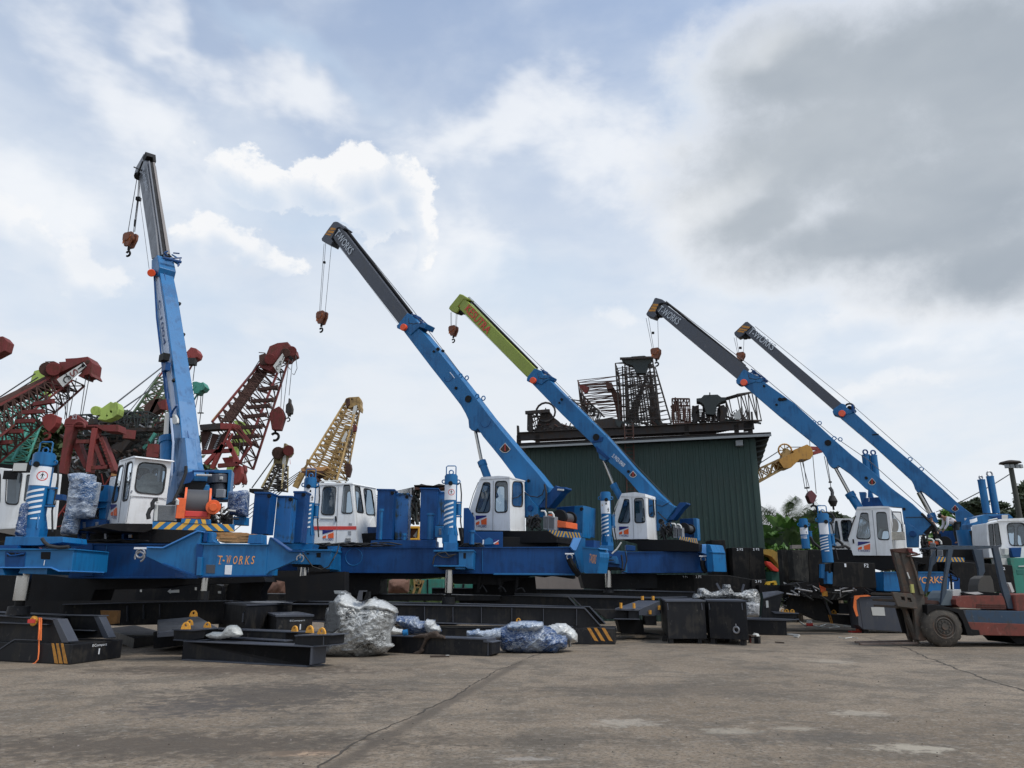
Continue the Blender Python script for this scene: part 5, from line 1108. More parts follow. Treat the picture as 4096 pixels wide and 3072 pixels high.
def wrap(name,pln,z,outl,T,m,res=.04,amp=.07,sc=3.0,parent=None,seed=0,off=0.0,back=.5):
    """something bulky under crumpled stretch film, traced silhouette inflated to thickness T"""
    P=pln.pts(z,outl,off); o=P[0]; q2=[((p-o).dot(pln.dx),(p-o).z) for p in P]
    def sd(x,y):
        d=1e9; ins=False; n=len(q2)
        for i in range(n):
            x0,y0=q2[i]; x1,y1=q2[(i+1)%n]; ex_,ey=x1-x0,y1-y0; L=ex_*ex_+ey*ey or 1e-9
            t=max(0,min(1,((x-x0)*ex_+(y-y0)*ey)/L)); d=min(d,(x-x0-t*ex_)**2+(y-y0-t*ey)**2)
            if (y0>y)!=(y1>y) and x<(x1-x0)*(y-y0)/(y1-y0)+x0: ins=not ins
        return math.sqrt(d)*(1 if ins else -1)
    xs=[a_ for a_,_ in q2]; ys=[b_ for _,b_ in q2]; x0,x1,y0,y1=min(xs),max(xs),min(ys),max(ys)
    nx=int((x1-x0)/res)+2; ny=int((y1-y0)/res)+2; idx={}; vs=[]; D={}
    for i in range(nx):
        for j in range(ny):
            x=x0+i*res; y=y0+j*res; D[i,j]=sd(x,y)
    thr=-res*.15
    for i in range(nx):
        for j in range(ny):
            if D[i,j]>thr: 
                x=x0+i*res; y=y0+j*res; d=max(0,D[i,j]); f=min(1,d/(T*.45)); g=math.sqrt(1-(1-f)**2)
                pw=o+pln.dx*x+UP*y; pv=Vector((pw.x*sc+seed,pw.z*sc,pw.y*sc))
                nn=noise.noise(pv*.6); wx=pv.x+.5*noise.noise(pv*.7); wz=pv.y+.5*noise.noise(pv*.7+Vector((5,5,5))); rg=1-abs(noise.noise(Vector((wx*.85+wz*.53,0,0))*.55+Vector((0,(wz*.85-wx*.53)*2.0,9))))*2.6; rg2=1-abs(noise.noise(Vector((wx*.64-wz*.77,0,0))*.8+Vector((0,(wz*.64+wx*.77)*3.4,4))))*2.6
                h=T*.5*g+(amp*nn*.7+amp*.8*max(0,rg)**4+amp*.5*max(0,rg2)**4)*min(1,d/.08+.15)
                idx[i,j]=len(vs)//2; vs+= [pw-pln.n*(h-T*.5),pw+pln.n*(T*.5+T*back*g)]
    fs=[]; edges={}
    for i in range(nx-1):
        for j in range(ny-1):
            c=[(i,j),(i+1,j),(i+1,j+1),(i,j+1)]
            if all(k in idx for k in c):
                a_=[idx[k]*2 for k in c]; fs.append(a_); fs.append([k+1 for k in reversed(a_)])
                for k in range(4):
                    e_=(a_[k],a_[(k+1)%4]); 
                    if (e_[1],e_[0]) in edges: del edges[(e_[1],e_[0])]
                    else: edges[e_]=1
    for a0,a1 in edges: fs.append([a1,a0,a0+1,a1+1])
    b=MB(); b.add(vs,fs,m); return b.build(name,parent,0,75)
wrap('film_wrapped_cylinder',pl('A',950,900,19.2),'A',[(805,440),(970,425),(1140,455),(1135,540),(1205,545),(1165,780),(1110,1010),(930,1030),(905,1225),(705,1230),(745,1050),(790,860),(830,560)],.5,wrapc,.035,.05,4,r1,1)
wrap('film_wrapped_valve',pl('B',1850,800,20.4),'B',[(1755,670),(1990,650),(2015,680),(2000,1010),(1760,975),(1735,880)],.4,wrapb,.04,.05,4,r1,2)
b=MB(); Q=pl('B',1900,1050,20.6); b.prism(Q.pts('B',[(1840,1000),(1985,1000),(1980,1105),(1840,1100)]),Q.n*.4,blue); b.build('valve_box',r1,.01)
# deck clutter between left leg and cab
Dk=pl('A',1100,1150,19.6); b=MB()
b.prism(Dk.pts('A',[(930,1030),(1345,1035),(1330,1200),(920,1200)]),Dk.n*.5,blue2)
for k,x in((0,985),(1,1065),(2,1225)):
    for j in range(6): b.bar(Dk.p('A',x-20,1075+j*13,-.01),Dk.p('A',x+20,1073+j*13,-.01),.016,rdb)
b.build('valve_box',r1,.01)
b=MB(); b.prism(Dk.pts('A',[(1265,605),(1370,600),(1365,760),(1330,1030),(1250,1030),(1250,760)],.3),Dk.n*.4,blue); b.prism(Dk.pts('A',[(1150,795),(1340,800),(1335,812),(1150,808)],.2),Dk.n*.4,blue); b.prism(Dk.pts('A',[(1130,878),(1320,880),(1318,890),(1130,890)],.2),Dk.n*.4,blue); b.prism(Dk.pts('A',[(1190,810),(1250,812),(1245,878),(1180,876)],.25),Dk.n*.2,blue2)
b.cyl(Dk.p('A',1288,640,.28),Dk.p('A',1288,640,.4),.07,blackb,n=12)
b.prism(Dk.pts('A',[(595,715),(790,718),(790,790),(595,782)],.4),Dk.n*.2,blue2)
rn=random.Random(31)
for k in range(14):
    A=Dk.p('A',1120+rn.random()*120,890+rn.random()*130,.35); b.tube([A,A+Vector((.1,0,.1)),A+Vector((.2,.05,-.05))],.025,rubber if k%2 else pipew,5)
b.build('column_frame',r1,.01)
b=MB(); b.prism(Dk.pts('A',[(800,1225),(1560,1215),(1560,1330),(800,1320)],.6),Dk.n*.3,blackb)
b.holed(Dk.pts('A',[(1540,1200),(1740,1205),(1740,1305),(1535,1305)],.1),[Dk.pts('A',[(1570,1222),(1715,1222),(1712,1285),(1565,1285)],.1)],Dk.n*.3,blue2); b.prism(Dk.pts('A',[(1622,1228),(1662,1228),(1660,1265),(1620,1265)],.2),Dk.n*.1,wht); b.prism(Dk.pts('A',[(1664,1228),(1705,1230),(1700,1265),(1662,1265)],.2),Dk.n*.1,lugc)
for x in(1100,1330,990): b.prism(Dk.pts('A',[(x-12,1205),(x+14,1205),(x+14,1320),(x-12,1320)],.1),Dk.n*.1,blue2 if x!=1330 else steel)
for k in range(12):
    x=820+k*72; A=Dk.p('A',x,1312,-.15); b.tube([A,A+Vector((.25,0,rn.uniform(-.02,.05))),A+Vector((.55,.0,.0))],.022,rubber if k%3 else blackb,5)
b.build('hose_tray',r1)
# main girder
G1=pl('C',1200,300,19.4); b=MB(); beam(b,G1,'C',[(960,75),(2212,80),(2212,500),(900,500)],1.4,blue2,.035,.05)
b.prism(G1.pts('C',[(900,75),(1170,70),(1170,490),(860,510)],-.06),G1.n*.3,blue2); b.bar(G1.p('C',1350,100,-.01),G1.p('C',1300,480,-.01),.02,blue)
b.prism(G1.pts('C',[(1310,500),(2212,485),(2212,515),(1310,520)],-.15),G1.n*.5,blue2)
b.build('main_girder',r1,.008)
# T-WORKS cross girder, nearest
K1=pl('D',900,300,17.4); b=MB()
b.prism(K1.pts('D',[(515,92),(1328,98),(1300,475),(472,490)]),K1.n*.9,blue); b.prism(K1.pts('D',[(470,70),(1330,85),(1328,100),(515,92),(470,80)],-.04),K1.n*1.0,blue)
b.prism([*K1.pts('B',[(745,1385),(950,1392),(1385,1185),(1440,1185)],.02),*K1.pts('D',[(475,80),(420,490),(0,335)],.02),*K1.pts('B',[(742,1500)],.02)],K1.n*.12,blue)
b.prism([*K1.pts('B',[(745,1378),(950,1384),(1385,1172),(1440,1180),(1440,1195),(1388,1192),(952,1402),(745,1396)],-.06)],K1.n*.4,mat('lit_edge_blue',(.05,.22,.55),.38,var=.1,bump=.03))  # upper flange in lighter blue, painting the sky light it catches
b.prism(K1.pts('D',[(430,75),(515,92),(472,490),(405,480)],-.02),K1.n*.2,blue2); b.prism(K1.pts('D',[(440,245),(500,250),(488,480),(425,480)],-.08),K1.n*.1,blue)
b.prism(K1.pts('D',[(1328,98),(1352,0),(1372,0),(1600,168),(1750,175),(1745,262),(1385,418),(1355,425),(1300,478)],.02),K1.n*.12,blue)
b.prism(K1.pts('D',[(1352,-2),(1374,-4),(1604,160),(1752,165),(1752,182),(1596,182),(1362,14)],-.05),K1.n*.35,blue2)
b.prism([*K1.pts('D',[(0,322),(420,478),(470,490),(1300,472),(1300,490),(470,508),(400,500),(0,348)],-.05)],K1.n*.5,blue2)
for L in([(1440,1190),(1570,1192),(1580,1290),(1620,1330),(1430,1330)],): b.prism(K1.pts('B',L,.15),K1.n*.3,blue)
b.bar(K1.p('B',1500,1200,.1),K1.p('B',1490,1320,.1),.08,blue2); b.prism(K1.pts('B',[(2040,1230),(2200,1225),(2200,1340),(2020,1340)],.2),K1.n*.4,blue)
b.prism(K1.pts('D',[(552,342),(665,345),(660,455),(548,450)],-.012),K1.n*.02,grey)
b.prism(K1.pts('D',[(790,350),(880,350),(868,472),(783,468)],-.008),K1.n*.012,wht); b.build('cross_girder',r1,.01)
b=MB(); 
xs=[(700,748,'T'),(760,782,'·'),(805,858,'W'),(888,942,'O'),(962,1012,'R'),(1040,1092,'K'),(1116,1158,'S')]
for x0,x1,ch in xs:
    if ch=='·': b.prism(K1.pts('D',[(762,280),(785,284),(780,302),(760,298)],-.012),K1.n*.008,oltr)
    else: text(b,ch,K1.p('D',x0,335,-.006),K1.p('D',x1,337,-.006),K1.p('D',x0,232).z-K1.p('D',x0,335).z,oltr,K1.n,.006,.12)
ser=[(700,748,232),(712,735,333),(805,820,232),(845,860,232),(965,985,334),(1040,1056,334),(1078,1094,335)]
for x0,x1,y in ser: b.prism(K1.pts('D',[(x0-4,y-2),(x1+4,y-2),(x1+4,y+4),(x0-4,y+4)],-.013),K1.n*.004,oltr)
b.build('girder_lettering',r1)
shackle(r1,G1.p('C',1785,135,-1.6),.10); b=MB(); b.tube(G1.pts('C',[(1775,150),(1768,180),(1745,205),(1705,222)],-1.55),.02,steel); b.torus(G1.p('C',1765,245,-1.6),.11,.022,(0,1,0),steel,14,6,150,430); b.build('lifting_chain',r1)
b=MB(); b.torus(K1.p('D',1740,265,-.05),.08,.016,(0,1,0),steel,10,5,150,430); b.bar(K1.p('D',1742,200,-.05),K1.p('D',1740,262,-.05),.02,steel); b.build('lifting_hook',r1)
wood=mat('stacked_timber',(.38,.20,.08),.85,var=.4,scale=8,bump=.4)
b=MB(); rn=random.Random(3)
for k in range(15):
    x=1630+rn.random()*250; y=1215+k*7+rn.random()*6; A=K1.p('B',x,y,.6); b.box(A+Vector((.2,0,0)),(rn.uniform(.5,.9),.3,.05),wood,rn.uniform(-12,12))
o=b.build('timber_pile'); tag(o,'rough brown timber offcuts heaped on the near blue beam behind T-WORKS','timber')
# left leg and its bracket
leg1,c1,r1_,ba1=make_leg(r1,'A',545,215,395,1245,250,17.9,rod=(0,795,'C'),foot=(975,'C'),sign=0)
L1=Pl(Vector((ba1.x,17.1,0)),0); b=MB()
b.prism(L1.pts('C',[(-260,150),(935,150),(905,425),(740,425),(640,378),(50,378),(-260,378)]),L1.n*1.5,blue); b.prism(L1.pts('C',[(-260,138),(940,142),(938,158),(-260,160)],-.05),L1.n*1.5,blue); b.prism(L1.pts('C',[(-260,372),(645,372),(745,418),(905,420),(905,432),(740,434),(635,388),(-260,388)],-.04),L1.n*1.4,MATS['lit_edge_blue'])  # lower flange lip painted as lit with the same lighter blue
b.prism(L1.pts('C',[(515,182),(640,182),(630,278),(512,272)],-.01),L1.n*.02,blackb); b.prism(L1.pts('C',[(60,175),(325,180),(305,370),(60,365)],-.015),L1.n*.03,blue2); b.prism(L1.pts('C',[(85,190),(180,190),(180,235),(85,240)],-.03),L1.n*.03,blackb); b.prism(L1.pts('C',[(200,195),(310,200),(305,230),(200,232)],-.03),L1.n*.03,blackb)
b.prism(L1.pts('C',[(70,-10),(790,-10),(800,60),(480,100),(50,100)],.2),L1.n*1.0,blue); b.prism(L1.pts('C',[(-260,100),(220,100),(220,140),(-260,140)],.1),L1.n*.8,blue2)
b.prism(L1.pts('C',[(260,385),(600,390),(590,468),(230,455)],.1),L1.n*.9,blue); b.prism(L1.pts('C',[(-260,380),(30,380),(60,475),(-260,475)],.0),L1.n*.9,blue); 
b.tube(L1.pts('C',[(530,10),(560,60),(620,105),(740,128),(870,118)],-.08),.04,rubber); b.tube(L1.pts('C',[(85,200),(130,230),(200,225),(300,205)],-.06),.02,blue2)
text(b,'1',L1.p('C',552,352,-.01),L1.p('C',563,352,-.01),.115,wht,L1.n,.01)
b.build('leg_bracket',r1,.01)
wrap('film_wrapped_pipe',L1.sh(.3),'A',[(235,820),(300,815),(280,1000),(265,1240),(150,1240),(165,1110),(215,900)],.3,wrapb,.035,.04,5,r1,4)
b=MB(); q=at('D',545,500,19.6); b.cyl(Vector((q.x,q.y,zfor(q,'D',0,675))),q+UP*.1,.09,chrome,n=18); b.cyl(Vector((q.x,q.y,zfor(q,'D',0,675))),q+UP*.1-Vector((.14,0,0)),.05,blackb,n=10); b.cyl(Vector((q.x,q.y,zfor(q,'D',0,790))),Vector((q.x,q.y,zfor(q,'D',0,675))),.13,black,n=14); b.build('jack_rod',r1,0,40)
b=MB(); b.prism(G1.pts('C',[(-300,470),(350,470),(560,470),(900,510),(2212,520),('D',1280,500),('D',1300,560),('D',560,590),(2212,600),(1960,640),(1200,660),(1150,800),(-300,800)],.7),G1.n*1.0,blackb)
b.prism(G1.pts('D',[(560,500),(1620,500),(2300,430),(2300,800),(1560,800),(1545,560),(1330,520),(1240,680),(1240,800),(990,800),(980,560),(560,560)],1.6),G1.n*.6,blackb); b.build('travel_carriage',r1)
for L in([(60,690),(265,695),(210,1220),(10,1220)],[(345,735),(535,740),(490,1330),(290,1330)],[(555,680),(700,680),(640,1330),(510,1330)]):
    k=(L[0][0]-60)/250; Q=pl('E',300,900,21.5+k*.6); b=MB(); b.prism(Q.pts('E',L),Q.n*.6,blue2 if L[0][0]!=345 else stain); b.prism([p-Q.n*.03 for p in Q.pts('E',[(L[0][0]-6,L[0][1]-3),(L[1][0]+6,L[1][1]-3),(L[1][0]+4,L[1][1]+22),(L[0][0]-8,L[0][1]+22)])],Q.n*.7,blue2); q=Q.p('E',L[1][0]-25,L[1][1]+42,-.02); b.cyl(q,q+Q.n*.05,.06,blackb,n=10); b.build('clamp_column',r1,.01)
b=MB(); Q=pl('E',80,660,21.8); b.prism(Q.pts('E',[(-10,645),(170,650),(175,690),(-10,690)]),Q.n*.6,blackb); b.build('tower_cap',r1)
# far left operator cab belongs to rig 1
CA=pl('A',300,1150,21.5,0)
cabA,_,_,_,_=make_cab(r1,CA,'A',[(-300,1150),(-300,388),(0,385),(300,425),(215,1145)],[[(85,430),(288,440),(230,850),(70,840)],[(-200,440),(10,440),(0,850),(-200,840)]],'A',(785,470),[[(340,470),(440,480),(400,800),(300,800)],[(620,640),(690,640),(690,880),(590,880)]],frontwin=False,vec_h=38,lab='white operator cab at the left edge')
b=MB(); b.box(CA.p('A',275,380,-.5),(.36,.2,.22),pipew); b.box(CA.p('A',275,380,-.48),(.42,.16,.28),blackb); b.box(CA.p('A',132,475,-.35),(.34,.12,.24),blackb); b.tube(CA.pts('A',[(150,440),(200,400),(275,390)],-.4),.03,blackb); b.build('work_light',cabA)
b=MB(); b.prism(CA.pts('A',[(-300,1150),(700,1160),(690,1300),(-300,1300)],.3),CA.n*1,blackb); b.build('cab_base',r1)
# ---------------------------------------------------------------- rig 4 (right)
r4=thing('pile_driving_rig','blue rig behind the forklift, its long grey T-WORKS boom crossing above the hall corner','pile rig',rig_loc('M',900,550,28))
B4=Pl(at('L',860,1090,29.3),-30)
boom4=[('W',1312,905),('W',1530,1010),('X',110,272),('X',390,470),('X',740,790),('X',900,930),('X',1060,1052),('X',1250,1220),('L',560,800),('L',730,960),('L',860,1088),('L',700,1250),('L',430,1100),('L',395,850),('X',1180,1380),('X',1130,1290),('X',1010,1215),('X',955,1160),('X',870,1085),('X',780,1022),('X',765,1035),('X',740,1045),('X',710,1030),('X',692,1005),('X',680,965),('X',640,900),('X',590,850),('X',240,570),('W',1290,1065),('W',1240,1030)]
bm4,ex4,hd4,cl4=make_boom(r4,B4,.50,boom4,[(425,180),(455,190),(1350,880),(1275,1040),(378,292),(350,250)],[(345,112),(410,130),(455,162),(445,172),(400,170),(372,182),(345,245),(335,280),(350,300),(320,338),(240,310),(232,290),(298,180),(325,118)],'X','W','W',
  [(1248,1000),(1310,905),(1350,925),(1380,940),(1430,1000),(1540,1010),(1500,1050),(1440,1040),(1330,1080),(1290,1060),(1255,1068),(1232,1058),(1228,1025)],'W',('W',1318,1055,.15),
  [[(312,180),(368,182),(362,205),(300,200)],[(295,208),(355,212),(348,238),(280,232)],[(268,242),(342,242),(332,264),(258,264)]],('T-WORKS',('W',358,262),('W',578,418),.36),ltr,grey)
b=MB(); A=B4.p('W',455,175,.26); C_=B4.p('W',1330,880,.26); b.cyl(A+UP*.05,C_+UP*.05,.06,blackb,n=10); b.build('telescope_cylinder',r4)
collar_gear(r4,B4,'W',(1375,925)); lugs(r4,B4,'X',[(567,648),(617,655),(747,790),(800,800)],.075)
b=MB()
for x,y,s in((265,438,.08),(235,485,.05),(690,822,.13),(125,320,.05),(1028,1133,.06)): q=B4.p('X',x,y,0); b.cyl(q+B4.n*.02,q-B4.n*.05,s,blackb,n=14); b.build('pin_cover',bm4); b=MB()
b.prism(B4.pts('X',[(270,430),(310,420),(330,440),(280,450)],-.05),B4.n*.08,blackb); b.build('boom_fittings',bm4)
dial(bm4,B4,'X',1080,1165,32)
hp=B4.p('W',300,328,.25); zt=zfor(hp,'W',0,680); zh=zfor(hp,'W',0,880); hookblock(r4,hp+B4.dx*.1,zt,zh,.46,nn=B4.n,xa=B4.dx)
b=MB()
for x in(-.2,-.12,.18): b.cyl(Vector((hp.x,hp.y,zt-.1))+B4.dx*(x*.8+.1),Vector((hp.x,hp.y,zfor(hp,'W',0,325)))+B4.dx*x*1.6,.011,cable,n=5)
b.box(Vector((hp.x,hp.y,zfor(hp,'W',0,502))),(.12,.1,.1),blackb); b.build('rope_falls',r4)
wire(r4,'hoist_rope',[B4.p('W',455,170,.3)+UP*.1,B4.p('W',1390,900,.3)+UP*.15,B4.p('X',740,790,.4)+UP*.14,B4.p('X',1060,1050,.5)+UP*.35,B4.p('L',860,1088,.4)+UP*.25],.014)
wire(r4,'limit_cable',[B4.p('W',385,300,.05),B4.p('W',800,650,.05),B4.p('W',1240,1010,.0)],.006)
luff(r4,B4,'X',(755,1040),(880,1268),(1000,1450),.07,.17,.25)
b=MB(); b.cyl(B4.p('X',905,1290,.25)-B4.n*.2,B4.p('X',938,1300,.1),.04,blue,n=8); b.build('cylinder_clamp',r4)
C4=B4.sh(-1.2)
cab4,_,_,_,_=make_cab(r4,C4,'K',[(1705,1185),(1630,940),(1755,500),('L',205,852),('L',262,1568)],[[(1818,560),(1925,562),(1965,948),(1748,940)],[('L',18,925),('L',165,925),('L',218,1335),('L',42,1328)]],'L',(402,862),[[('L',255,915),('L',385,920),('L',415,1258),('L',278,1242)]],roofpts=[(1755,505),(1765,470),('L',80,832),('L',200,838),('L',206,860)],frontwin=2)
b=MB(); b.bar(C4.p('K',1985,520,-.01),C4.p('K',2055,1185,-.01),.016,rdb); b.bar(C4.p('K',1712,1010,-.03),C4.p('K',1705,945,-.03),.04,blackb); b.tube(C4.pts('K',[(1740,600),(1700,700),(1630,920)],-.03),.02,blackb); b.build('door_handle',cab4)
logo(cab4,C4,'K',1775,982,1955,1098)
sq=C4.p('L',320,1180,.5); b=MB(); b.prism(rnd(C4.pts('L',[(270,1020),(310,1020),(345,1080),(350,1150),(330,1210),(260,1210)],.5),.3,3),C4.n*.15,mat('grey_seat',(.28,.27,.25),.7,var=.2)); b.box(sq-UP*.25,(.5,.3,.3),fabric,-30); b.build('seat',cab4,.03)
b=MB(); b.prism(C4.pts('N',[(1260,150),(1300,225),(1830,225),(2212,330),(1650,420),(1330,330),(1040,310),(1040,150)],.08),C4.n*2.2,blackb); b.build('turntable_deck',r4,.01)
b=MB(); b.prism(B4.pts('L',[(440,1060),(640,1180),(760,1260),(650,1260),(645,1440),(470,1440)],-.08),B4.n*.6,blue); q=B4.p('L',560,1245,-.08); b.cyl(q,q-B4.n*.12,.12,blue2,n=18); b.tube(B4.pts('L',[(455,1000),(600,998),(750,998)],-.02),.015,rubber); q=B4.p('L',430,878,-.02); b.cyl(q,q-B4.n*.03,.06,blackb,n=12); b.tube(B4.pts('L',[(690,940),(800,1050),(880,1130),(910,1230),(900,1300)],-.1),.05,blackb); b.build('boom_mast',r4,.012)
b=MB(); b.prism(B4.pts('L',[(700,1255),(860,1090),(880,1130),(800,1230),(780,1270)]),B4.n*.5,blackb); b.build('boom_foot',r4)
QR=C4.sh(.3)
rear_gear(r4,QR,'L',{'rad':[[(820,1370),(900,1385),(895,1560),(830,1570)],[(925,1480),(1005,1480),(1010,1570),(925,1580)]],'pipe':[[(790,1320),(840,1322),(870,1345),(868,1385)],[(900,1330),(950,1332),(980,1360),(985,1400)]],'drum':(1040,1370,90,0),'hose':(670,1280,800,1560)})
b=MB(); b.prism(rnd(QR.pts('L',[(745,1380),(790,1355),(945,1360),(960,1400),(800,1400),(790,1490),(755,1480)],.3),.2,2),QR.n*.3,orange); b.build('winch_gearbox',r4,.02)
HP4=Pl(QR.p('M',1110,300,-.1),-18); hazard(r4,HP4,'M',[(1108,240),(1460,255),(1460,308),(1108,308)],1,n=8)
b=MB(); text(b,'3',B4.p('L',0,0),B4.p('L',10,0),.1,wht,B4.n) if 0 else None
FR=B4.sh(1.2)
b.prism(FR.pts('K',[(1790,460),(1830,430),(1870,340),(2080,325),(2210,440),(2212,520),(1790,520)]),FR.n*.6,blue2); 
for L in([(1790,250),(1890,250),(1880,430),(1830,430)],[(1925,215),(1970,220),(2000,330),(1920,330)]): b.prism(FR.pts('K',L,.5),FR.n*.5,blue)
text(b,'3',FR.p('K',1930,390,-.01),FR.p('K',1948,390,-.01),.17,wht,FR.n,.01)
b.build('clamp_frame',r4,.01)
for (x0,y0,x1,y1,w_) in((1025,935,1045,1010,68),(1105,940,1125,1090,58)):
    q=FR.p('X',x1+8,y1+150,.8); r_=w_*.5*ZM['X'][2]/FPX*q.y; t=zfor(q,'X',0,y0); b=MB(); c=Vector((q.x,q.y,0)); b.cyl(Vector((q.x,q.y,q.z)),Vector((q.x,q.y,t)),r_,blue,n=20); b.cyl(Vector((q.x,q.y,t)),Vector((q.x,q.y,t+.04)),r_*1.05,blue,n=20); b.torus(Vector((q.x,q.y,t+.16)),.1,.035,(0,1,0),blue2,12,6); b.build('clamp_cylinder',r4,0,40)
# rear operator cab of rig 4
CB=pl('K',1400,1100,33,0)
make_cab(r4,CB,'K',[(1400,1095),(1425,640),(1500,640),(1760,640),(1760,1110)],[[(1440,680),(1470,680),(1520,960),(1420,1000)],[(1520,665),(1680,665),(1690,975),(1560,975)]],'K',(1830,650),[],frontwin=False,lab='rear white cab half hidden behind the front cab')
GB=pl('M',900,550,28.3,0); b=MB(); beam(b,GB,'M',[(440,432),(1245,432),(1400,500),(1400,672),(440,665)][:2]+[(1260,672),(440,665)],1.2,blue,.035,.04)
b.prism(GB.pts('M',[(1245,432),(1400,520),(1400,672),(1260,672)]),GB.n*.8,blue2)
text(b,'T-WORKS',GB.p('M',700,588,-.01),GB.p('M',1200,575,-.01),.24,oltr,GB.n,.012,.1)
b.prism(GB.pts('M',[(1270,560),(1325,565),(1325,655),(1265,650)],-.01),GB.n*.01,wht)
b.prism(GB.pts('M',[(640,230),(900,250),(1700,300),(1700,445),(640,440)],1.6),GB.n*.4,blackb); b.build('main_girder',r4,.008)
CWM=mat('counterweight_black',(.007,.007,.0075),.55,spec=.18,var=.25,scale=1.2,dirt=.35,dcol=(.05,.042,.034),streak=True)
b=MB(); T4=pl('N',1300,480,27.2,0)
b.prism(T4.pts('N',[(1060,310),(1580,322),(1600,640),(1500,638),(1040,620)]),T4.n*.8,CWM); b.prism(T4.pts('N',[(940,335),(1065,315),(1050,640),(960,600)],.1),T4.n*.6,CWM)
text(b,'1',T4.p('N',1195,373,-.01),T4.p('N',1218,373,-.01),.30*.4,wht,T4.n,.01); text(b,'F2',T4.p('N',1445,378,-.01),T4.p('N',1500,378,-.01),.13,wht,T4.n,.01)
o=b.build('counterweight_block',r4,.015)
leg4,c4,rr4,ba4=make_leg(r4,'K',1275,580,1335,1290,158,27.0,sign=2,hoop=True,collar=False)
b=MB(); q=Pl(Vector((ba4.x,27,0)),0); b.prism(q.pts('N',[(905,335),(950,330),(940,520),(900,510)]),q.n*.2,blue); b.prism(q.pts('N',[(968,430),(1045,440),(1045,590),(975,585)],.1),q.n*.3,blue); b.tube(q.pts('N',[(995,335),(1000,390),(1008,450)],-.1),.04,blackb); b.build('leg_bracket',r4,.01)
leg4b,_,_,_=make_leg(r4,'K',978,655,1012,1085,118,29.5,sign=1,hoop=False,collar=False)
b=MB(); b.tube(q.pts('N',[(760,-10),(800,60),(870,120),(900,150)],1.5),.05,rubber); b.tube(q.pts('N',[(1040,0),(1110,30),(1165,80),(1180,140)],.3),.05,rubber); b.tube(q.pts('N',[(1040,105),(1120,125),(1200,105),(1260,140)],.3),.05,rubber); b.tube([leg4.location*0+Vector((ba4.x,27,zfor(ba4,'K',0,575))),*q.pts('K',[(1310,555),(1380,565),(1420,620),(1400,690),(1370,720)])],.05,rubber); b.build('hydraulic_hoses',r4)
b=MB(); b.prism(GB.pts('N',[(700,560),(1900,640),(1900,760),(1330,740),(1290,800),(1000,790),(540,720),(520,600)],.6),GB.n*1.2,blackb)
rn=random.Random(8)
for k in range(26):
    A=GB.p('N',540+rn.random()*1000,600+rn.random()*140,rn.uniform(.1,.5)); b.tube([A,A+Vector((rn.uniform(-.3,.3),.1,rn.uniform(-.2,.2))),A+Vector((rn.uniform(-.6,.6),.1,rn.uniform(-.3,.1)))],.03,[rubber,black,steel][k%3],5)
b.build('travel_carriage',r4)
b=MB(); 
for x,y in((910,600),(925,660),(945,710),(1330,560)): 
    A=GB.p('N',x,y,-.1); b.box(A,(.16,.1,.18),orange if y!=710 else lugc,20)
b.build('pin_bracket',r4)
# free-standing test weights between the rigs
tk=[]
def tank(z,face,Y,dep,label,txts,h=0,shade=None):
    p=pl(z,*face[0],Y,h); P=p.pts(z,face); bot=0.0
    b=MB(); b.prism(P,p.n*dep,shade or CWM); 
    for (t,x0,y0,x1,y1) in txts: text(b,t,p.p(z,x0,y1),p.p(z,x1,y1),(p.p(z,x0,y0)-p.p(z,x0,y1)).length,wht,p.n,.008)
    o=b.build('counterweight_block',None,.02); tag(o,label,'counterweight','black counterweight blocks stacked in front of the hall'); return o
tank('J',[(932,30),(1108,30),(1150,470),(1145,620),(960,620),(962,430)],32.5,1.0,'tall narrow black block beside the lashed end of the girder before the hall',[])
tank('J',[(1192,125),(1410,128),(1420,625),(1220,625)],32.0,1.2,'left black block of the tall pair lettered 2 F2 before the hall',[('2 F2',1255,137,1335,165)])
tank('J',[(1410,128),(1590,128),(1622,520),(1628,625),(1420,625)],32.05,1.2,'right black block of the tall pair lettered 2 F2 at the hall corner',[('2 F2',1460,135,1540,163)])
tank('J',[(1440,528),(1632,528),(1640,690),(1440,690)],30.5,1.4,'low black block lettered 2 F3 at the foot of the tall pair',[('2 F3',1490,540,1565,572)])
tank('J',[(-20,470),(700,470),(700,700),(-20,720)],30.4,1.2,'long black block lettered 4 F1 under the far blue girder',[('4 F1',570,483,630,510)])
tank('J',[(700,470),(1160,478),(1440,528),(1440,700),(700,700)],30.6,1.2,'black block lettered 2 F1 under the right end of the far girder',[('2 F1',735,480,803,512)])
g2=mat('weathered_dark_plate',(.022,.022,.021),.7,spec=.2,var=.3,scale=1.5,dirt=.5,dcol=(.08,.075,.065),streak=True)
tank('N',[(530,150),(735,165),(750,575),(565,545)],30.2,.6,'weathered grey-brown steel plate end left of the striped jack',[],0,g2)
tank('N',[(735,150),(935,155),(960,600),(750,575)],30.5,1.2,'black block directly left of the striped jack with the round sign',[])
b=MB(); p=pl('N',400,300,31)
for k in range(6): b.prism(p.pts('N',[(395+k*22,150+k),(412+k*22,150+k),(452+k*20,600-k*9),(432+k*20,600-k*9)],k*.1),p.n*.5,g2)
o=b.build('sheet_pile_stack',None); tag(o,'row of grey steel sheet piles standing on edge right of the hall','sheet piles')
tank('M',[(1290,300),(2065,350),(2115,690),(1340,690)],28.6,1.0,'wide black block seen through the forklift, lettered 1 and 2',[('1',1625,370,1640,410),('2',1945,375,1975,410)])
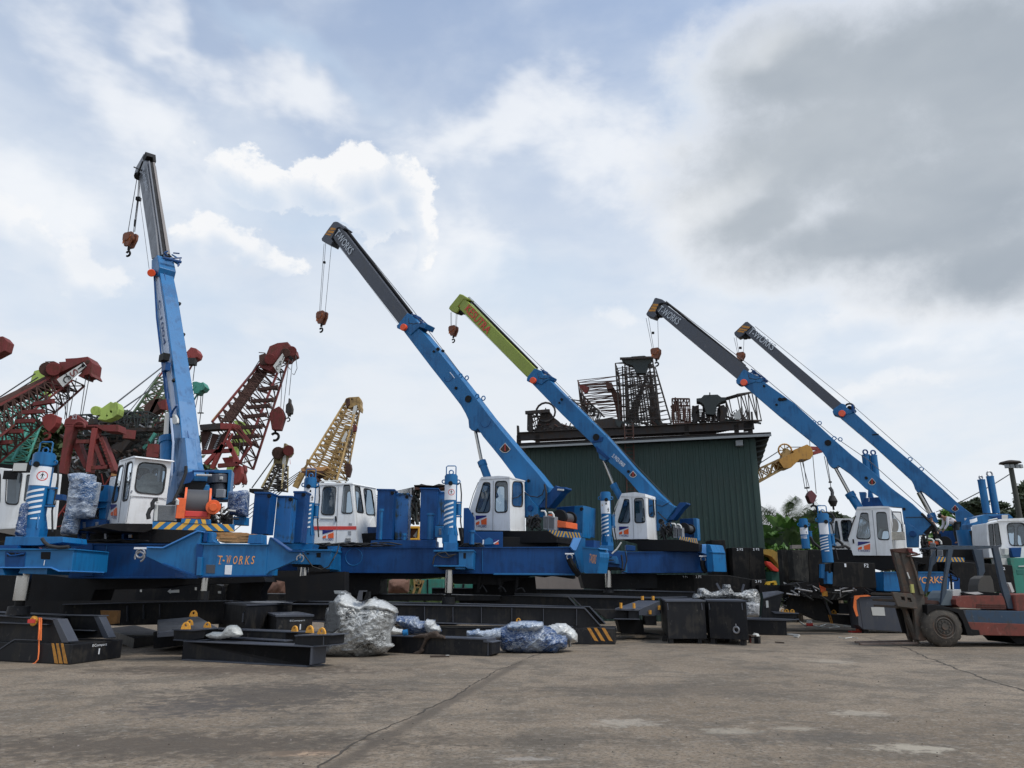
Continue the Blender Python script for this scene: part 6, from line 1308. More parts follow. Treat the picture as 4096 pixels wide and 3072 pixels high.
# ---------------------------------------------------------------- rig 5 (behind rig 4)
r5=thing('pile_driving_rig','rearmost blue rig at far right with the furthest grey T-WORKS boom','pile rig',rig_loc('L',1400,1400,34))
B5=Pl(at('L',1480,980,35),-30)
boom5=[('X',810,478),('X',930,560),('X',1130,740),('X',1500,1050),('X',1700,1225),('X',1850,1365),('L',1480,985),('L',1420,1120),('L',1200,930),('X',1790,1440),('X',1700,1392),('X',1540,1262),('X',1510,1245),('X',1495,1262),('X',1475,1250),('X',1458,1225),('X',1445,1185),('X',1425,1150),('X',1100,852),('X',800,600),('X',740,540)]
bm5,ex5,hd5,cl5=make_boom(r5,B5,.48,boom5,[('W',1395,445),('W',1430,460),('X',830,490),('X',770,555),('W',1345,515),('W',1335,500)],[(1355,376),(1400,415),(1430,440),(1420,448),(1395,437),(1365,462),(1330,500),(1290,540),(1255,556),(1212,525),(1205,498),(1330,380)],'X','W','W',
  [(740,520),(810,472),(840,480),(860,530),(935,525),(905,560),(850,570),(800,590),(765,578),(738,570),(730,545)],'X',('X',815,564,.17),
  [[(1300,418),(1385,435),(1370,455),(1285,438)],[(1270,450),(1355,465),(1340,480),(1255,465)],[(1255,472),(1325,485),(1310,500),(1240,488)]],('T-WORKS',('W',1358,500),('W',1622,702),.40),ltr,grey)
q=B5.p('X',880,512,.1); b=MB(); b.torus(q,.22,.05,B5.n,blackb,18,6); b.cyl(q,q+B5.n*.3,.12,blackb,n=14); b.box(B5.p('X',915,540,.1)+UP*.1,(.1,.5,.4),blue2,-30); b.build('rope_guide',r5)
lugs(r5,B5,'X',[(1418,975),(1518,1062)],.09)
b=MB(); q=B5.p('X',1110,747,-.02); b.box(q,(.3,.04,.04),blackb,-30)
b.build('boom_fittings',bm5)
dial(bm5,B5,'X',1815,1400,30)
hp=B5.p('W',1265,550,.25); zt=zfor(hp,'W',0,722); zh=zfor(hp,'W',0,870); hookblock(r5,hp,zt,zh,.46,nn=B5.n,xa=B5.dx)
b=MB()
for x in(-.2,-.12,.18): b.cyl(Vector((hp.x,hp.y,zt-.1))+B5.dx*x*.8,Vector((hp.x,hp.y,zfor(hp,'W',0,545)))+B5.dx*x*1.5,.012,cable,n=5)
b.box(Vector((hp.x,hp.y,zfor(hp,'W',0,668))),(.14,.1,.12),blackb); b.build('rope_falls',r5)
wire(r5,'hoist_rope',[B5.p('W',1440,440,.3)+UP*.05,B5.p('X',880,500,.3)+UP*.25,B5.p('X',1500,1050,.3)+UP*.25,B5.p('X',1850,1360,.4)+UP*.2],.014)
luff(r5,B5,'X',(1495,1260),(1600,1450),(1640,1530),.12,.16,.25)
b=MB(); p=B5.sh(-.5); 
b.prism(p.pts('L',[(1190,920),(1350,890),(1500,1000),(1440,1100),(1480,1300),(1440,1420),(1240,1400),(1215,1200)]),p.n*1.4,blue); b.prism(p.pts('L',[(935,1200),(1215,1200),(1230,1410),(960,1420)],.2),p.n*1,blue2); b.prism(p.pts('L',[(1325,1010),(1375,1012),(1385,1150),(1425,1165),(1428,1190),(1365,1190)],-.01),p.n*.02,wht); b.prism(p.pts('L',[(1345,1035),(1362,1035),(1366,1055),(1346,1055)],-.02),p.n*.01,yel)
b.bar(p.p('L',1100,1115,-.05),p.p('L',1270,1112,-.05),.06,blue); b.build('boom_mast',r5,.012)
b=MB(); p=pl('L',1600,1100,33.2)
b.prism(p.pts('L',[(1440,1100),(1520,990),(1660,950),(1990,950),(2060,1010),(1960,1030),(1690,1060),(1660,1090),(1660,1420),(1480,1420)]),p.n*.8,blue); b.prism(p.pts('L',[(1700,985),(1870,965),(1990,960),(1975,1030),(1880,1030)],-.05),p.n*.1,blue2); b.prism(p.pts('L',[(1880,965),(1975,962),(1975,1025),(1885,1028)],-.06),p.n*.1,pipew)
b.prism(p.pts('L',[(1560,1100),(1600,1100),(1640,1420),(1600,1420)],-.1),p.n*.2,blue); b.build('clamp_frame',r5,.01)
for (x0,y0,x1,y1,w_) in((1575,450,1660,940,100),(1708,400,1800,940,100)):
    q=p.p('L',x1,y1,.3); r_=w_*.5*ZM['L'][2]/FPX*q.y; t=zfor(q,'L',0,y0); b=MB(); b.cyl(q,Vector((q.x,q.y,t)),r_,blue,n=22); b.cyl(Vector((q.x,q.y,t-.02)),Vector((q.x,q.y,t+.03)),r_*1.05,blue,n=22); b.torus(Vector((q.x,q.y,t+.13)),.12 if x0>1600 else .07,.035,(0,1,0),steel,12,6); b.build('clamp_cylinder',r5,0,40)
b=MB(); q=p.p('M',1560,320,-1.2); c=Vector((q.x,q.y,0)); t=zfor(q,'L',0,1190); b.cyl(q,Vector((q.x,q.y,t)),.42,blue,n=26); b.build('outrigger_leg',r5,0,40)
b=MB(); 
for k in range(6):
    z0=q.z+.1+k*.3; cylpatch(b,c,.42,20,88,lambda t_,z0=z0:(z0+.12*t_,z0+.12*t_+.15),wht,8)
b.build('stripe_marking',r5)
b=MB(); b.tube(p.pts('L',[(1420,1200),(1450,1300),(1460,1400)],-1.7),.06,rubber); b.prism(pl('L',1400,1500,30.5).pts('L',[(900,1420),(1900,1420),(1900,1700),(900,1700)]),Vector((0,1,0)),blackb); b.build('rig_base',r5)
# rig 6: right edge cab
r6=thing('pile_driving_rig','rig cut off by the right edge, only its white cab and green hull showing','pile rig',rig_loc('M',2300,650,29.5))
C6=pl('L',1900,1500,29.5,-6)
cab6,_,_,_,_=make_cab(r6,C6,'L',[(1860,1600),(1825,1130),(1830,1055),(2600,1040),(2620,1610)],[[(1950,1085),(2230,1080),(2235,1425),(2000,1420)],[(2270,1085),(2560,1080),(2570,1425),(2270,1425)]],'L',(2800,1070),[],roofpts=[(1815,1060),(1880,1025),(2180,1010),(2600,1020),(2600,1045)],frontwin=False)
FQ=Pl(C6.p('L',1826,1100),125); 
b=MB(); P=C6.pts('L',[(1655,1085),(1830,1058),(1885,1420),(1860,1600),(1700,1600),(1665,1330)],.0); b.prism(P,C6.n*1.2,white); b.build('cab_front',cab6,.02)
for L in([(1685,1110),(1750,1100),(1775,1420),(1715,1425)],[(1765,1098),(1830,1088),(1880,1405),(1795,1420)]):
    m=MB(); winpane(m,rnd(C6.pts('L',L,-.02),.2),C6.n); P=C6.pts('L',L,-.003); m.prism(P,C6.n*.01,blackb); m.build('window',cab6)
b=MB(); b.tube(C6.pts('L',[(1685,1060),(1690,1045),(1810,1020),(1822,1045)],-.05),.03,pipew); b.build('grab_rail',cab6); b=MB(); b.prism(C6.pts('L',[(2010,1450),(2180,1445),(2165,1590),(2050,1592)],-.3),C6.n*.25,blue2); b.build('blue_tank',cab6,.02); b=MB(); b.prism(C6.pts('L',[(1920,1460),(1990,1460),(1990,1560),(1925,1560)],-.3),C6.n*.25,pipew); b.build('wash_tank',cab6,.02)
b=MB(); p=pl('M',2080,600,28.9); b.prism(p.pts('M',[(2035,258),(2700,250),(2700,715),(2115,705)]),p.n*1.2,greenc); b.prism(p.pts('M',[(1915,262),(2035,262),(2050,350),(1935,345)],.2),p.n*.6,pipew); b.prism(p.pts('M',[(2115,405),(2212,405),(2212,468),(2125,465)],-.01),p.n*.02,mat('green_shadow',(.02,.14,.11),.6)); b.bar(p.p('M',2140,365,-.01),p.p('M',2250,362,-.01),.04,pipew); b.build('hull',r6,.02)
# ---------------------------------------------------------------- forklift
fk=thing('forklift','battered red and blue forklift with dusty tyre and forks on the ground at right','forklift',rig_loc('M',1700,1385,22))
F1=pl('M',1215,1380,21.9,0); n=F1.n; WD=1.9
def part(name,L,t,m,off=0.0,bev=.01,parent=None):
    b=MB(); b.prism(F1.pts('M',L,off),n*t,m); return b.build(name,parent or fk,bev)
EX=900
part('chassis',[(1440,920),(2212,930),(2212+EX,940),(2212+EX,1110),(2212,1092),(1500,1066),(1470,1000)],WD-.1,navy,.05)
part('sill',[(1500,1068),(2212,1094),(2212+EX,1115),(2212+EX,1250),(2110,1245),(1660,1235),(1640,1170),(1560,1170),(1540,1150)],WD-.1,red2,.04)
part('engine_cover',[(1352,785),(1400,740),(1600,735),(1940,735),(1965,780),(1990,890),(1960,912),(1400,885),(1355,850)],WD-.3,red2,.15,.03)
b=MB()
for y in(848,872,895): b.bar(F1.p('M',1610,y,.14),F1.p('M',1985,y+8,.14),.02,rustd)
b.build('cover_groove',fk)
part('counterweight',[(2078,725),(2160,705),(2212+EX,715),(2212+EX,935),(2110,930)],WD-.2,red2,.1,.04)
part('side_step',[(1545,1160),(1640,1170),(1660,1235),(1570,1240)],.4,blackb,.0)
part('belly',[(1560,1160),(2000,1240),(2060,1290),(2110,1340),(2212,1345),(2600,1340),(2800,1240),(2212,1100),(1600,1060)],WD-.6,blackb,.35)
b=MB()
for o_ in(0.0,WD-.42):
    b.prism(F1.pts('M',[(985,850),(1080,845),(1240,880),(1440,908),(1462,965),(1580,1242),(1500,1240),(1440,1060),(1380,960),(1250,915),(1120,905),(1040,930),(990,980)],o_),n*.42,blackb)
b.build('fender',fk,.01)
def wheel(cx,cy,rp,off,dz,name='wheel'):
    c=F1.p('M',cx,cy,off); r=rp*ZM['M'][2]/FPX*c.y/1.05; c.z=r*.985; b=MB(); wd=.38
    vs=[];NS=48; prof=[(0.0,.60),(.02,.72),(.05,.9),(.10,.985),(.19,1.0),(.28,.985),(.33,.9),(.36,.72),(.38,.6)]
    for i in range(NS):
        a_=2*math.pi*i/NS
        for j,(y,rr) in enumerate(prof):
            g=1.0
            if .06<y<.33: g=1.025 if (i+ (0 if y<.19 else 1))%3 else .965
            vs.append(c+Vector((math.cos(a_)*r*rr*g,0,math.sin(a_)*r*rr*g))+n*y)
    k=len(prof); fs=[(i*k+j,((i+1)%NS)*k+j,((i+1)%NS)*k+j+1,i*k+j+1) for i in range(NS) for j in range(k-1)]
    b.add(vs,fs,tyre); w_=b.build(name,fk,0,50); b=MB()
    b.cyl(c+n*.03,c+n*.36,r*.60,grimy,n=32); rm=b.build('rim',w_,0,40); b=MB()
    b.torus(c+n*.02,r*.57,.022,n,grimy,32,6); b.torus(c+n*.015,r*.42,.02,n,grimy,28,6); b.cyl(c+n*.03-n*.03,c+n*.1,r*.36,mat('oily_hub',(.04,.036,.03),.6,var=.3,bump=.3),n=26); b.cyl(c-n*.03,c+n*.05,r*.16,grimy,n=18)
    for q in range(10): a_=q*math.pi/5; x=c+Vector((math.cos(a_),0,math.sin(a_)))*r*.28; b.cyl(x-n*.025,x+n*.03,.022,grimy,n=6)
    b.build('hub',w_,0,40)
wheel(1213,1155,248,-.02,0); wheel(1213,1155,248,WD-.4,0); wheel(2720,1190,200,.1,0); wheel(2720,1190,200,WD-.5,0)
# mast
b=MB()
b.prism(F1.pts('M',[(648,152),(735,138),(770,165),(905,700),(950,720),(1000,1300),(905,1310),(860,1290),(820,900),(800,700),(690,330)],.25),n*.14,grimy)
b.prism(F1.pts('M',[(735,138),(770,165),(955,725),(905,720),(830,420)],.18),n*.3,grimy)
b.prism(F1.pts('M',[(545,145),(650,140),(660,170),(795,700),(900,1310),(830,1300),(690,730),(650,520)],WD-.55),n*.16,rustd)
b.prism(F1.pts('M',[(560,150),(640,150),(780,690),(690,690)],WD*.5),n*.12,grimy)
b.prism(F1.pts('M',[(790,690),(860,690),(1000,1300),(930,1310)],WD-.5),n*.14,grimy)
b.build('mast',fk,.008)
part('mast_crossbar',[(545,145),(740,130),(805,135),(805,200),(760,205),(560,180)],.14,rustd,.22)
part('mast_bracket',[(735,228),(905,200),(905,218),(850,235),(740,242)],.2,rustd,.15)
part('mast_bracket',[(740,135),(805,135),(808,175),(870,195),(870,205),(760,190)],.3,rust,.15)
part('lift_cylinder',[(822,260),(870,345),(890,720),(850,720)],.1,blackb,.6)
b=MB(); b.bar(F1.p('M',735,440,.24),F1.p('M',765,520,.24),.03,pipew); b.bar(F1.p('M',790,590,.24),F1.p('M',805,700,.24),.08,mat('pale_yellow_smear',(.4,.38,.12),.7)); b.build('paint_smear',fk)
CRP=F1.sh(-.1)
b=MB(); b.holed(F1.pts('M',[(545,688),(790,712),(835,765),(870,900),(620,870),(590,800)],-.05),[F1.pts('M',[(655,745),(700,750),(712,800),(668,795)],-.05),F1.pts('M',[(735,760),(780,765),(800,820),(748,812)],-.05)],n*.1,grimy)
b.prism(F1.pts('M',[(545,688),(620,692),(700,905),(650,900)],WD-.6),n*.1,grimy)
for k,y in enumerate((700,780,860)): b.prism(F1.pts('M',[(560+k*20,y),(800+k*24,y+15),(805+k*24,y+45),(570+k*20,y+30)],.1),n*(WD-.5),grimy)
b.build('carriage',fk,.008)
b=MB(); zf=.06
def fork(off,x0,x1):
    A=F1.p('M',x1,1285,off); A.z=zf; B_=F1.p('M',x0,1315,off); B_.z=.03; d=(B_-A); 
    b.prism([A,A+n*.16,B_+n*.12,B_],UP*.05,mat('worn_fork',(.17,.13,.11),.5,metal=.3,var=.3,dirt=.4,dcol=(.08,.04,.02))); 
    b.prism([A-F1.dx*.02,A+F1.dx*.06,A+F1.dx*.06+UP*1.05-F1.dx*.28,A-F1.dx*.02+UP*1.05-F1.dx*.28],n*.16,grimy)
fork(.35,140,870); fork(WD-.75,90,790); b.build('fork',fk,.005)
for q in((600,900,690,1220),(690,930,760,1270),(760,950,850,1290),(880,900,925,1290)):
    part('mast_guard',[(q[0],q[1]),(q[0]+70,q[1]+8),(q[2]+60,q[3]),(q[2],q[3]-10)],.08,blackb if q[0]!=690 else grimy,.3+ (q[0]%7)*.1)
part('tilt_plate',[(870,820),(1000,835),(1040,900),(985,960),(960,1300),(890,1000)],.3,rustd,.35)
part('dash_cowl',[(800,712),(900,720),(1000,760),(990,790),(1130,800),(1160,850),(1040,840),(880,825),(830,780)],1.0,rustd,.3)
# overhead guard
b=MB(); gd=mat('guard_slate',(.035,.055,.08),.55,var=.2,dirt=.3,dcol=(.06,.05,.05))
for o_ in(.2,WD-.3): 
    b.prism(F1.pts('M',[(1095,125),(1180,100),(1400,105),(1880,102),(1930,90),(1930,112),(1885,130),(1560,152),(1120,155)],o_),n*.09,gd)
for k in range(7): b.prism(F1.pts('M',[(1200+k*100,108),(1225+k*100,108),(1225+k*100,122),(1200+k*100,122)],.2),n*(WD-.5),gd)
b.build('overhead_guard',fk,.008)
for nm,L,o_ in(('guard_post',[(1255,150),(1320,150),(1245,520),(1235,700),(1165,850),(1190,600),(1230,400)],.2),('guard_post',[(1040,250),(1095,160),(1100,320),(1060,360),(1000,680),(965,720),(1030,380)],WD-.3),('guard_post',[(1820,130),(1890,118),(1990,560),(2095,905),(2010,900),(1930,620)],.2),('guard_post',[(1570,150),(1690,148),(1722,430),(1650,560),(1640,400)],WD-.35)):
    part(nm,L,.10,gd,o_,.008)
part('control_panel',[(1235,700),(1270,670),(1300,690),(1312,860),(1160,860),(1190,770)],.9,mat('faded_grey_panel',(.12,.15,.17),.6,var=.2),.4)
part('dash_plate',[(1310,665),(1415,655),(1425,720),(1370,770),(1310,770)],.6,pipew,.6)
b=MB(); c=F1.p('M',1285,470,.95); ax=Vector((.75,.05,.62)); b.torus(c,.22,.018,ax,blackb,22,6); 
for k in range(3): 
    a_=k*2.1; u=ax.normalized().cross(Vector((0,1,0))).normalized(); v_=ax.normalized().cross(u); b.bar(c,c+u*.21*math.cos(a_)+v_*.21*math.sin(a_),.02,blackb)
b.cyl(c,F1.p('M',1300,690,.95),.03,blackb,n=10); b.build('steering_wheel',fk)
b=MB(); b.prism(rnd(F1.pts('M',[(1630,700),(1632,600),(1655,520),(1710,482),(1790,482),(1818,540),(1842,700)],.65),.15,3),n*.5,mat('worn_seat_vinyl',(.075,.07,.062),.6,var=.2)); b.prism(F1.pts('M',[(1430,695),(1640,682),(1900,700),(1900,735),(1450,735)],.5),n*.7,blackb); b.build('seat',fk,.06)
part('seat_label',[(1455,697),(1630,686),(1700,712),(1600,722)],.5,pipew,.48,.0)
part('gas_bracket',[(2010,575),(2050,570),(2095,690),(2060,700)],.3,pipew,.6)
# ---------------------------------------------------------------- people
def person(label,J,Rr,Y,parts,hat=None,hatcol=None,cloth=None,legs=dshirt,head=None,face=1):
    """J: joints in metres; continuous skinned body; separate clothing shells"""
    pass
def skinmesh(name,V,Eg,Rd,m,parent,sub=2):
    me=bpy.data.meshes.new(name); o0=orig(parent); me.from_pydata([tuple(Vector(v)-o0) for v in V],Eg,[]); o=bpy.data.objects.new(name,me); COL.objects.link(o)
    o.modifiers.new('skin','SKIN'); 
    for i,s in enumerate(me.skin_vertices[0].data): s.radius=(Rd[i],Rd[i]); s.use_root=(i==0)
    ss=o.modifiers.new('sub','SUBSURF'); ss.levels=sub; ss.render_levels=sub
    dg=bpy.context.evaluated_depsgraph_get(); dg.update(); nm=bpy.data.meshes.new_from_object(o.evaluated_get(dg)); bpy.data.objects.remove(o)
    nm.materials.clear(); nm.materials.append(m)
    for p in nm.polygons: p.use_smooth=True
    o=bpy.data.objects.new(name,nm); COL.objects.link(o); o.parent=parent; ORG[o.name]=o0; return o
def person(label,base,h,fwd,bend,armL,armR,top,legs,hat):
    """base: ground point of feet; fwd heading; bend: forward lean of torso in degrees; arms: list of elbow, hand in (side,fwd,up)"""
    root=thing('person',label,'person',base); k=h/1.72; f=hd(fwd); s=Vector((-f.y,f.x,0))
    def W(a,b_,c): return Vector(base)+(s*a+f*b_+UP*c)*k
    hip=(0,0,.92); bb=R(bend); up=lambda d: (0,math.sin(bb)*d,.92+math.cos(bb)*d)
    sh=up(.47); nk=up(.55); hdp=up(.66); ht=up(.76)
    J=[W(*hip),W(*up(.2)),W(*sh),W(*nk),W(*hdp),W(*ht)]; Rd=[.13,.125,.12,.055,.085,.07]; E=[(0,1),(1,2),(2,3),(3,4),(4,5)]
    body_arm=[]
    for sg,arm in((-1,armL),(1,armR)):
        a0=len(J); shp=(sg*.18,sh[1],sh[2]); J+= [W(*shp),W(sg*.2+arm[0][0]*sg,sh[1]+arm[0][1],sh[2]+arm[0][2]),W(sg*.2+arm[1][0]*sg,sh[1]+arm[1][1],sh[2]+arm[1][2])]; Rd+=[.06,.043,.03]; E+=[(2,a0),(a0,a0+1),(a0+1,a0+2)]
        hdn=(J[a0+2]-J[a0+1]).normalized(); J.append(J[a0+2]+hdn*.07*k); Rd.append(.035); E.append((a0+2,a0+3)); body_arm.append((J[a0+3],hdn,s*sg))
        l0=len(J); J+= [W(sg*.10,0,.86),W(sg*.12,.04,.48),W(sg*.12,0,.08),W(sg*.13,.12,.04)]; Rd+=[.085,.06,.045,.04]; E+=[(0,l0),(l0,l0+1),(l0+1,l0+2),(l0+2,l0+3)]
    Rd=[r_*k for r_ in Rd]; bd=skinmesh('body',J,E,Rd,skin,root)
    b=MB()
    for P,d,sd in body_arm:
        x=sd.cross(d).normalized()
        for q,(o_,L) in enumerate(((-.030,.065),(-.010,.078),(.010,.074),(.028,.058))):
            A=P+x*o_*k; b.tube([A,A+d*L*.5*k,A+d*L*k*.9-sd*.015*k],.0085*k,skin,6)
        b.tube([P-d*.03*k,P-d*.0+x*-.035*k,P+d*.03*k-x*.05*k],.010*k,skin,6)
    C=J[4]; fd=(f*math.cos(bb*.6)-UP*math.sin(bb*.6)); b.cyl(C+fd*.075*k,C+fd*.11*k,.018*k,skin,r2=.010*k,n=8)
    for sg in(-1,1): b.cyl(C+s*sg*.08*k,C+s*sg*.1*k,.03*k,skin,n=8); b.cyl(C+fd*.085*k+s*sg*.032*k+UP*.02*k,C+fd*.09*k+s*sg*.032*k+UP*.02*k,.011*k,blackb,n=8)
    b.cyl(C+fd*.08*k-UP*.045*k-s*.02*k,C+fd*.085*k-UP*.045*k+s*.02*k,.006*k,redl,n=6); b.build('hands_and_face',root,0,60)
    # shirt and trousers
    def sub(ix,rs): 
        m={i:n for n,i in enumerate(ix)}; return [J[i] for i in ix],[(m[a],m[b_]) for a,b_ in E if a in m and b_ in m],rs
    V,Eg,rs=sub([0,1,2,6,7,8,14,15,16],[r_*k for r_ in(.15,.148,.14,.078,.06,.045,.078,.06,.045)]); skinmesh('shirt',V,Eg,rs,top,root)
    V,Eg,rs=sub([0,10,11,12,18,19,20],[r_*k for r_ in(.145,.10,.08,.065,.10,.08,.065)]); skinmesh('trousers',V,Eg,rs,legs,root)
    b=MB(); T_=J[5]; u=(J[5]-J[4]).normalized()
    if hat: b.cyl(T_-u*.04*k,T_+u*.075*k,.105*k,hat,r2=.08*k,n=18); b.cyl(T_-u*.05*k,T_-u*.03*k,.17*k,hat,r2=.13*k,n=20); b.build('hat',root,.01,60)
    else: b.cyl(T_-u*.06*k,T_+u*.035*k,.098*k,blackb,r2=.06*k,n=16); b.build('hair',root,.01,60)
    return root
q=at('L',885,1040,30.4); person('person in dark overalls and blue brimmed hat behind the right orange winch',(q.x,q.y,q.z-1.52),1.72,150,12,((.05,.15,-.25),(-.05,.4,-.3)),((.05,.1,-.28),(-.05,.35,-.35)),dshirt,dshirt,hatm)
q=at('L',1165,960,33.6); person('person in a pale shirt bending over beside the rearmost boom foot',(q.x+.05,q.y,q.z-1.28),1.70,175,62,((.0,.05,-.3),(-.05,.25,-.5)),((.0,.05,-.3),(-.05,.2,-.52)),shirt,dshirt,None)
# ================================================================ black pontoons, beams and lockers on the yard
def boxv(z,Y,near,left,right,h=None,m=black,name='box',bev=.01,label=None,cat=None,group=None,parent=None,bot=None):
    """box from its nearest vertical edge (x, ytop, ybottom) and the top ends of its two visible faces"""
    A=at(z,near[0],near[1],Y); zt=A.z
    def onz(x,y):
        d=ray(z,x,y); t=(zt-EYE)/d.z; return Vector((0,0,EYE))+d*t
    L_=onz(*left); R_=onz(*right); zb=zfor(A,z,near[0],near[2]) if bot is None else bot
    b=MB(); b.prism([A,R_,R_+(L_-A),L_],UP*(zb-zt),m); o=b.build(name,parent,bev)
    if label: tag(o,label,cat,group)
    return o,A,L_,R_,zb
def gpl(z,a_,b_):
    A=gnd(z,*a_); B=gnd(z,*b_); return Pl(A,math.degrees(math.atan2(B.y-A.y,B.x-A.x))),A,B
def lug(root,P,pln,s=.13,name='lifting_lug'):
    b=MB(); s=s*.68; q=lambda x,z_: P+pln.dx*x*s+UP*z_*s
    out=[q(-1,0),q(1,0),q(.85,.8),q(.5,1.35),q(0,1.55),q(-.5,1.35),q(-.85,.8)]; hl=[q(math.cos(t*math.pi/4)*.35,.85+math.sin(t*math.pi/4)*.35) for t in range(8)]
    b.holed(out,[hl],pln.n*.05,lugc); return b.build(name,root)
# pontoon 1, front left
PA,g0,gl_=None,None,None
G0=gnd('C',880,1610); GL=gnd('C',-60,1562); GR=gnd('C',1525,1522); hL=zfor(G0,'C',0,1350)
pn=thing('pontoon','charcoal pontoon numbered 1 with slanted end plates and three ochre bars, bottom left corner','pontoon',G0*1.0)
PLa=Pl(G0,math.degrees(math.atan2(G0.y-GL.y,G0.x-GL.x))); PLb=Pl(G0,math.degrees(math.atan2(GR.y-G0.y,GR.x-G0.x)))
ld_=(GL-G0); ldn=ld_.normalized(); b=MB(); far=G0+ldn*8.0
b.prism([G0,GR,GR+ldn*8,far],UP*hL,black); b.build('toe_box',pn,.02)
b=MB(); off=.10
w1_=PLa.pts('C',[(-1400,930),(0,985),(655,1030),(858,1325),(858,1345),(-1400,1345)],off); b.prism(w1_,PLa.n*.05,black)
b.prism(PLa.pts('C',[(655,1030),(725,1030),(865,1312),(858,1330),(780,1330)],off-.06),PLa.n*.25,grey)
b.prism(PLa.pts('C',[(-1400,930),(0,985),(655,1030),(655,1042),(0,998),(-1400,945)],off-.10),PLa.n*.3,grey)
b.prism(PLa.pts('C',[(-1400,1050),(0,1068),(580,1095),(580,1105),(0,1085),(-1400,1068)],off-.14),PLa.n*.2,grey); b.build('side_web',pn,.006)
b=MB(); b.prism(PLa.pts('C',[(-1400,900),(740,985),(1200,990),(1370,1268),(860,1275),(-1400,1200)],1.15),PLa.n*.05,black); b.prism(PLa.pts('C',[(1180,990),(1245,990),(1375,1262),(1365,1275),(1305,1275)],1.08),PLa.n*.2,grey); b.prism(PLa.pts('C',[(-1400,880),(740,975),(1240,985),(1240,998),(740,990),(-1400,895)],1.05),PLa.n*.3,grey)
b.prism(PLa.pts('C',[(800,1165),(1160,1175),(1160,1185),(800,1175)],1.0),PLa.n*.2,grey); b.build('side_web',pn,.006)
b=MB()
for x in(650,707,768): b.prism(PLa.pts('C',[(x,1336),(x+30,1338),(x+85,1594),(x+40,1590)],-.006),PLa.n*.004,org2)
b.prism(PLa.pts('C',[(0,1400),(180,1282),(480,1295),(480,1302),(185,1292),(0,1415)],-.02),PLa.n*.02,grey); b.build('stripe_marking',pn)
b=MB(); text(b,'1',PLb.p('C',1238,1476,-.004),PLb.p('C',1254,1474,-.004),.125,wht,PLb.n,.004); text(b,'ECompact',PLb.p('C',1165,1392,-.004),PLb.p('C',1348,1372,-.004),.07,wht,PLb.n,.004); b.build('pontoon_number',pn)
b=MB(); c=PLa.p('C',425,1055,off-.14); b.torus(c,.07,.045,PLa.n,lugc,12,6); b.box(c+Vector((0,-.05,0)),(.16,.08,.08),redl); 
b.tube([PLa.p('C',505,1015,off-.14),PLa.p('C',500,1160,off-.16),PLa.p('C',492,1290,off-.14)],.028,strapo,4); b.tube([PLa.p('C',492,1290,-.03),PLa.p('C',490,1450,-.03),PLa.p('C',480,1540,-.03),PLa.p('C',440,1590,-.06),PLa.p('C',375,1612,-.1)],.016,strapo,4); b.prism(PLa.pts('C',[(485,1010),(522,1015),(515,1300),(488,1300)],off-.16),PLa.n*.02,strapo)
o=b.build('ratchet_strap'); tag(o,'bright orange webbing strap hanging over the pontoon numbered 1','strap')
# pontoon under the left jack
q=at('C',200,960,18.6); b=MB(); b.prism([Vector((-18,18.0,0)),Vector((-10.6,18.2,0)),Vector((-10.9,19.6,0)),Vector((-18,19.4,0))],UP*.93,black); o=b.build('pontoon',None,.02); tag(o,'black pontoon under the chrome jack of the nearest rig at far left','pontoon')
o,A,L_,R_,zb=boxv('C',21.4,(1700,1275,1436),(1330,1150),(2125,1213),name='ballast_block',label='black sloping block with a scuffed top between the left pontoon and the lockers',cat='steel block',bot=0)
b=MB(); p=pl('C',1380,1000,20.9); b.prism(p.pts('C',[(1268,922),(1490,925),(1478,1085),(1410,1098),(1330,1105),(1285,1050)]),p.n*.15,wood); o=b.build('timber_packing'); tag(o,'brown timber packing piece against the black girder behind the left pontoon','timber')
lug(None,p.p('C',1305,1100,-.2),p,.11); tag(bpy.data.objects['lifting_lug'],'ochre lug leaning on the brown timber packing behind the left pontoon','lug')
def plategirder(label,z,Y,h,poly,stiff,depth=.9,name='pontoon',fl=.03,top=None):
    p=pl(z,*poly[0],Y,h); t=thing(name,label,'pontoon',Vector((p.pts(z,poly)[0].x,Y,0))); b=MB(); P=p.pts(z,poly); b.prism(P,p.n*depth,black); b.build('web',t,.01)
    b=MB()
    for (x,y0,y1) in stiff: b.prism(p.pts(z,[(x,y0),(x+6,y0),(x+6,y1),(x,y1)],-.08),p.n*.09,grey)
    for L in(top or ()): b.prism(p.pts(z,L,-.12),p.n*.3,grey)
    b.build('stiffener',t); return t,p
plategirder('black plate girder with upright ribs under the nearest rig, behind the scuffed block','C',22.2,0,[(790,845),(2212,812),(2900,800),(2900,1095),(2212,1095),(1500,1115),(1100,1100),(780,1060)],[(1600,860,1060),(1805,850,1030),(2010,840,1015)],1.0,top=[[(790,842),(2212,805),(2900,795),(2900,806),(2212,816),(790,852)]])
b=MB(); p=pl('D',420,1060,19.3); b.prism([p.p('D',-60,1040,2.4),p.p('D',450,996,1.8),p.p('D',700,1142,.0),p.p('D',-60,1200,.0)],UP*-.12,grey); o=b.build('steel_plate',None,.008); tag(o,'sloping slate steel plate with ochre lugs left of the lockers','steel plate')
b=MB(); pq=pl('D',100,1390,20.7); b.prism(pq.pts('D',[(-120,1190),(272,1180),(268,1362),(-120,1405)]),pq.n*2.2,black); o=b.build('ballast_block',None,.02); tag(o,'low black block right of the scuffed sloping one, below the ochre lugs','steel block')
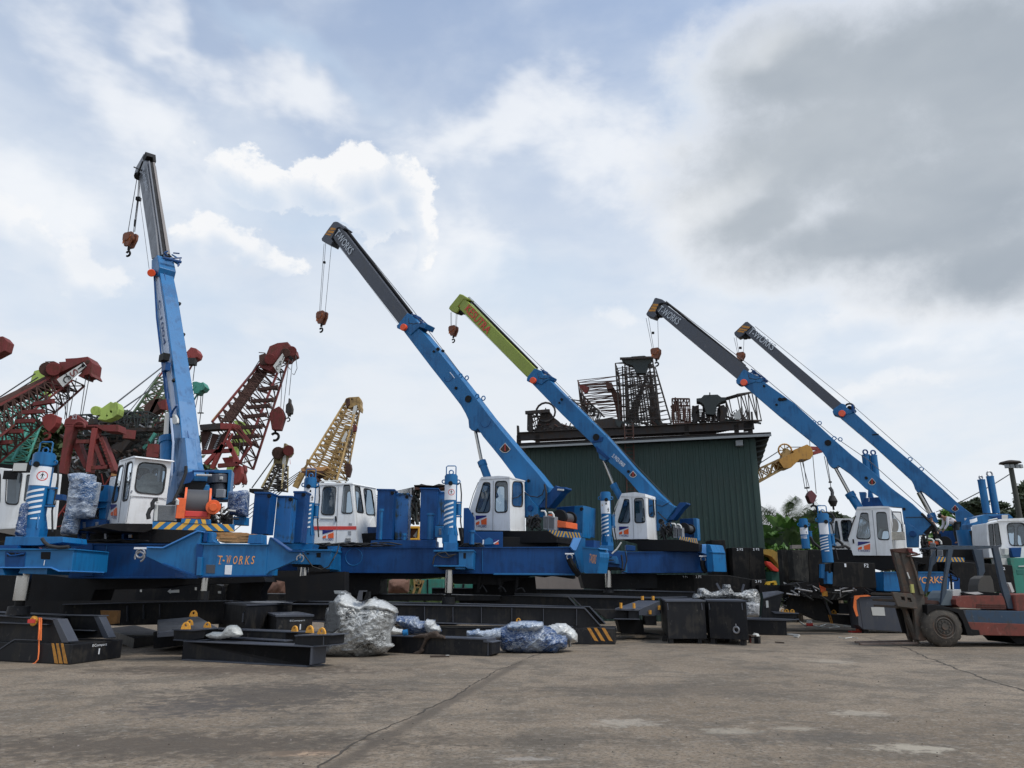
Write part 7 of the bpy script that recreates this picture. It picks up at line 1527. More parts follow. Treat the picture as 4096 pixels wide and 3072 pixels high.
for i,(x,y,s,pp,tx) in enumerate(((385,1000,.15,.9,'ochre lug at the top of the sloping slate plate'),(335,1110,.13,.1,'rear ochre lug of the pair at the left end of the front beam'),(560,1140,.13,-.1,'ochre lug above the white cloth bundle'),(288,1160,.15,-2.0,'front ochre lug of the pair at the left end of the front beam'))):
    o=lug(None,p.p('D',x,y,pp),p,s); tag(o,tx,'lug','ochre lifting lugs on the front steelwork')
lk,A,L_,R_,zb=boxv('D',19.6,(1065,852,1160),(735,822),(1640,828),m=black,name='steel_locker',label='large black steel locker with loop handles left of the film-wrapped machine',cat='locker',bot=0)
def lidbits(o,A,L_,R_,handles=True):
    b=MB(); e1=(L_-A).normalized(); e2=(R_-A).normalized(); ov=.03
    b.prism([A-e1*ov-e2*ov+UP*.02,R_-e1*ov+e2*ov+UP*.02,R_+(L_-A)+e1*ov+e2*ov+UP*.02,L_+e1*ov-e2*ov+UP*.02],UP*-.05,grey); b.build('lid',o,.006)
    if handles:
        for P in(A+e1*.15,A+e1*((L_-A).length-.2)):
            n_=-e2; b=MB(); b.tube([P-UP*.18+n_*.01,P-UP*.2+n_*.07,P-UP*.42+n_*.07,P-UP*.44+n_*.01],.016,grey,6); b.build('handle',o)
lidbits(lk,A,L_,R_)
lk,A,L_,R_,zb=boxv('D',18.9,(1445,990,1200),(1306,948),(1900,985),m=black,name='steel_locker',label='low black steel locker numbered 1 against the film-wrapped machine',cat='locker',bot=.2)
lidbits(lk,A,L_,R_,False); p=Pl(A,math.degrees(math.atan2(R_.y-A.y,R_.x-A.x))); b=MB(); text(b,'1',p.p('D',1730,1165,-.006),p.p('D',1746,1165,-.006),.13,wht,p.n,.004); text(b,'ECompact',p.p('D',1610,1070,-.006),p.p('D',1800,1062,-.006),.05,ltr,p.n,.004); b.build('locker_number',lk)
# foreground beam
p,Ga,Gb=gpl('D',(240,1556),(1812,1640)); t=thing('steel_beam','foremost charcoal H-beam with raised ends lying beside the film-wrapped machine','steel beam',(Ga+Gb)/2)
ht=zfor(Ga,'D',0,1318); b=MB(); P=p.pts('D',[(262,1316),(1880,1384),(1872,1625),(1812,1640),(240,1556)],.12); b.prism(P,p.n*.03,black)
b.prism(p.pts('D',[(262,1306),(1885,1376),(1885,1390),(262,1320)],-.02),p.n*.55,grey); b.prism([Ga+p.n*.0,Gb,Gb+p.n*.5+p.dx*.1,Ga+p.n*.5],UP*.03,grey); b.prism(p.pts('D',[(1872,1384),(1885,1384),(1868,1612),(1855,1614)],-.0),p.n*.5,grey); b.prism(P[:2]+[P[2]]+[P[4]],p.n*.3,blackb); b.build('web',t,.006)
b=MB(); b.prism(p.pts('D',[(140,1172),(375,1178),(540,1165),(520,1270),(375,1300),(140,1290)],.25),p.n*.4,black); b.prism(p.pts('D',[(120,1160),(390,1172),(545,1156),(545,1168),(390,1186),(120,1174)],.2),p.n*.5,grey); b.prism(p.pts('D',[(130,1288),(390,1300),(560,1285),(560,1300),(390,1318),(130,1302)],.2),p.n*.5,grey); b.build('end_block',t,.006)
b=MB(); b.prism(p.pts('D',[(1680,1248),(2040,1240),(2118,1240),(2110,1350),(2030,1372),(1880,1378),(1672,1350)],.1),p.n*.5,black); b.prism(p.pts('D',[(1668,1234),(2135,1226),(2135,1240),(1668,1250)],.05),p.n*.6,grey); b.prism(p.pts('D',[(1660,1350),(1880,1372),(2120,1356),(2120,1370),(1880,1390),(1660,1364)],.05),p.n*.6,grey); b.prism(p.pts('D',[(2030,1250),(2042,1250),(2040,1368),(2028,1370)],.08),p.n*.1,grey); b.build('end_block',t,.006)
for (x,y,s,of) in((1662,1188,.12,1.0),(1852,1205,.15,.7),(2002,1242,.16,.3)): lug(t,p.p('D',x,y,of),p,s)
p2_=p.sh(1.0); b=MB(); b.prism(p2_.pts('D',[(540,1162),(1560,1200),(1552,1300),(900,1290),(530,1240)]),p2_.n*.4,black); b.prism(p2_.pts('D',[(540,1150),(1560,1188),(1940,1195),(1940,1207),(1560,1202),(540,1164)],-.05),p2_.n*.5,grey); b.prism(p2_.pts('D',[(880,1262),(1540,1300),(1540,1318),(850,1280)],-.3),p2_.n*.3,grey); o=b.build('steel_beam',None,.006); tag(o,'second charcoal beam lying just behind the foremost one under the white cloth','steel beam')
wrap('cloth_bundle',p.sh(.25),'D',[(485,1235),(600,1190),(700,1200),(740,1180),(790,1112),(862,1100),(915,1142),(952,1240),(900,1265),(800,1270),(680,1292),(560,1282)],.25,ragm,.02,.03,7); o=bpy.data.objects['cloth_bundle']; tag(o,'crumpled white cloth bundle lying on the foremost charcoal beam','cloth')
# middle short beam
p,Ga,Gb=gpl('G',(790,1455),(2062,1503)); t=thing('steel_beam','charcoal box beam with brown rag lying between the two film-wrapped bundles','steel beam',(Ga+Gb)/2)
b=MB(); b.prism(p.pts('G',[(775,1248),(2010,1290),(2110,1330),(2110,1478),(2062,1503),(790,1455)]),p.n*.5,black); b.prism(p.pts('G',[(775,1238),(2010,1278),(2045,1282),(2048,1310),(2112,1322),(2112,1335),(2000,1325),(2000,1296),(775,1252)],-.03),p.n*.56,grey); b.bar(p.p('G',2062,1330,-.02),p.p('G',2060,1495,-.02),.02,grey); b.build('web',t,.008)
wrap('rag',p.sh(-.1),'G',[(1085,1250),(1200,1215),(1280,1215),(1320,1185),(1400,1178),(1430,1220),(1500,1240),(1518,1290),(1430,1285),(1330,1275),(1280,1310),(1235,1400),(1240,1440),(1180,1500),(1060,1500),(1110,1450),(1180,1420),(1225,1330),(1245,1280),(1150,1275),(1090,1270)],.12,bragm,.022,.03,8); tag(bpy.data.objects['rag'],'dark brown rag draped over the charcoal box beam down to the ground','rag')
b=MB(); P=gnd('G',1450,1512); b.box(P+UP*.02,(.45,.14,.04),bragm,8); b.box(P+Vector((.18,.02,.03)),(.08,.05,.03),ragm,30); o=b.build('rag_scrap'); tag(o,'flat scrap of brown rag on the ground before the charcoal box beam','rag')
# long middle pontoon
p,Ga,Gb=gpl('H',(1310,1342),(1775,1352)); p=Pl(Gb,p.h*0+0.0); t=thing('pontoon','long charcoal pontoon under the middle rig, three ochre bars on its toe','pontoon',Vector(((Gb.x-5),Gb.y,0)))
b=MB(); b.prism(p.pts('H',[('D',320,845),('G',750,855),(0,868),(1385,895),(1592,1130),(1240,1125),(300,1095),(-900,1050),('D',320,1030)],.05),p.n*.05,black); 
b.prism(p.pts('H',[('D',320,830),('G',750,838),(0,858),(1390,886),(1600,1122),(1590,1134),(1380,900),(0,872),('G',750,856),('D',320,846)],-.04),p.n*.28,grey)
b.prism(p.pts('H',[('D',320,1050),(-900,1060),(300,1098),(1240,1122),(1240,1134),(300,1112),(-900,1075),('D',320,1062)],-.1),p.n*.3,grey)
for x,y0,y1 in((80,885,1085),(465,892,1090),(865,900,1100),(1285,905,1115),(-280,880,1075),(-640,872,1068)): b.prism(p.pts('H',[(x-4,y0),(x+4,y0),(x+4,y1),(x-4,y1)],-.03),p.n*.09,grey)
b.build('side_web',t,.006)
b=MB(); b.prism(p.pts('H',[('D',320,790),('G',750,808),(0,835),(1455,870),(1655,1085),(1640,1095),(1440,882),(0,850),('G',750,824),('D',320,805)],1.0),p.n*.2,grey); b.prism(p.pts('H',[('D',320,800),(0,845),(1450,880),(1645,1095),(-1800,1095)],1.1),p.n*.05,blackb); b.build('side_web',t,.006)
b=MB(); tz=zfor(Gb,'H',0,1150); A=Vector((p.p('H',1768,1150).x,p.P.y,0)); Lx=p.p('H',-1300,1100).x; dR=gnd('H',1845,1290,0); dR=Vector((A.x+.25,A.y+1.6,0)); 
b.prism([Vector((Lx,A.y,0)),A,dR,Vector((Lx,A.y+1.6,0))],UP*tz,black); b.build('toe_box',t,.015)
b=MB()
for x in(1415,1500,1598): b.prism(p.pts('H',[(x,1142),(x+42,1142),(x+145,1312),(x+95,1302)],-.006),p.n*.004,org2)
b.build('stripe_marking',t); lug(t,p.p('H',550,1072,-.15),p,.12)
# rear pontoons
t,p=plategirder('black pontoon with slanted end behind the long middle one','H',26.0,0,[(500,735),(1180,755),(1275,862),(1500,900),(1500,980),(-200,980),(-200,760),(500,735)],[],1.2,top=[[(500,722),(1190,742),(1290,862),(1275,866),(1178,756),(500,736)]])
t,p=plategirder('slate pontoon running right behind the ochre pins, second slanted end','H',27.2,0,[(1245,755),(2212,772),('J',260,775),('J',300,960),(1900,960),(1400,900),(1345,862)],[],1.2,top=[[(500,700),(1700,730),(2212,752),('J',630,745),('J',630,756),(2212,768),(1240,758),(1345,858),(1335,866),(1225,752),(500,712)]])
t,p=plategirder('furthest black rail pontoon below the far blue girder','J',29.0,0,[(-2600,640),(-900,655),(0,672),(730,690),(760,760),(0,760),(-2600,760)],[],1.0,top=[[(-2600,632),(-900,650),(0,664),(730,684),(730,694),(0,676),(-900,662),(-2600,645)]])
t,p=plategirder('black base rail under the brown clay heaps and green containers','G',25.6,0,[(-1800,705),(640,720),(1480,722),(2212,740),(2212,800),(-1800,800)],[],2.5,top=[[(640,708),(1480,712),(1480,722),(640,718)]])
# slate bracket plates with ochre pins
p=pl('H',1770,1035,24.6); t=thing('bracket_frame','slate bracket frame with sloping top plate and ochre pins left of the two lockers','bracket',Vector((p.P.x,24.6,0)))
b=MB(); b.prism([p.p('H',1768,895),p.p('H',2082,908),p.p('J',278,798,2.2),p.p('H',2062,795,2.4)],UP*-.06,grey); b.prism(p.pts('J',[(18,912),(280,802),(290,985),(18,985)],.0),p.n*.05,grey); b.prism(p.pts('H',[(1940,910),(2072,910),(2075,1032),(1940,1032)],.05),p.n*.6,black); b.prism(p.pts('H',[(1500,905),(1930,908),(1930,1035),(1660,1030)],.3),p.n*.3,black); b.prism(p.pts('H',[(1762,1025),(2085,1030),(2085,1040),(1762,1035)],-.08),p.n*.4,grey)
b.prism(p.pts('J',[(90,990),(235,990),(245,1110),(105,1110)],.2),p.n*.5,black); b.prism(p.pts('H',[(1800,1040),(2125,1040),(2140,1200),('J',290,1230),(1850,1210)],.6),p.n*.8,blackb); b.build('plate',t,.008)
for (z_,x,y0,y1) in(('H',1845,825,895),('H',2010,830,895),('H',2118,740,790),('J',62,740,790),('J',198,740,790),('J',160,920,970),('J',275,860,915)):
    b=MB(); A=p.p(z_,x,y1,.3 if y1<800 else -.02); b.cyl(A,Vector((A.x,A.y,zfor(A,z_,0,y0))),.045,lugc,n=10); b.build('pin',t)
# two big lockers
for i,(nr,lf,rt,lb) in enumerate((((365,802,1282),(285,766),(848,802),'left one of the pair of tall charcoal lockers on feet, plain front'),((886,797,1275),(822,770),(1368,803),'right one of the pair of tall charcoal lockers, with a shackle on its front'))):
    lk,A,L_,R_,zb=boxv('J',23.2,nr,lf,rt,name='steel_locker',label=lb,cat='locker',group='pair of charcoal lockers'); lidbits(lk,A,L_,R_,False)
    p=Pl(A,math.degrees(math.atan2(R_.y-A.y,R_.x-A.x)))
    for x in((400,455),(765,815)) if i==0 else ((925,980),(1298,1352)):
        b=MB(); P=p.pts('J',[(x[0],nr[2]-5),(x[1],nr[2]-5),(x[1],1352),(x[0],1352)],.05); zz=0
        for k in(2,3): P[k].z=0
        b.prism(P,p.n*.15,black); b.prism([q+p.n*.9 for q in P],p.n*.15,black); b.build('foot',lk)
    for x in((378,810) if i==0 else (905,1320)):
        b=MB(); b.tube(p.pts('J',[(x,830),(x,845),(x+8,905),(x+8,915)],-.04),.018,grey,6); b.build('handle',lk)
    if i==1:
        b=MB(); b.cyl(p.p('J',1243,1090,-.03),p.p('J',1248,1145,-.03),.02,steel,n=8); b.torus(p.p('J',1250,1168,-.03),.085,.028,p.n,steel,16,7); b.build('shackle',lk)
# wedge block with base slab
p,Ga,Gb=gpl('J',(1372,1228),(1890,1238)); t=thing('steel_wedge','charcoal wedge-shaped block on a flat slab right of the pair of lockers','steel block',(Ga+Gb)/2)
b=MB(); b.prism(p.pts('J',[(1358,1042),(1880,1052),(1890,1238),(1372,1228)]),p.n*1.3,black); b.prism(p.pts('J',[(1356,1018),(1720,1022),(2050,1040),(1885,1055),(1356,1044)],-.04),p.n*1.4,grey); b.build('base_slab',t,.01)
q1_=p.sh(.4); b=MB(); b.prism(q1_.pts('J',[(1590,765),(1845,692),(1800,880),(1785,960),(2040,962),(1990,1035),(1560,1015)]),q1_.n*.8,black); b.prism([q1_.p('J',1590,765,-.02),q1_.p('J',1848,690,-.02),q1_.p('J',1775,672,1.0),q1_.p('J',1575,690,1.0)],UP*-.04,grey); b.prism(q1_.pts('J',[(1690,932),(2040,958),(2040,968),(1740,964)],-.1),q1_.n*.6,grey)
b.prism(q1_.pts('J',[(1622,800),(1652,798),(1658,885),(1628,890)],-.01),q1_.n*.01,pipew); b.build('wedge',t,.01)
for x in(1840,1890,1960): lug(t,q1_.p('J',x,955,.1+.1*(x%3)),q1_,.13)
# pontoon right
t,p=plategirder('charcoal pontoon with sloping back between wedge block and orange-strapped locker','N',30.0,-8,[(520,718),(680,745),(930,792),(990,900),(1012,970),(1345,985),(1345,1125),(900,1060),(700,975),(510,905)],[],1.0,top=[[(925,785),(960,795),(1035,968),(1008,975)],[(1010,965),(1360,982),(1360,992),(1010,978)]])
b=MB(); b.prism(p.pts('N',[(990,785),(1120,790),(1120,960),(1040,965)],.5),p.n*.3,blackb); b.prism(p.pts('N',[(1125,830),(1290,835),(1290,970),(1120,965)],.5),p.n*.4,grey); b.build('inner_box',t); lug(t,p.p('N',1065,970,.2),p,.16)
b=MB(); [b.prism(p.pts('N',[(x,975),(x+14,980),(x+50,1090),(x+36,1088)],-.02),p.n*.015,org2) for x in(985,1005)]; b.build('stripe_marking',t)
lk=None; p=pl('N',1430,1160,28.4); t=thing('steel_locker','slate steel locker with a white paper sheet and orange strap behind the forklift mast','locker',Vector((p.P.x,28.4,0)))
b=MB(); b.prism(p.pts('N',[(1368,752),(1990,748),(2000,1200),(1920,1192),(1430,1162)]),p.n*1.0,grey); b.prism(p.pts('N',[(1338,762),(1368,752),(1430,1162),(1372,1110)],.01),p.n*.5,grey); b.build('body',t,.015)
b=MB(); b.prism(p.pts('N',[(1360,745),(1995,740),(1995,755),(1365,760)],-.04),p.n*1.1,grey); b.build('lid',t,.006)
b=MB(); b.prism(p.pts('N',[(1530,880),(1695,878),(1710,990),(1550,985)],-.012),p.n*.006,pipew); b.build('paper_sheet',t)
b=MB(); P=p.pts('N',[(1440,1165),(1500,1170),(1500,1215),(1445,1212)],.1); b.prism(P,p.n*.2,black); b.build('foot',t)
b=MB(); b.prism(p.pts('N',[(1320,735),(1490,725),(1530,742),(1390,752),(1345,790),(1350,900),(1370,990),(1345,1000),(1320,930),(1305,880)],-.06),p.n*.03,strapo); o=b.build('webbing_strap'); tag(o,'orange webbing strap thrown over the slate locker left of the forklift','strap')
# ---------------------------------------------------------------- film-wrapped loads
def load(label,*a_,**k):
    o=wrap(*a_,**k); tag(o,label,'wrapped load'); return o
q=gnd('G',300,1560); p=Pl(q,0)
o=load('large grey machine wrapped in crumpled clear film between the lockers and the box beam','wrapped_machine',p.sh(.7),'G',[(-70,900),(0,860),(60,760),(115,700),(110,672),(185,672),(200,690),(232,695),(235,725),(330,800),(400,830),(440,800),(540,765),(555,735),(600,780),(700,800),(790,860),(850,900),(868,960),(840,1040),(835,1100),(780,1180),(770,1260),(775,1350),(830,1400),(770,1430),(700,1500),(560,1525),(420,1555),(200,1552),(-60,1545),(-95,1500),(-80,1300),(-100,1150),(-80,1000)],1.5,wrapw,.03,.07,3.2,seed=11)
wrap('film_fold',p.sh(.62),'G',[(-40,930),(0,860),(60,760),(115,700),(185,690),(235,725),(330,800),(400,830),(440,800),(540,765),(600,780),(700,800),(790,860),(850,900),(868,960),(845,990),(760,960),(680,980),(600,960),(510,990),(470,960),(380,1010),(300,960),(200,985),(150,960),(40,940)],1.4,wrapt,.028,.06,3.2,o,13)
b=MB(); b.prism(p.pts('G',[(45,805),(128,805),(150,960),(185,975),(180,1150),(100,1210),(0,1190),(10,960),(40,940)],-.02),p.n*.1,mat('dark_film',(.05,.055,.06),.3,var=.4,scale=6,bump=.6,bs=15)); b.build('exposed_casing',o,.03); b=MB(); b.prism(p.pts('G',[(108,672),(188,672),(180,700),(230,695),(225,728),(120,712)],.6),p.n*.2,trim); b.build('exposed_casing',o,.03)
b=MB(); b.prism(p.pts('G',[(430,670),(530,668),(485,790),(395,800)],.9),p.n*.1,grey); b.prism(p.pts('G',[(480,685),(555,685),(550,760),(470,800)],.9),p.n*.3,blackb); b.build('exposed_hatch',o)
o=load('folded clear film over a blue part on the long pontoon, right of the grey machine','wrapped_part',pl('G',1000,1150,20.2),'G',[(820,1010),(860,985),(1000,995),(1160,1000),(1175,1050),(1200,1060),(1250,1060),(1270,1035),(1380,1045),(1390,1100),(1440,1120),(1465,1200),(1400,1230),(1250,1230),(1060,1240),(1000,1180),(900,1120),(820,1070)],.7,wrapb,.025,.07,4,seed=21)
wrap('film_fold',pl('G',1000,1150,20.0),'G',[(1230,1100),(1265,1040),(1385,1048),(1390,1100),(1445,1125),(1460,1200),(1300,1225),(1260,1190)],.5,wrapt,.025,.06,4,o,23)
o=load('white film bundle with a blue cap at the left end of the box beam','wrapped_part',pl('G',900,1200,19.3),'G',[(790,1110),(850,1105),(890,1150),(980,1165),(985,1235),(790,1238),(775,1180)],.4,wrapt,.02,.05,6,seed=25)
b=MB(); q=pl('G',1020,1210,19.3); b.cyl(q.p('G',985,1205,.1),q.p('G',1045,1200,.1),.075,blue,n=18); b.build('pipe_cap',o,0,40)
load('slender film-wrapped hydraulic cylinder lying along the box beam','wrapped_cylinder',p.sh(1.9),'H',[(-120,1180),(0,1170),(20,1150),(60,1155),(65,1180),(190,1165),(240,1150),(330,1140),(340,1280),(250,1300),(170,1310),(0,1270),(-110,1265)],.35,wrapc,.022,.035,6,seed=31)
load('blue motor under clear film on the ground in front of the long pontoon','wrapped_motor',Pl(gnd('H',650,1470),0),'H',[(190,1170),(300,1150),(380,1120),(450,1075),(560,1062),(690,1055),(870,1070),(878,1120),(960,1140),(1040,1190),(1060,1235),(1160,1245),(1190,1290),(1185,1400),(1150,1430),(1080,1440),(1020,1500),(960,1480),(700,1485),(500,1480),(340,1450),(310,1400),(280,1320),(270,1220)],.9,wrapb,.026,.07,3.6,seed=41)
wrap('film_fold',Pl(gnd('H',650,1470),0).sh(-.15),'H',[(400,1110),(560,1065),(700,1058),(870,1072),(880,1140),(780,1200),(600,1220),(470,1200),(390,1160)],.7,wrapc,.026,.07,3.6,bpy.data.objects['wrapped_motor'],43)
load('pale film-wrapped drum behind the blue wrapped motor','wrapped_drum',pl('H',1150,1370,20.2),'H',[(850,1160),(960,1110),(1060,1085),(1160,1090),(1220,1130),(1280,1180),(1315,1240),(1310,1340),(1230,1350),(1240,1395),(1190,1400),(1180,1330),(1000,1300),(860,1240)],.7,wrapt,.026,.07,3.6,seed=47)
o=load('dark machine with pale film on top standing behind the pair of lockers','wrapped_machine',pl('J',1100,800,25.5),'J',[(720,760),(745,700),(790,710),(790,650),(820,632),(880,640),(960,690),(1050,670),(1110,640),(1115,590),(1205,590),(1215,640),(1250,690),(1350,690),(1370,670),(1460,650),(1540,650),(1570,690),(1590,780),(1570,1010),(1370,1010),(1360,800),(1100,790),(740,790)],.7,wrapw,.03,.07,4,seed=51)
b=MB(); p_=pl('J',1100,800,25.3)
for a_,c_ in(((1000,578),(1045,660)),((1345,590),(1320,680))): b.bar(p_.p('J',*a_),p_.p('J',*c_),.06,grey)
b.build('stanchion',o)
wrap('film_fold',pl('J',1450,900,25.1),'J',[(1375,810),(1560,830),(1555,1005),(1370,1005)],.3,wrapd,.03,.04,4,o,55)
# ---------------------------------------------------------------- odds and ends on the ground
P=gnd('J',1480,1330); b=MB(); b.cyl(P,P+UP*.15,.18,mat('dirty_bucket',(.30,.29,.26),.8,var=.4,scale=9,dirt=.6),n=18); b.torus(P+UP*.16,.17,.018,UP,blackb,18,6); b.cyl(P+Vector((.05,0,.16)),P+Vector((.08,0,.27)),.13,pipew,r2=.07,n=14); b.box(P+Vector((-.09,-.05,.2)),(.2,.22,.05),bragm,20); b.cyl(P+Vector((-.15,-.1,0)),P+Vector((-.15,-.1,.15)),.03,rust,n=8)
o=b.build('bucket'); tag(o,'small pale bucket with white lid on the ground in front of the wedge block','bucket')
def bit(name,label,cat,pts,w_,m,z='N',h=.02):
    b=MB(); b.tube([gnd(z,x,y,h+.01) for x,y in pts],w_,m,6); o=b.build(name); tag(o,label,cat); return o
bit('pale_offcut','pale timber offcut on the ground beside the slab corner','timber',[(475,1225),(560,1232),(622,1238)],.04,pipew)
bit('pale_offcut','short pale stick on the ground left of the bucket slab, nearer than its neighbour','timber',[(555,1250),(608,1255)],.03,pipew)
bit('rope','grey rope coiled on the ground before the sloping charcoal pontoon','rope',[(620,1055),(660,1085),(700,1110),(760,1100),(830,1115),(870,1130),(960,1095),(1040,1100),(1130,1130),(1000,1140),(860,1125)],.022,pipew)
bit('rope','frayed rope end lying below the orange-strapped locker','rope',[(1125,1262),(1200,1275),(1290,1262),(1360,1272)],.018,pipew)
b=MB(); P=gnd('N',1265,1130); b.box(P+UP*.15,(.5,.05,.3),ragm,-15,); o=b.build('torn_card',None,.01); tag(o,'torn pale sheet leaning on the sloping charcoal pontoon','card')
b=MB(); P=gnd('N',1345,1200); b.box(P+UP*.03,(.5,.25,.05),redl,10); b.box(P+Vector((.12,0,.09)),(.2,.15,.09),mat('rust_rag',(.35,.08,.04),.9),25); o=b.build('red_rag'); tag(o,'small red rag on the ground at the corner of the slate locker','rag')
b=MB(); P=gnd('N',755,1118); b.box(P+UP*.06,(.22,.2,.12),redl); b.cyl(P+UP*.12,P+UP*.22,.11,ragm,n=12); o=b.build('paint_can',None,.01); tag(o,'small red can with pale lid beside the grey rope','can')
rn=random.Random(77)
def pebbles():
    b=MB()
    for k in range(260):
        x=rn.uniform(0,2212); y=rn.uniform(1385,1655); P=gnd('Y',x,y); s=rn.uniform(.004,.013)
        b.cyl(P,P+UP*s*.8,s,[gm,crk,bragm,concw][rn.choice((0,0,1,1,2,3))],r2=s*.5,n=5)
    o=b.build('gravel'); o['kind']='stuff'; o['label']='loose grit and pebbles scattered over the concrete yard'
pebbles()
bit('rust_stick','thin dark stick on the yard at right below the lockers','debris',[(320,1322),(430,1330)],.02,bragm)
# scrap hoses right of wedge
b=MB(); p=pl('N',500,700,30.6)
for k in range(34):
    A=p.p('N',350+rn.random()*230,620+rn.random()*280,rn.uniform(-.2,.5)); b.tube([A,A+Vector((rn.uniform(-.2,.4),.05,rn.uniform(-.1,.25))),A+Vector((rn.uniform(0,.8),.1,rn.uniform(-.35,.1)))],rn.uniform(.02,.04),[rubber,steel,scrap,pipew][k%4],5)
o=b.build('hose_heap'); o['kind']='stuff'; o['label']='tangled black hoses and bars heaped between wedge block and pontoon'
b=MB(); A=p.p('N',400,650,-.4); b.bar(A,p.p('N',535,748,-.4),.1,wood); o=b.build('timber_post'); tag(o,'brown timber leaning over the hose heap right of the hall','timber')
b=MB(); c=pl('N',280,580,30.2); b.holed(c.pts('N',[(215,590),(235,560),(330,548),(345,590),(330,615),(225,612)]),[c.pts('N',[(252,592),(262,572),(300,572),(310,590),(300,600),(262,602)])],c.n*.3,mat('yellow_frame_paint',(.72,.42,.03),.5,var=.15)); b.box(c.p('N',290,650,.1),(1.2,.4,.3),blackb); o=b.build('hose_reel'); tag(o,'yellow ring frame on a black case by the hall corner','reel')
# ================================================================ things behind the rigs
def place(name,label,cat,fn,group=None,kind=None):
    b=MB(); fn(b); o=b.build(name); tag(o,label,cat,group,kind); return o
p=pl('G',1000,600,33)
def heap(b,L,m,seed,off=0.0):
    P=p.pts('G',L,off); b.prism(P,p.n*1.2,m)
o=wrap('clay_block',pl('G',900,620,33),'G',[(785,545),(830,520),(835,500),(855,520),(1030,525),(1035,495),(1145,495),(1145,505),(1060,520),(1060,560),(1050,640),(1040,705),(780,705)],.8,brown,.05,.08,2.5); tag(o,'brown clay-caked track frame seen under the middle girder','track frame')
o=wrap('clay_block',pl('D',1450,620,32),'D',[(1240,680),(1300,580),(1380,500),(1550,495),(1630,510),(1580,560),(1550,740),(1245,742)],.8,brown,.05,.08,2.5); tag(o,'brown clay-caked track frame under the near girder beside a rusty jack','track frame')
b=MB(); b.prism(p.pts('G',[(1215,530),(1500,525),(1500,715),(1215,712)],1),p.n*2,greenc); b.prism(p.pts('G',[(1285,530),(1305,530),(1305,712),(1290,712)],.97),p.n*.02,blackb); o=b.build('container',None,.02); tag(o,'sea green steel container seen left of the middle chrome jack','container')
b=MB(); b.prism(p.pts('G',[(1635,590),(1890,590),(1890,720),(1640,718)],1),p.n*2,greenc); b.prism(p.pts('G',[(1735,590),(1765,590),(1745,720),(1735,720)],.97),p.n*.02,blackb); o=b.build('container',None,.02); tag(o,'sea green steel container seen right of the middle chrome jack','container')
b=MB(); cw=pl('H',1000,600,36); b.prism(cw.pts('H',[(760,490),(1380,490),(1372,700),(780,700)]),cw.n*.3,concw); o=b.build('concrete_wall'); tag(o,'bare grey-brown concrete block wall seen under the middle girder','wall')
b=MB(); 
for L in(((1130,505),(1140,640)),((1140,640),(1112,712)),((1175,530),(1150,620)),((1205,535),(1215,600)),((1245,540),(1185,712)),((1150,605),(1220,605)),((1150,620),(1215,618))): b.bar(p.p('G',*L[0],-1),p.p('G',*L[1],-1),.09,ochre)
o=b.build('trestle'); tag(o,'orange steel trestle leaning in front of the left green container','trestle')
b=MB(); q=pl('D',830,650,24)
for L in(((775,510),(775,680)),((775,680),(728,795)),((820,510),(825,640)),((830,640),(805,680)),((895,505),(885,580)),((890,560),(780,800)),((860,510),(820,640)),((790,650),(850,640)),((805,640),(835,690)),((775,540),(880,520))): b.bar(q.p('D',*L[0]),q.p('D',*L[1]),.075,ochre)
o=b.build('trestle'); tag(o,'orange steel trestle standing below the nearest T-WORKS beam','trestle')
b=MB(); g_=pl('D',300,700,23); b.prism(rnd(g_.pts('D',[(-350,620),(60,605),(640,585),(745,610),(765,700),(760,795),(-350,790)]),.1,3),g_.n*1.2,black)
b.prism(g_.pts('D',[(62,680),(105,648),(98,668),(210,658),(210,695),(98,700),(102,712)],-.01),g_.n*.01,pipew)
for L in([(408,630),(432,630),(430,668),(408,665)],[(700,678),(738,678),(736,708),(700,708)],[(-285,660),(-262,660),(-262,690),(-285,690)]): b.prism(g_.pts('D',L,-.01),g_.n*.01,pipew)
o=b.build('machine_frame',None,.02); tag(o,'black machine side with a white arrow under the nearest rig','machine')
b=MB(); c=g_.p('D',930,690,.2); c=c
vs=[]; 
for i in range(30):
    a_=2*math.pi*i/30; g2_=1.06 if i%2 else .95
    for y,rr in((0,.7),(.05,1),(.3,1),(.35,.7)): vs.append(c+Vector((math.cos(a_)*.42*rr*g2_,y,math.sin(a_)*.62*rr*g2_)))
b.add(vs,[(i*4+j,((i+1)%30)*4+j,((i+1)%30)*4+j+1,i*4+j+1) for i in range(30) for j in range(3)],tyre); b.cyl(c+Vector((0,.05,0)),c+Vector((0,.3,0)),.4,blackb,n=20)
o=b.build('tyre'); tag(o,'worn chunky tyre behind the orange trestle under T-WORKS','tyre')
# excavator cab between the columns
ex=thing('excavator','yellow excavator mostly hidden behind the middle rig columns','excavator',Vector((at('F',180,1295,34).x,34,0))); q=pl('F',180,1200,34)
b=MB(); b.holed(q.pts('F',[(110,1120),(246,1120),(243,1296),(104,1294)]),[q.pts('F',[(122,1152),(228,1150),(218,1270),(118,1275)])],q.n*1.4,mat('excavator_yellow',(.70,.36,.03),.45,var=.1)); b.build('cab',ex,.02)
b=MB(); b.prism(q.pts('F',[(118,1150),(232,1150),(222,1275),(115,1278)],.2),q.n*.02,rustd); b.prism(q.pts('F',[(165,1245),(220,1170),(205,1270)],.15),q.n*.02,trim); b.build('window',ex)
b=MB(); b.prism(q.pts('F',[(100,1290),(250,1290),(400,1300),(400,1420),(0,1420)],.1),q.n*2,ochre); b.build('upper_body',ex,.02)
for sx_ in(0,1): b=MB(); b.box(Vector((q.P.x,34.5+sx_*2,.45)),(4,.6,.9),blackb); b.build('track',ex,.1)
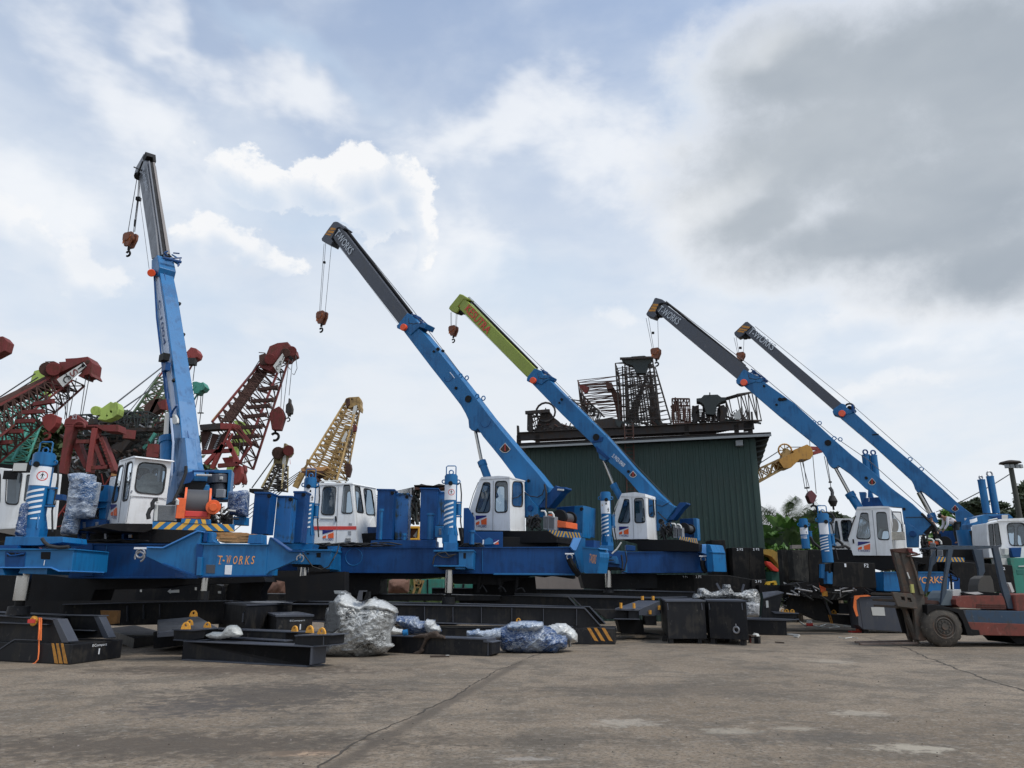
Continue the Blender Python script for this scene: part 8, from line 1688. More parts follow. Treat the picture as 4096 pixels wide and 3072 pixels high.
def fn(b):
    q=pl('F',200,900,35); rn=random.Random(6)
    b.prism(q.pts('F',[(175,600),(240,598),(270,585),(330,600),(420,608),(490,585),(570,598),(575,625),(470,640),(260,640),(180,620)]),q.n*1,scrap)
    b.prism(q.pts('F',[(180,610),(575,615),(575,640),(180,660)]),q.n*1,rustd)
    for k in range(60): b.bar(q.p('F',120+rn.random()*140,640+rn.random()*470,rn.random()),q.p('F',120+rn.random()*140,640+rn.random()*470,rn.random()),.07,[scrap,scrapg,steel][k%3 if k%5==0 else k%2])
    for k in range(7): b.bar(q.p('E',2070,630+k*10,.5),q.p('E',1560,745+k*22,6),.03,cable)
place('lattice_cage','black crane upperworks with grey bars seen between the middle blue columns','scrap',fn)
# ---------------------------------------------------------------- lattice boom cranes behind
def polyp(b,pln,z,L,t,m,off=0.0): b.prism(pln.pts(z,L,off),pln.n*t,m)
c2=thing('lattice_crane','dark red lattice crane left of centre, head high with hook block and white TSC board','crane',Vector((at('Q',500,1500,42).x,42,0)))
h2=pl('Q',1130,230,45); lo=pl('Q',500,1300,42)
sd_=Vector((.95,-.3,0))
def lat4(root,name,z,corners,Ya,Yb,depa,depb,n,r,m,m2=None,bolts=None):
    """lattice boom given image corners of its near face: bottom-left,bottom-right,top-right,top-left"""
    bl,br,tr,tl=corners; A=at(z,*bl,Ya); B=at(z,*br,Ya); C_=at(z,*tr,Yb); D_=at(z,*tl,Yb); da=Vector((0,depa,0)); db=Vector((0,depb,0)); b=MB(); m2=m2 or m
    F=lambda t:[A.lerp(D_,t),B.lerp(C_,t),B.lerp(C_,t)+da.lerp(db,t),A.lerp(D_,t)+da.lerp(db,t)]
    lo_,hi=F(0),F(1)
    for i in range(4): b.bar(lo_[i],hi[i],r*2.2,m)
    for k in range(n+1):
        f=F(k/n); 
        for i in range(4): b.bar(f[i],f[(i+1)%4],r*1.2,m2)
        if k<n:
            g_=F((k+1)/n)
            for i in range(4):
                j=(i+1)%4
                if k%2: b.bar(f[i],g_[j],r*1.2,m2)
                else: b.bar(f[j],g_[i],r*1.2,m2)
                if i==0: b.bar(f[j] if k%2 else f[i],g_[i] if k%2 else g_[j],r,m2)
    return b.build(name,root)
lat4(c2,'lattice_boom','Q',[(720,1395),(410,935),(1000,215),(1195,240)],42,46,2.2,1.0,11,.05,rust,rustd)
b=MB(); b.prism([at('Q',510,925,43),at('Q',620,925,43),at('Q',1010,375,45.6),at('Q',905,350,45.6)],Vector((0,.3,0)),rustd); b.build('inner_box',c2)
b=MB()
for (x0,y0,x1,y1) in((930,580,1130,548),(850,705,1080,690),(800,775,1045,755),(755,880,1005,855),(640,1000,955,985),(600,1105,920,1090),(580,1190,895,1175)): b.bar(at('Q',x0,y0,42.5),at('Q',x1,y1,42.0),.20,rustd); b.cyl(at('Q',x1-8,y1,42),at('Q',x1+8,y1-1,42),.16,rustd,n=8)
b.build('spreader_bar',c2)
b=MB(); polyp(b,h2,'Q',[(1010,180),(1045,95),(1130,60),(1245,48),(1270,90),(1320,120),(1335,185),(1290,210),(1270,225),(1255,250),(1215,255),(1195,200),(1130,260),(1050,370),(940,330),(925,290),(1020,290)],.9,rust); polyp(b,h2,'Q',[(928,195),(1000,172),(1020,210),(1020,300),(950,300),(930,270)],.5,rustd,-.1); b.cyl(h2.p('Q',1050,240,-.3),h2.p('Q',1050,240,.0),.34,rust,n=20); b.cyl(h2.p('Q',1220,170,-.2),h2.p('Q',1220,170,1),.3,rustd,n=16); b.cyl(h2.p('Q',1290,150,-.1),h2.p('Q',1290,150,1),.32,rust,n=16); b.bar(h2.p('Q',1265,215,-.1),h2.p('Q',1300,245,-.1),.2,blackb); b.bar(h2.p('Q',925,165,-.1),h2.p('Q',1000,172,-.1),.05,rustd); b.build('boom_head',c2,.02)
bd_=h2.sh(-.35); b=MB(); polyp(b,bd_,'Q',[(1188,175),(1212,215),(1145,400),(1085,315)],.05,pipew)
for ch,x,y in(('T',1182,235),('S',1150,290),('C',1118,340)): text(b,ch,bd_.p('Q',x-8,y+10,-.01),bd_.p('Q',x+18,y+18,-.01),.28,blackb,bd_.n,.012)
b.build('name_board',c2)
def blk(root,z,Y,L,hookc,rp,m,drop,nm='hook_block',tt=.45):
    q=pl(z,*L[0],Y); b=MB(); b.prism(q.pts(z,L),q.n*tt,m); o=b.build(nm,root,.03); b=MB(); c=q.p(z,*hookc,tt/2); r_=rp*ZM[z][2]/FPX*Y; b.torus(c,r_,r_*.36,q.n,blackb if m!=redh else redh,18,7,-150,110); b.cyl(c+UP*r_*.9,c+UP*r_*2.2,r_*.3,blackb,n=8); b.build('hook',o)
    b=MB()
    for (x0,y0,x1,y1) in drop: b.cyl(q.p(z,x0,y0,tt/2),q.p(z,x1,y1,tt/2),.02,cable,n=5)
    b.build('rope_falls',root); return o
redh=mat('faded_red_block',(.24,.035,.03),.6,var=.2,dirt=.3,dcol=(.12,.04,.03))
blk(c2,'Q',43.5,[(1040,830),(1075,815),(1090,790),(1150,758),(1180,790),(1195,825),(1212,875),(1165,1022),(1070,1020)],(1105,1098),42,rust,[(1068,800,1072,640),(1190,360,1170,770),(1262,240,1195,820),(1300,240,1262,640),(1112,540,1085,800)])
blk(c2,'Q',43.5,[(1225,745),(1250,720),(1255,670),(1268,670),(1270,710),(1285,745),(1292,780),(1285,835),(1262,840),(1260,860),(1240,860),(1238,840),(1220,830)],(1250,908),20,scrap,[(1335,200,1350,340),(1350,340,1320,410),(1320,410,1295,400),(1215,290,1280,355)])
b=MB(); b.bar(at('Q',790,480,44),at('Q',930,260,45.5),.04,cable); b.bar(at('Q',410,920,42),at('Q',900,330,45.5),.06,ochre); b.build('pendant_rope',c2)
# its mast and winch frame low down
def fn(b):
    q=pl('Q',400,1100,41)
    polyp(b,q,'Q',[(270,965),(500,945),(500,1010),(280,1025)],.6,scrap); polyp(b,q,'Q',[(495,945),(630,950),(690,960),(680,1000),(620,1010),(500,1010)],.6,redh)
    polyp(b,q,'Q',[(280,1035),(400,1045),(320,1270),(300,1240)],.2,rustd,.3); polyp(b,q,'Q',[(415,1060),(520,1080),(420,1270),(350,1265)],.2,rustd,.3); polyp(b,q,'Q',[(520,1070),(600,1010),(540,1180),(450,1260)],.2,rustd,.3)
    for a_,c_ in(((630,970),(540,1170)),((540,1170),(410,1450)),((540,1190),(340,1400)),((640,1060),(560,1210)),((300,1270),(640,1250)),((690,970),(850,1180)),((660,1000),(840,1190)),((580,1140),(700,1390)),((850,1190),(700,1400)),((480,1420),(700,1400))): b.bar(q.p('Q',*a_,-.1),q.p('Q',*c_,-.1),.22 if c_[1]>1165 and a_[0]<600 else .10,redh if a_[0]>500 and a_[0]<650 else rust)
    for k in range(10): 
        for j in range(2): b.box(q.p('Q',325+j*100+k*9,1250-k*20,.28),(.12,.05,.06),trim)
    polyp(b,q,'Q',[(520,1330),(640,1320),(640,1400),(560,1410)],.3,redh,.4)
place('winch_frame','red crane mast foot with slotted dark plates between near boom and TSC crane','crane part',fn)
lm=thing('lattice_crane','lime green crane head glimpsed through the foot of the TSC lattice','crane',Vector((at('Q',700,1100,50).x,50,0))); q=pl('Q',700,1100,50)
b=MB(); polyp(b,q,'Q',[(640,920),(700,915),(840,970),(830,1060),(760,1180),(700,1180),(690,1300),(640,1310),(590,1250),(600,1170),(680,1060),(700,1000)],.4,limec); b.build('boom_head',lm); b=MB(); b.prism(q.pts('Q',[(600,1310),(650,1310),(640,1500),(560,1500)]),q.n*.3,limec); b.build('boom',lm)
b3_=blk(c2,'Q',41,[(690,1400),(730,1420),(735,1500),(700,1600),(680,1620),(640,1625),(618,1600),(625,1520),(650,1440)],(640,1650),18,redh,[(740,1400,760,1120),(700,1390,720,1150)])
blk(c2,'Q',41.5,[(745,1410),(770,1410),(775,1470),(760,1500),(775,1580),(765,1620),(740,1620),(728,1590),(735,1540),(745,1500)],(748,1640),13,rust,[(765,1400,785,1280)])
# crane 1 far left (TSC)
c1_=thing('lattice_crane','red lattice crane at the left edge, head pointing right with large white TSC board','crane',Vector((at('P',0,1400,38).x,38,0)))
lat4(c1_,'lattice_boom','P',[(-500,1480),(-500,1010),(640,400),(800,470)],36,39,2.0,1.2,13,.05,rust,rustd)
b=MB(); b.prism([at('P',-400,860,38),at('P',-400,950,38),at('P',700,440,39.5),at('P',560,400,39.5)],Vector((0,.5,0)),rustd)
for (x0,y0,x1,y1) in((380,740,590,705),(260,830,480,815),(180,930,375,920),(40,1045,245,1035),(0,1170,120,1155)): b.bar(at('P',x0,y0,37.5),at('P',x1,y1,37.2),.2,rust)
b.build('spreader_bar',c1_)
hq=pl('P',800,330,38.8); b=MB()
polyp(b,hq,'P',[(475,330),(500,285),(600,262),(655,290),(650,270),(725,265),(720,232),(850,225),(970,210),(1020,280),(1005,390),(1030,435),(1010,440),(985,405),(930,420),(920,445),(860,425),(960,325),(925,265),(640,400),(660,560),(570,565),(530,480),(470,400)],1.0,rust)
b.cyl(hq.p('P',590,350,-.3),hq.p('P',590,350,0),.36,rust,n=20); b.cyl(hq.p('P',520,350,-.2),hq.p('P',520,350,0),.38,rustd,n=20); b.cyl(hq.p('P',970,270,-.05),hq.p('P',970,270,0),.12,rustd,n=12); b.bar(hq.p('P',500,270,-.1),hq.p('P',600,266,-.1),.05,rustd); b.build('boom_head',c1_,.02)
bq=hq.sh(-.3); b=MB(); polyp(b,bq,'P',[(925,275),(952,312),(695,548),(628,462)],.06,pipew)
for ch,x,y,c_ in(('T',862,345,blackb),('S',782,412,rust),('C',702,478,blackb)):
    A=bq.p('P',x-20,y-16,-.01); B_=bq.p('P',x+16,y+26,-.01); d_=(B_-A).normalized(); text(b,ch,A,A+d_*.34,.42,c_,bq.n,.012)
b.bar(bq.p('P',725,392,-.02),bq.p('P',765,465,-.02),.03,blackb); b.cyl(bq.p('P',922,312,-.03),bq.p('P',922,312,0),.1,blackb,n=12)
b.build('name_board',c1_)
blk(c1_,'P',38,[(460,885),(500,855),(560,835),(610,860),(636,868),(625,940),(600,985),(540,1045),(490,1000),(465,940)],(515,1090),38,redh,[(500,850,530,640),(615,860,640,600),(630,862,660,600)])
b=MB()
for (x0,y0,x1,y1) in((845,450,760,890),(950,435,885,890),(990,420,905,890),(770,520,735,895),(690,600,740,900),(750,560,715,900),(735,610,770,640)): b.cyl(hq.p('P',x0,y0,.2),hq.p('P',x1,y1,.2),.022,cable,n=5)
for (x0,y0,x1,y1) in((-200,790,390,400),(-200,830,420,440)): b.bar(hq.p('P',x0,y0,.6),hq.p('P',x1,y1,.6),.05,cable)
b.build('hoist_rope',c1_)
lt=thing('lattice_crane','lime and teal lattice crane behind the left TSC crane','crane',Vector((at('P',200,1300,46).x,46,0)))
b=MB(); q=pl('P',430,450,46); polyp(b,q,'P',[(380,370),(470,345),(500,420),(520,640),(480,650),(400,580),(430,540),(380,500),(320,560),(350,440)],.5,limec); b.build('boom_head',lt)
lat4(lt,'lattice_boom','P',[(-200,1560),(-350,1150),(330,560),(480,600)],42,46,1.5,.8,13,.04,teal)
lat4(lt,'lattice_boom','P',[(130,1370),(-150,1350),(180,1000),(360,930)],40,42,1.2,.8,7,.05,teal)
t_=thing('lattice_crane','rust red crane head just showing in the sky at the very left edge','crane',Vector((at('P',-90,80,44).x,44,0))); C_=at('P',-68,85,44); b=MB(); b.prism([C_+Vector(k) for k in((-1.2,0,-.5),(.1,0,-.75),(.75,0,-.35),(.8,0,.25),(.45,0,.6),(-.9,0,.45))],Vector((0,.7,0)),rust); b.build('boom_head',t_,.03); b=MB(); lattice(b,Vector((C_.x-9,46,.5)),C_+Vector((-.6,.3,0)),1.8,.8,1.5,.8,14,.045,rust); b.build('lattice_boom',t_)
# A frame with sheaves (red) and lime head
af=thing('gantry_frame','dark red A-frame gantry behind the nearest white cab, lettered plate on top','gantry',Vector((at('P',950,1400,30).x,30,0))); q=pl('P',950,1200,29)
b=MB(); polyp(b,q,'P',[(705,962),(720,905),(830,842),(925,915),(930,960)],.3,rust); polyp(b,q,'P',[(700,965),(1310,965),(1310,1040),(1150,1035),(1060,985),(720,990)],.6,rust); b.torus(q.p('P',870,1000,-.1),.24,.05,q.n,rust,20,7,190,360); 
text(b,'SCX',q.p('P',795,905,-.02),q.p('P',850,905,-.02),.2,ltr,q.n,.01); b.build('top_plate',af,.01)
for L,o_ in(([(722,990),(820,990),(735,1300),(700,1505),(645,1490)],0),([(1015,1000),(1080,1000),(1055,1120),(995,1490),(945,1485)],0),([(760,1110),(850,1110),(965,1430),(930,1450)],.3),([(1080,1090),(1125,1080),(1285,1480),(1230,1500)],.2)):
    b=MB(); polyp(b,q,'P',L,.35,redh if L[0][0] in(1015,) else rust,o_); b.build('leg',af,.01)
b=MB(); 
for a_,c_ in(((850,1155),(1000,1150)),((1000,1445),(1195,1430)),((1060,1190),(1150,1420)),((1120,1110),(1260,1480)),((1040,1000),(1090,1120))): b.bar(q.p('P',*a_,.1),q.p('P',*c_,.1),.14,rust)
for k in range(9): b.bar(q.p('P',1110+k*14,1140+k*36,.0),q.p('P',1150+k*14,1150+k*36,.3),.05,redh)
b.build('cross_brace',af)
hd1=thing('crane_head','lime green crane head with two round holes above the red gantry','crane part',Vector((at('P',1160,900,33).x,33,0))); q=pl('P',1160,820,33)
b=MB(); b.holed(q.pts('P',[(1022,765),(1100,765),(1115,785),(1200,725),(1225,708),(1245,725),(1275,710),(1300,730),(1315,790),(1300,850),(1250,885),(1170,915),(1075,905),(1110,860),(1040,850),(1018,810)]),[[q.p('P',1225+14*math.cos(t*.785),820+14*math.sin(t*.785)) for t in range(8)],[q.p('P',1180+11*math.cos(t*.785),865+11*math.sin(t*.785)) for t in range(8)]],q.n*.5,limec); b.cyl(q.p('P',1060,810,-.1),q.p('P',1060,810,.3),.22,limec,n=14); b.build('cheek_plate',hd1,.02)
b=MB()
for (x0,y0,x1,y1,w_) in((1290,720,1790,330,.05),(1310,820,1770,500,.05),(1080,880,1300,720,.04),(1400,860,1770,390,.03)): b.bar(q.p('P',x0,y0,.2),at('P',x1,y1,40),w_,cable)
b.build('pendant_rope',hd1)
g1=thing('lattice_crane','olive green lattice crane partly hidden behind the nearest blue boom','crane',Vector((at('P',1600,900,40).x,40,0)))
lat4(g1,'lattice_boom','P',[(1640,1100),(1360,1000),(1750,440),(1900,440)],38,41,1.6,1.0,8,.045,mat('olive_crane',(.06,.09,.04),.6,var=.2))
b=MB(); q=pl('P',1700,800,38); polyp(b,q,'P',[(1590,770),(1650,700),(1760,670),(1830,690),(1835,760),(1760,800),(1680,850),(1600,850)],.5,rustd); polyp(b,q,'P',[(1740,720),(1830,680),(1840,800),(1770,790)],.2,rust,-.1); b.prism([at('P',1600,920,38),at('P',1640,920,38),at('P',1760,680,38),at('P',1720,680,38)],Vector((0,.3,0)),scrap); b.build('boom_head',g1)
for nm,c_,L,Y,rope in(('rust red crane head peeping out right of the nearest blue boom',redh,[('P',2060,160),('P',2110,105),('P',2170,120),('P',2195,170),('P',2180,215),('P',2120,245),('P',2090,240)],42,[(2165,220,2135,480)]),('teal crane head peeping out right of the nearest blue boom',teal,[('Q',190,490),('Q',235,485),('Q',285,500),('Q',310,490),('Q',338,545),('Q',310,580),('Q',275,590),('Q',250,620),('Q',205,615)],44,[])):
    t=thing('lattice_crane',nm,'crane',Vector((at(*L[0],Y).x,Y,0))); q=pl(*L[0],Y); b=MB(); b.prism(q.pts('P',L),q.n*.7,c_); b.build('boom_head',t,.03)
    b=MB(); 
    if c_ is teal:
        for x0,y0,x1,y1 in((260,615,225,780),(290,600,275,830),(315,585,290,830),(285,840,270,960)): b.cyl(q.p('Q',x0,y0,.3),q.p('Q',x1,y1,.3),.025,cable,n=5)
        b.box(q.p('Q',283,835,.3),(.35,.1,.06),blackb)
        C_=q.p('Q',200,520,.4)
    else:
        b.cyl(q.p('P',2165,220,.3),q.p('P',2135,480,.3),.025,cable,n=5); b.box(q.p('P',2110,270,.1),(.6,.4,.4),rubber); C_=q.p('P',2070,190,.4)
    b.build('rope_falls',t); lattice(bb_:=MB(),Vector((C_.x-6,C_.y,3.5)),C_,1.6,.8,1.4,.8,12,.04,c_); bb_.build('lattice_boom',t)
# scrap yard tangle on the left
def fn(b):
    rn=random.Random(44); q=pl('P',1200,1100,34)
    for k in range(420):
        x=720+rn.random()*1130; y=930+rn.random()*580; o_=rn.uniform(0,6); L_=rn.uniform(30,150); a_=rn.choice([.6,-.6,1.2,-1.1,.1,0,.35,2.6])+rn.uniform(-.15,.15)
        b.bar(q.p('P',x,y,o_),q.p('P',x+L_*math.cos(a_),y-L_*math.sin(a_),o_+rn.uniform(-1,1)),rn.uniform(.04,.11),rn.choice([scrap,scrap,scrapg,scrap,rustd,steel]))
    for k in range(6): lattice(b,q.p('P',900+rn.random()*300,1000+k*75,1+k*.8),q.p('P',1500+rn.random()*400,960+k*85,1+k*.8),1.1,1.1,1.0,1.0,14,.035,scrap if k%2 else scrapg)
    for (L,m_) in(([(990,900),(1250,880),(1270,940),(960,960)],scrap),([(1310,1010),(1840,980),(1840,1030),(1320,1045)],scrap),([(1230,1200),(1290,1340),(1440,1150),(1400,1130)],scrap)): polyp(b,q,'P',L,.4,m_,.3)
    for a_,c_ in(((1680,1310),(1830,1080)),((1640,1180),(1720,1060)),((1760,1130),(1840,1300)),((1590,1230),(1660,1150))): b.bar(q.p('P',*a_,-.2),q.p('P',*c_,-.2),.14,teal)
    for x,y in((1430,1075),(1700,1230),(1690,1280)): b.box(q.p('P',x,y,-.3),(.5,.3,.4),rust,rn.uniform(0,80))
    for k in range(8): b.box(q.p('P',1340+rn.random()*140,1500+rn.random()*70,-.5),(rn.uniform(.5,1.2),.3,.12),[rustd,wood,scrap][k%3],rn.uniform(-20,20))
place('scrap_heap','dense tangle of black scrapped lattice booms behind the nearest cab','scrap',fn,kind='stuff')
b=MB(); q=pl('P',1200,1500,42); polyp(b,q,'P',[(-600,1370),(360,1365),(700,1380),(1900,1300),(2150,1500),(2300,2500),(4200,2520),(4200,3060),(-600,3060)],.5,blackb); o=b.build('yard_wall'); tag(o,'low dark wall of stacked steel behind the left rigs','wall')
# yellow cranes
y1=thing('lattice_crane','yellow lattice crane above the red-striped cab, narrow head to the right','crane',Vector((at('Q',1600,1500,46).x,46,0)))
lat4(y1,'lattice_boom','Q',[(1790,1580),(1440,1440),(1875,730),(2010,760)],42,47,2.2,1.0,15,.045,ochre,ochre)
lat4(y1,'lattice_boom','Q',[(1730,1570),(1640,1560),(1890,980),(1960,1000)],44,46,.9,.7,13,.04,ochre)
b=MB(); q=pl('Q',1950,720,46.5); b.holed(q.pts('Q',[(1870,720),(1890,672),(1925,660),(2035,653),(2052,690),(2050,740),(2058,770),(2050,812),(2030,800),(2010,740),(1985,760),(1930,780),(1900,760)]),[q.pts('Q',[(1945,675),(1960,672),(1962,690),(1948,692)])],q.n*.8,ochre); polyp(b,q,'Q',[(1885,680),(1930,670),(1935,740),(1895,770)],.4,rustd,-.1); polyp(b,q,'Q',[(1975,760),(2015,745),(2005,810),(1970,890),(1950,870)],.05,pipew,-.2)
b.build('boom_head',y1,.02); b=MB(); polyp(b,q,'Q',[(1820,830),(1855,800),(1870,900),(1835,915)],.05,ochre,-.2); b.build('wind_plate',y1); b=MB(); polyp(b,q,'Q',[(1650,1170),(1730,1050),(1745,1090),(1670,1250),(1640,1200)],.05,ochre,-2.0); b.build('wind_plate',y1); b=MB(); polyp(b,q,'Q',[(1840,1130),(1895,1030),(1905,1070),(1850,1200)],.05,pipew,-2.2); b.build('wind_plate',y1)
b=MB(); q=pl('Q',1550,1450,42); polyp(b,q,'Q',[(1390,1450),(1430,1430),(1500,1440),(1680,1425),(1690,1440),(1640,1475),(1400,1478)],1.5,mat('faded_orange',(.50,.26,.10),.6,var=.2,dirt=.4)); polyp(b,q,'Q',[(1395,1478),(1640,1478),(1640,1500),(1560,1540),(1620,1590),(1540,1600),(1520,1540),(1400,1510)],1.0,rustd); b.bar(q.p('Q',1410,1500),q.p('Q',1330,1660),.3,ochre); b.bar(q.p('Q',1470,1400),q.p('Q',1480,1350),.2,ochre); b.build('mast_plate',y1,.02)
blk(y1,'Q',44,[(1870,1400),(1890,1390),(1940,1395),(1948,1450),(1925,1540),(1895,1540),(1865,1460)],(1905,1575),12,rustd,[(2050,790,1945,1100),(1945,1090,1940,1400),(1960,1000,1905,1400),(1925,1100,1920,1400)])
b=MB(); q=pl('Q',1980,990,45); polyp(b,q,'Q',[(1965,965),(1990,955),(2008,985),(2000,1030),(1970,1040)],.3,rust); b.build('sheave_block',y1)
b=MB()
for k in range(4): b.bar(at('Q',1400,1470+k*18,44),at('E',-200,1000+k*60,50),.035,cable)
b.build('pendant_rope',y1)
y2=thing('lattice_crane','small weathered yellow lattice crane left of the yellow one, grey cap on its head','crane',Vector((at('Q',1100,1500,48).x,48,0)))
lat4(y2,'lattice_boom','Q',[(1180,1680),(960,1660),(1100,1400),(1200,1400)],46,48,1.2,1.0,6,.05,mat('weathered_yellow',(.24,.19,.09),.7,var=.3),scrap)
b=MB(); q=pl('Q',1180,1300,48); b.holed(q.pts('Q',[(1100,1290),(1150,1225),(1200,1215),(1205,1170),(1228,1170),(1232,1215),(1275,1225),(1280,1260),(1250,1305),(1225,1310),(1200,1400),(1085,1405)]),[[q.p('Q',1148+14*math.cos(t*.785),1355+12*math.sin(t*.785)) for t in range(8)]],q.n*.8,MATS['weathered_yellow']); b.cyl(q.p('Q',1255,1250,-.2),q.p('Q',1255,1250,.0),.35,rust,n=16); polyp(b,q,'Q',[(1195,1320),(1225,1290),(1215,1480),(1180,1400)],.05,pipew,-.1); b.cyl(q.p('Q',1140,1275,-.2),q.p('Q',1140,1275,0),.4,rustd,n=16); b.build('boom_head',y2,.02)
blk(y2,'Q',47,[(1120,1580),(1190,1575),(1200,1620),(1170,1700),(1130,1690)],(1150,1720),12,scrap,[(1200,1440,1195,1580)])
b=MB(); b.bar(q.p('Q',1100,1320),q.p('Q',850,1665),.06,cable); b.bar(q.p('E',500,230),q.p('E',510,340),.02,redl); b.build('pendant_rope',y2)
y3=thing('lattice_crane','orange yellow crane jib coming out from behind the hall with dark red hook block','crane',Vector((at('X',60,1200,42).x,42,0)))
lat4(y3,'lattice_boom','X',[(-300,1380),(-330,1240),(265,965),(300,1045)],42,42,1.2,1.0,9,.05,ochre)
b=MB(); q=pl('X',400,930,41.8); b.prism(rnd(q.pts('X',[(258,985),(275,960),(390,905),(375,890),(400,878),(505,835),(530,850),(552,880),(560,925),(535,965),(440,968),(362,1042),(300,1045)]),.08,2),q.n*1.1,mat('deep_orange_yellow',(.48,.24,.04),.55,var=.2,dirt=.5,dcol=(.2,.1,.04))); b.torus(q.p('X',310,890,.3),.38,.05,q.n,MATS['deep_orange_yellow'],20,6); b.cyl(q.p('X',310,890,.25),q.p('X',310,890,.35),.15,ochre,n=12)
for k in range(8): a_=k*.785; c=q.p('X',310,890,.3); b.bar(c,c+Vector((math.cos(a_)*.38,0,math.sin(a_)*.38)),.04,ochre)
polyp(b,q,'X',[(280,960),(290,905),(330,870),(370,900),(370,930)],.4,ochre,.2); b.bar(q.p('X',530,870,.3),q.p('X',640,875,.3),.2,redh); b.bar(q.p('X',555,915,.3),q.p('X',640,890,.3),.2,redh); b.build('boom_head',y3,.01)
b=MB(); b.bar(q.p('X',60,1020,.3),q.p('X',270,885,.3),.05,cable); b.bar(q.p('X',320,860,.3),q.p('X',590,858,.3),.04,cable); b.cyl(q.p('X',527,800,.3),q.p('X',530,850,.3),.02,cable,n=5); b.build('pendant_rope',y3)
blk(y3,'X',41.5,[(545,1238),(570,1262),(595,1290),(572,1345),(558,1358),(535,1350),(510,1290),(525,1260)],(565,1402),26,mat('maroon_block',(.14,.035,.04),.6,var=.2),[(440,965,485,1218),(455,965,525,1218),(468,965,505,1218),(500,1220,512,1265),(555,935,586,1270)])
b=MB(); q=pl('X',505,1220,41.6); b.bar(q.p('X',483,1221),q.p('X',525,1219),.08,blackb); b.bar(q.p('X',697,1170),q.p('X',722,1168),.08,blackb)
for x0,y0,x1,y1 in((657,940,705,1168),(675,940,712,1168),(710,1170,715,1215),(705,1215,728,1250),(728,1250,728,1300)): b.bar(q.p('X',x0,y0),q.p('X',x1,y1),.03 if y0<1200 else .14,cable)
b.cyl(q.p('X',732,1335,0)-UP*.3,q.p('X',732,1335,0)-UP*.02,.14,scrap,r2=.26,n=14); b.cyl(q.p('X',732,1335,0)-UP*.02,q.p('X',732,1335,0)+UP*.28,.26,scrap,r2=.14,n=14); b.bar(q.p('X',735,1375),q.p('X',741,1415),.08,scrap); b.build('ball_hook',y3)
# right side gap
q=pl('J',1700,300,36); b=MB(); b.prism(rnd(q.pts('J',[(1585,150),(1700,150),(1790,200),(1830,270),(1840,420),(1790,425),(1770,330),(1700,245),(1640,220),(1585,210)]),.1,3),q.n*.6,mat('ochre_arm',(.34,.21,.03),.6,var=.2,dirt=.4)); o=b.build('excavator_arm',None,.03); tag(o,'mustard excavator arm curving down right of the hall corner','excavator arm')  # curved yellow piece is an excavator arm, built on its own
b=MB(); b.prism(q.pts('J',[(1625,300),(1680,310),(1790,410),(1780,435),(1720,420),(1640,345)],-.3),q.n*.3,mat('bright_red',(.65,.05,.03),.5)); o=b.build('bucket_linkage',None,.02); tag(o,'bright red steel link under the mustard excavator arm','link')
b=MB(); b.prism(q.pts('J',[(1695,430),(1880,440),(1935,640),(1705,640)],-.2),q.n*1.5,greenc if 0 else mat('dark_green_skip',(.015,.07,.05),.6,var=.2)); o=b.build('skip',None,.02); tag(o,'dark green skip below the mustard excavator arm','skip')
b=MB(); q=pl('N',600,110,33); b.prism(q.pts('N',[(532,95),(650,92),(655,138),(535,142)]),q.n*.3,concw); o=b.build('brick_ledge'); tag(o,'pinkish brick ledge beside the far striped jack','brickwork')
# lamp mast
lm_=thing('light_mast','tall dark light mast with round hood and floodlights at the right edge','light mast',Vector((at('L',2150,1000,40).x,40,0))); b_=at('L',2150,1000,40); tz=zfor(b_,'L',0,285); c=Vector((b_.x,40,0))
b=MB(); b.cyl(c,c+UP*(tz+.3),.15,mat('mast_grey_green',(.05,.052,.042),.7,var=.2),r2=.12,n=18); b.build('pole',lm_,0,40)
b=MB(); T_=c+UP*tz; b.cyl(T_+UP*.32,T_+UP*.40,.54,scrap,r2=.48,n=26); b.cyl(T_+UP*.40,T_+UP*.48,.48,scrap,r2=.15,n=26); b.cyl(T_+UP*.24,T_+UP*.32,.3,scrap,r2=.5,n=26); b.build('hood',lm_,0,30)
for k,x in enumerate((-.33,-.08,.2,.4)): b=MB(); b.box(T_+Vector((x,-.2,.13)),(.22,.16,.2),trim,k*14-20); b.build('floodlight',lm_,.02)
w0=at('L',1290,760,45); b=MB(); pp=[('L',1290,760),('L',1550,625),('L',1800,485),('L',1990,365)]; pts=[at(*k,43) for k in pp]; b.tube(pts,.03,cable,5); b.tube([at('L',910,920,60),at('L',1290,760,50),at('L',1290,760,43)],.03,cable,5); o=b.build('overhead_wire'); tag(o,'thin overhead wire running down left from the light mast','wire')
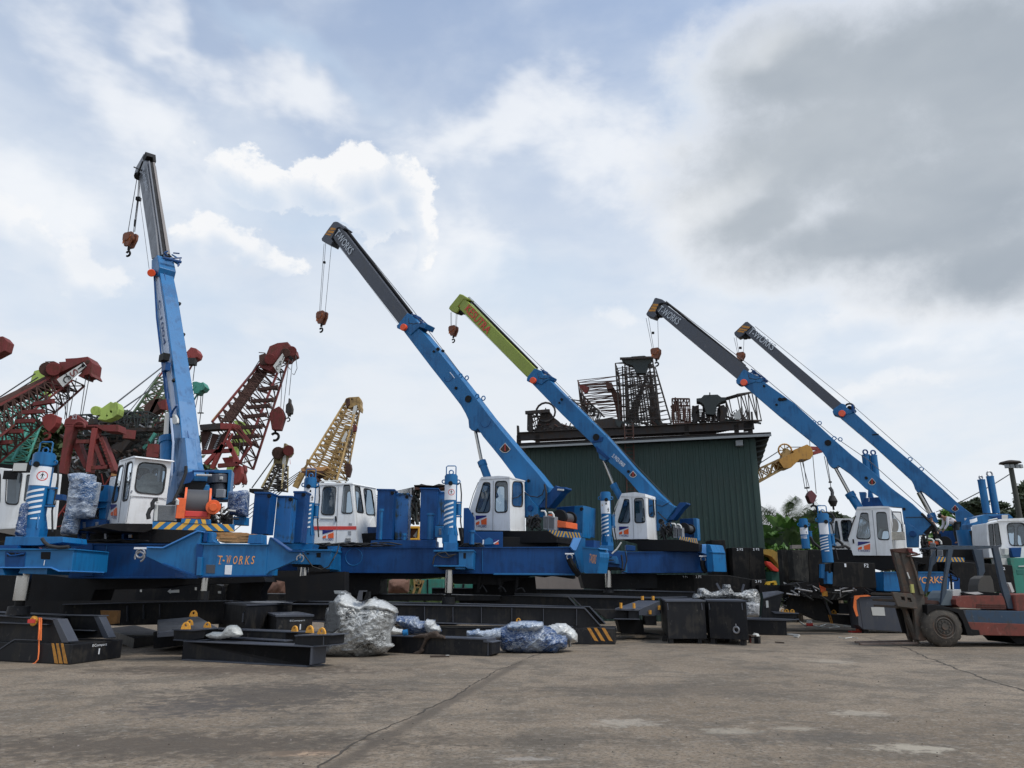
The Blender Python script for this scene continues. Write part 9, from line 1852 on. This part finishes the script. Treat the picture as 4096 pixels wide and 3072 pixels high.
# ================================================================ trees
def tree(label,name,lobes,Y,m,n,leaf,group=None,trunk=True,seed=0,z='Z',shape=1.0):
    """lobes: list of (x,y,rx,ry) crown clumps in source pixels; leaves scattered through each clump's volume, denser outside"""
    rn=random.Random(seed); C=[at(z,x,y,Y+rn.uniform(-1.5,1.5)) for x,y,_,_ in lobes]; k=ZM[z][2]/FPX*Y
    base=Vector((sum(c.x for c in C)/len(C),Y,0)); t=thing(name,label,'tree',base,group)
    b=MB(); vs=[];fs=[]; tot=sum(l[2]*l[3] for l in lobes)
    for (x,y,rx,ry),c in zip(lobes,C):
        cnt=int(n*rx*ry/tot); rx_,ry_=rx*k,ry*k
        cl=[(Vector((rn.gauss(0,1),rn.gauss(0,1),rn.gauss(0,1))).normalized()*rn.uniform(.55,1.0)) for _ in range(max(6,cnt//45))]
        for _ in range(cnt):
            d=rn.choice(cl)+Vector((rn.gauss(0,.13),rn.gauss(0,.13),rn.gauss(0,.13))); p_=c+Vector((d.x*rx_,d.y*rx_*.8,d.z*ry_))
            s=leaf*rn.uniform(.6,1.4); a_=Vector((rn.gauss(0,1),rn.gauss(0,1),rn.gauss(0,.6))).normalized(); u=a_.cross(Vector((rn.gauss(0,1),rn.gauss(0,1),rn.gauss(0,1)))).normalized()
            i=len(vs); vs+=[p_-a_*s,p_+u*s*.45,p_+a_*s,p_-u*s*.45]; fs.append((i,i+1,i+2,i+3))
    b.add(vs,fs,m); b.build('crown',t)
    if trunk:
        b=MB(); 
        for c in C:
            mid=base.lerp(c,.5)+Vector((rn.uniform(-.3,.3),0,.3)); b.tube([base+Vector((0,0,0)),base+UP*c.z*.35+Vector((rn.uniform(-.2,.2),0,0)),mid,c],.09,barkm,6)
        b.cyl(base,base+UP*(C[0].z*.35),.28,barkm,r2=.2,n=10); b.build('trunk',t)
    return t
tree('broad dark tree at the left edge behind the red lattice','broadleaf_tree',[(40,1800,110,90),(170,1760,100,80),(60,1900,140,100),(250,1850,120,110),(330,1780,80,70)],52,leafg,9000,.30,'trees behind the left rigs',seed=1)
tree('dense tree left of the red gantry with sunlit leaf clumps','broadleaf_tree',[(230,1740,70,45),(300,1730,60,40),(200,1830,80,70),(120,1900,120,80),(300,1880,90,90)],48,leafd,7000,.26,'trees behind the left rigs',seed=2)
tree('leafy tree right of the lime crane head','broadleaf_tree',[(520,1680,60,35),(470,1700,70,40),(600,1720,80,60),(440,1760,90,70),(560,1800,110,90),(700,1800,90,90)],50,leafg,8000,.26,'trees behind the left rigs',seed=3)
tree('dark tree deep behind the black scrap lattices','broadleaf_tree',[(420,1900,150,100),(600,1930,150,110),(760,1900,100,110),(250,1960,140,90)],54,leafd,7000,.3,'trees behind the left rigs',seed=4)
tree('olive round tree under the dark red hook block','broadleaf_tree',[(3250,2075,65,25),(3310,2085,60,30),(3230,2130,70,45),(3320,2140,80,50),(3400,2100,50,30)],50,leafg,6000,.24,'trees right of the hall',seed=5)
tree('dark bushy tree at the hall corner','broadleaf_tree',[(3110,2170,40,35),(3090,2210,50,35),(3160,2190,50,45),(3140,2240,60,35),(3200,2230,60,45)],44,leafd,5000,.2,'trees right of the hall',seed=6)
tree('leafy tree behind the twin blue cylinders at far right','broadleaf_tree',[(3880,2040,55,35),(3900,2020,45,25),(3960,2080,50,25),(4040,2070,40,25),(3900,2090,60,30),(4010,2040,30,25),(3780,2060,35,18)],54,leafg,6500,.22,'trees at far right',seed=7)
tree('tall shrub cut off by the right edge beside the light mast','broadleaf_tree',[(4090,2010,30,50),(4085,2060,45,50),(4120,2000,50,80),(4075,2100,60,40)],46,leafl if 0 else leafg,4000,.2,'trees at far right',seed=8)
tree('small bright bush between the two persons','shrub',[(3790,2100,30,45),(3770,2160,40,50),(3820,2140,40,60)],40,leafl,2500,.18,'trees at far right',seed=9)
def fronds(name,label,L,Y,m,wd,n,seed,curl=.5):
    rn=random.Random(seed); base=at('K',*L,Y); t=thing(name,label,'plant',Vector((base.x,Y,0)),'banana and palm plants right of the hall'); b=MB(); 
    for i in range(n):
        a_=rn.uniform(-2.9,.0) if n>8 else rn.uniform(-2.7,-.3); ln=rn.uniform(.6,1.0)*curl*4; d=Vector((math.cos(a_),rn.uniform(-.6,.6),-math.sin(a_)*.9+.2)); pts=[]
        for k in range(7): s=k/6; pts.append(base+d*ln*s+UP*(-.9*ln*.5*s*s))
        for k in range(6):
            A,B=pts[k],pts[k+1]; w0=wd*math.sin(math.pi*min(1,(k+.3)/6.2)); w1=wd*math.sin(math.pi*min(1,(k+1.3)/6.5)); sd=(B-A).cross(Vector((0,1,.2))).normalized()
            if wd>.2: b.add([A,B,B+sd*w1-UP*w1*.2,A+sd*w0-UP*w0*.2],[(0,1,2,3)],m); b.add([A,B,B-sd*w1-UP*w1*.3,A-sd*w0-UP*w0*.3],[(0,1,2,3)],m)
            else:
                for j in range(5):
                    q=A.lerp(B,j/5)
                    for sg in(-1,1): e_=q+sd*sg*.6*math.sin(math.pi*(k+.6)/7)+(B-A).normalized()*.3-UP*.25; b.add([q,q+UP*.04,e_],[(0,1,2)],m)
    b.build('leaves',t); b=MB(); b.cyl(Vector((base.x,Y,0)),base,.16,barkm,r2=.1,n=8); b.build('stem',t)
fronds('palm_tree','feathery dark palm behind the banana plants',(690,790),46,leafd,.1,22,1,.8)
fronds('banana_plant','banana plant with long bright leaves between hall and striped jack',(760,960),40,leafl,.24,26,2,.6)
fronds('banana_plant','banana plant with broad leaves left of the far striped jack',(640,1000),41,leafl,.26,24,3,.5)
fronds('banana_plant','lower banana plant right of the far striped jack',(1160,1010),40,leafl,.22,24,4,.45)
fronds('banana_plant','short banana plant against the hall corner',(480,1050),39,leafl,.22,22,5,.4)
fronds('banana_plant','banana plant with drooping leaves behind the pinkish ledge',(820,1060),38,leafd,.22,24,6,.45)
b=MB(); vs=[];fs=[]; rn=random.Random(15)
for k in range(9000):
    u=rn.uniform(3030,3480); v=rn.uniform(2205,2330)-rn.random()**2*30; P=at('Z',u,v,rn.uniform(36.5,40)); s=rn.uniform(.08,.2); a_=Vector((rn.gauss(0,1),rn.gauss(0,1),rn.gauss(0,1))).normalized(); uu=a_.cross(UP).normalized(); i=len(vs); vs+=[P-a_*s,P+uu*s*.5,P+a_*s,P-uu*s*.5]; fs.append((i,i+1,i+2,i+3))
b.add(vs,fs,leafl); o=b.build('undergrowth'); o['kind']='stuff'; o['label']='bright creeping undergrowth right of the hall'
b=MB(); vs=[];fs=[]
for k in range(16000):
    x=rn.uniform(-75,75); 
    P=Vector((x,rn.uniform(70,78),rn.random()**1.3*(2.6+1.3*noise.noise(Vector((x*.12,3,0)))))); s=rn.uniform(.25,.55); a_=Vector((rn.gauss(0,1),rn.gauss(0,.5),rn.gauss(0,1))).normalized(); uu=a_.cross(Vector((0,1,0))).normalized(); i=len(vs); vs+=[P-a_*s,P+uu*s*.6,P+a_*s,P-uu*s*.6]; fs.append((i,i+1,i+2,i+3))
b.add(vs,fs,leafd); o=b.build('hedge_line'); o['kind']='stuff'; o['label']='distant dark line of low vegetation closing the yard'
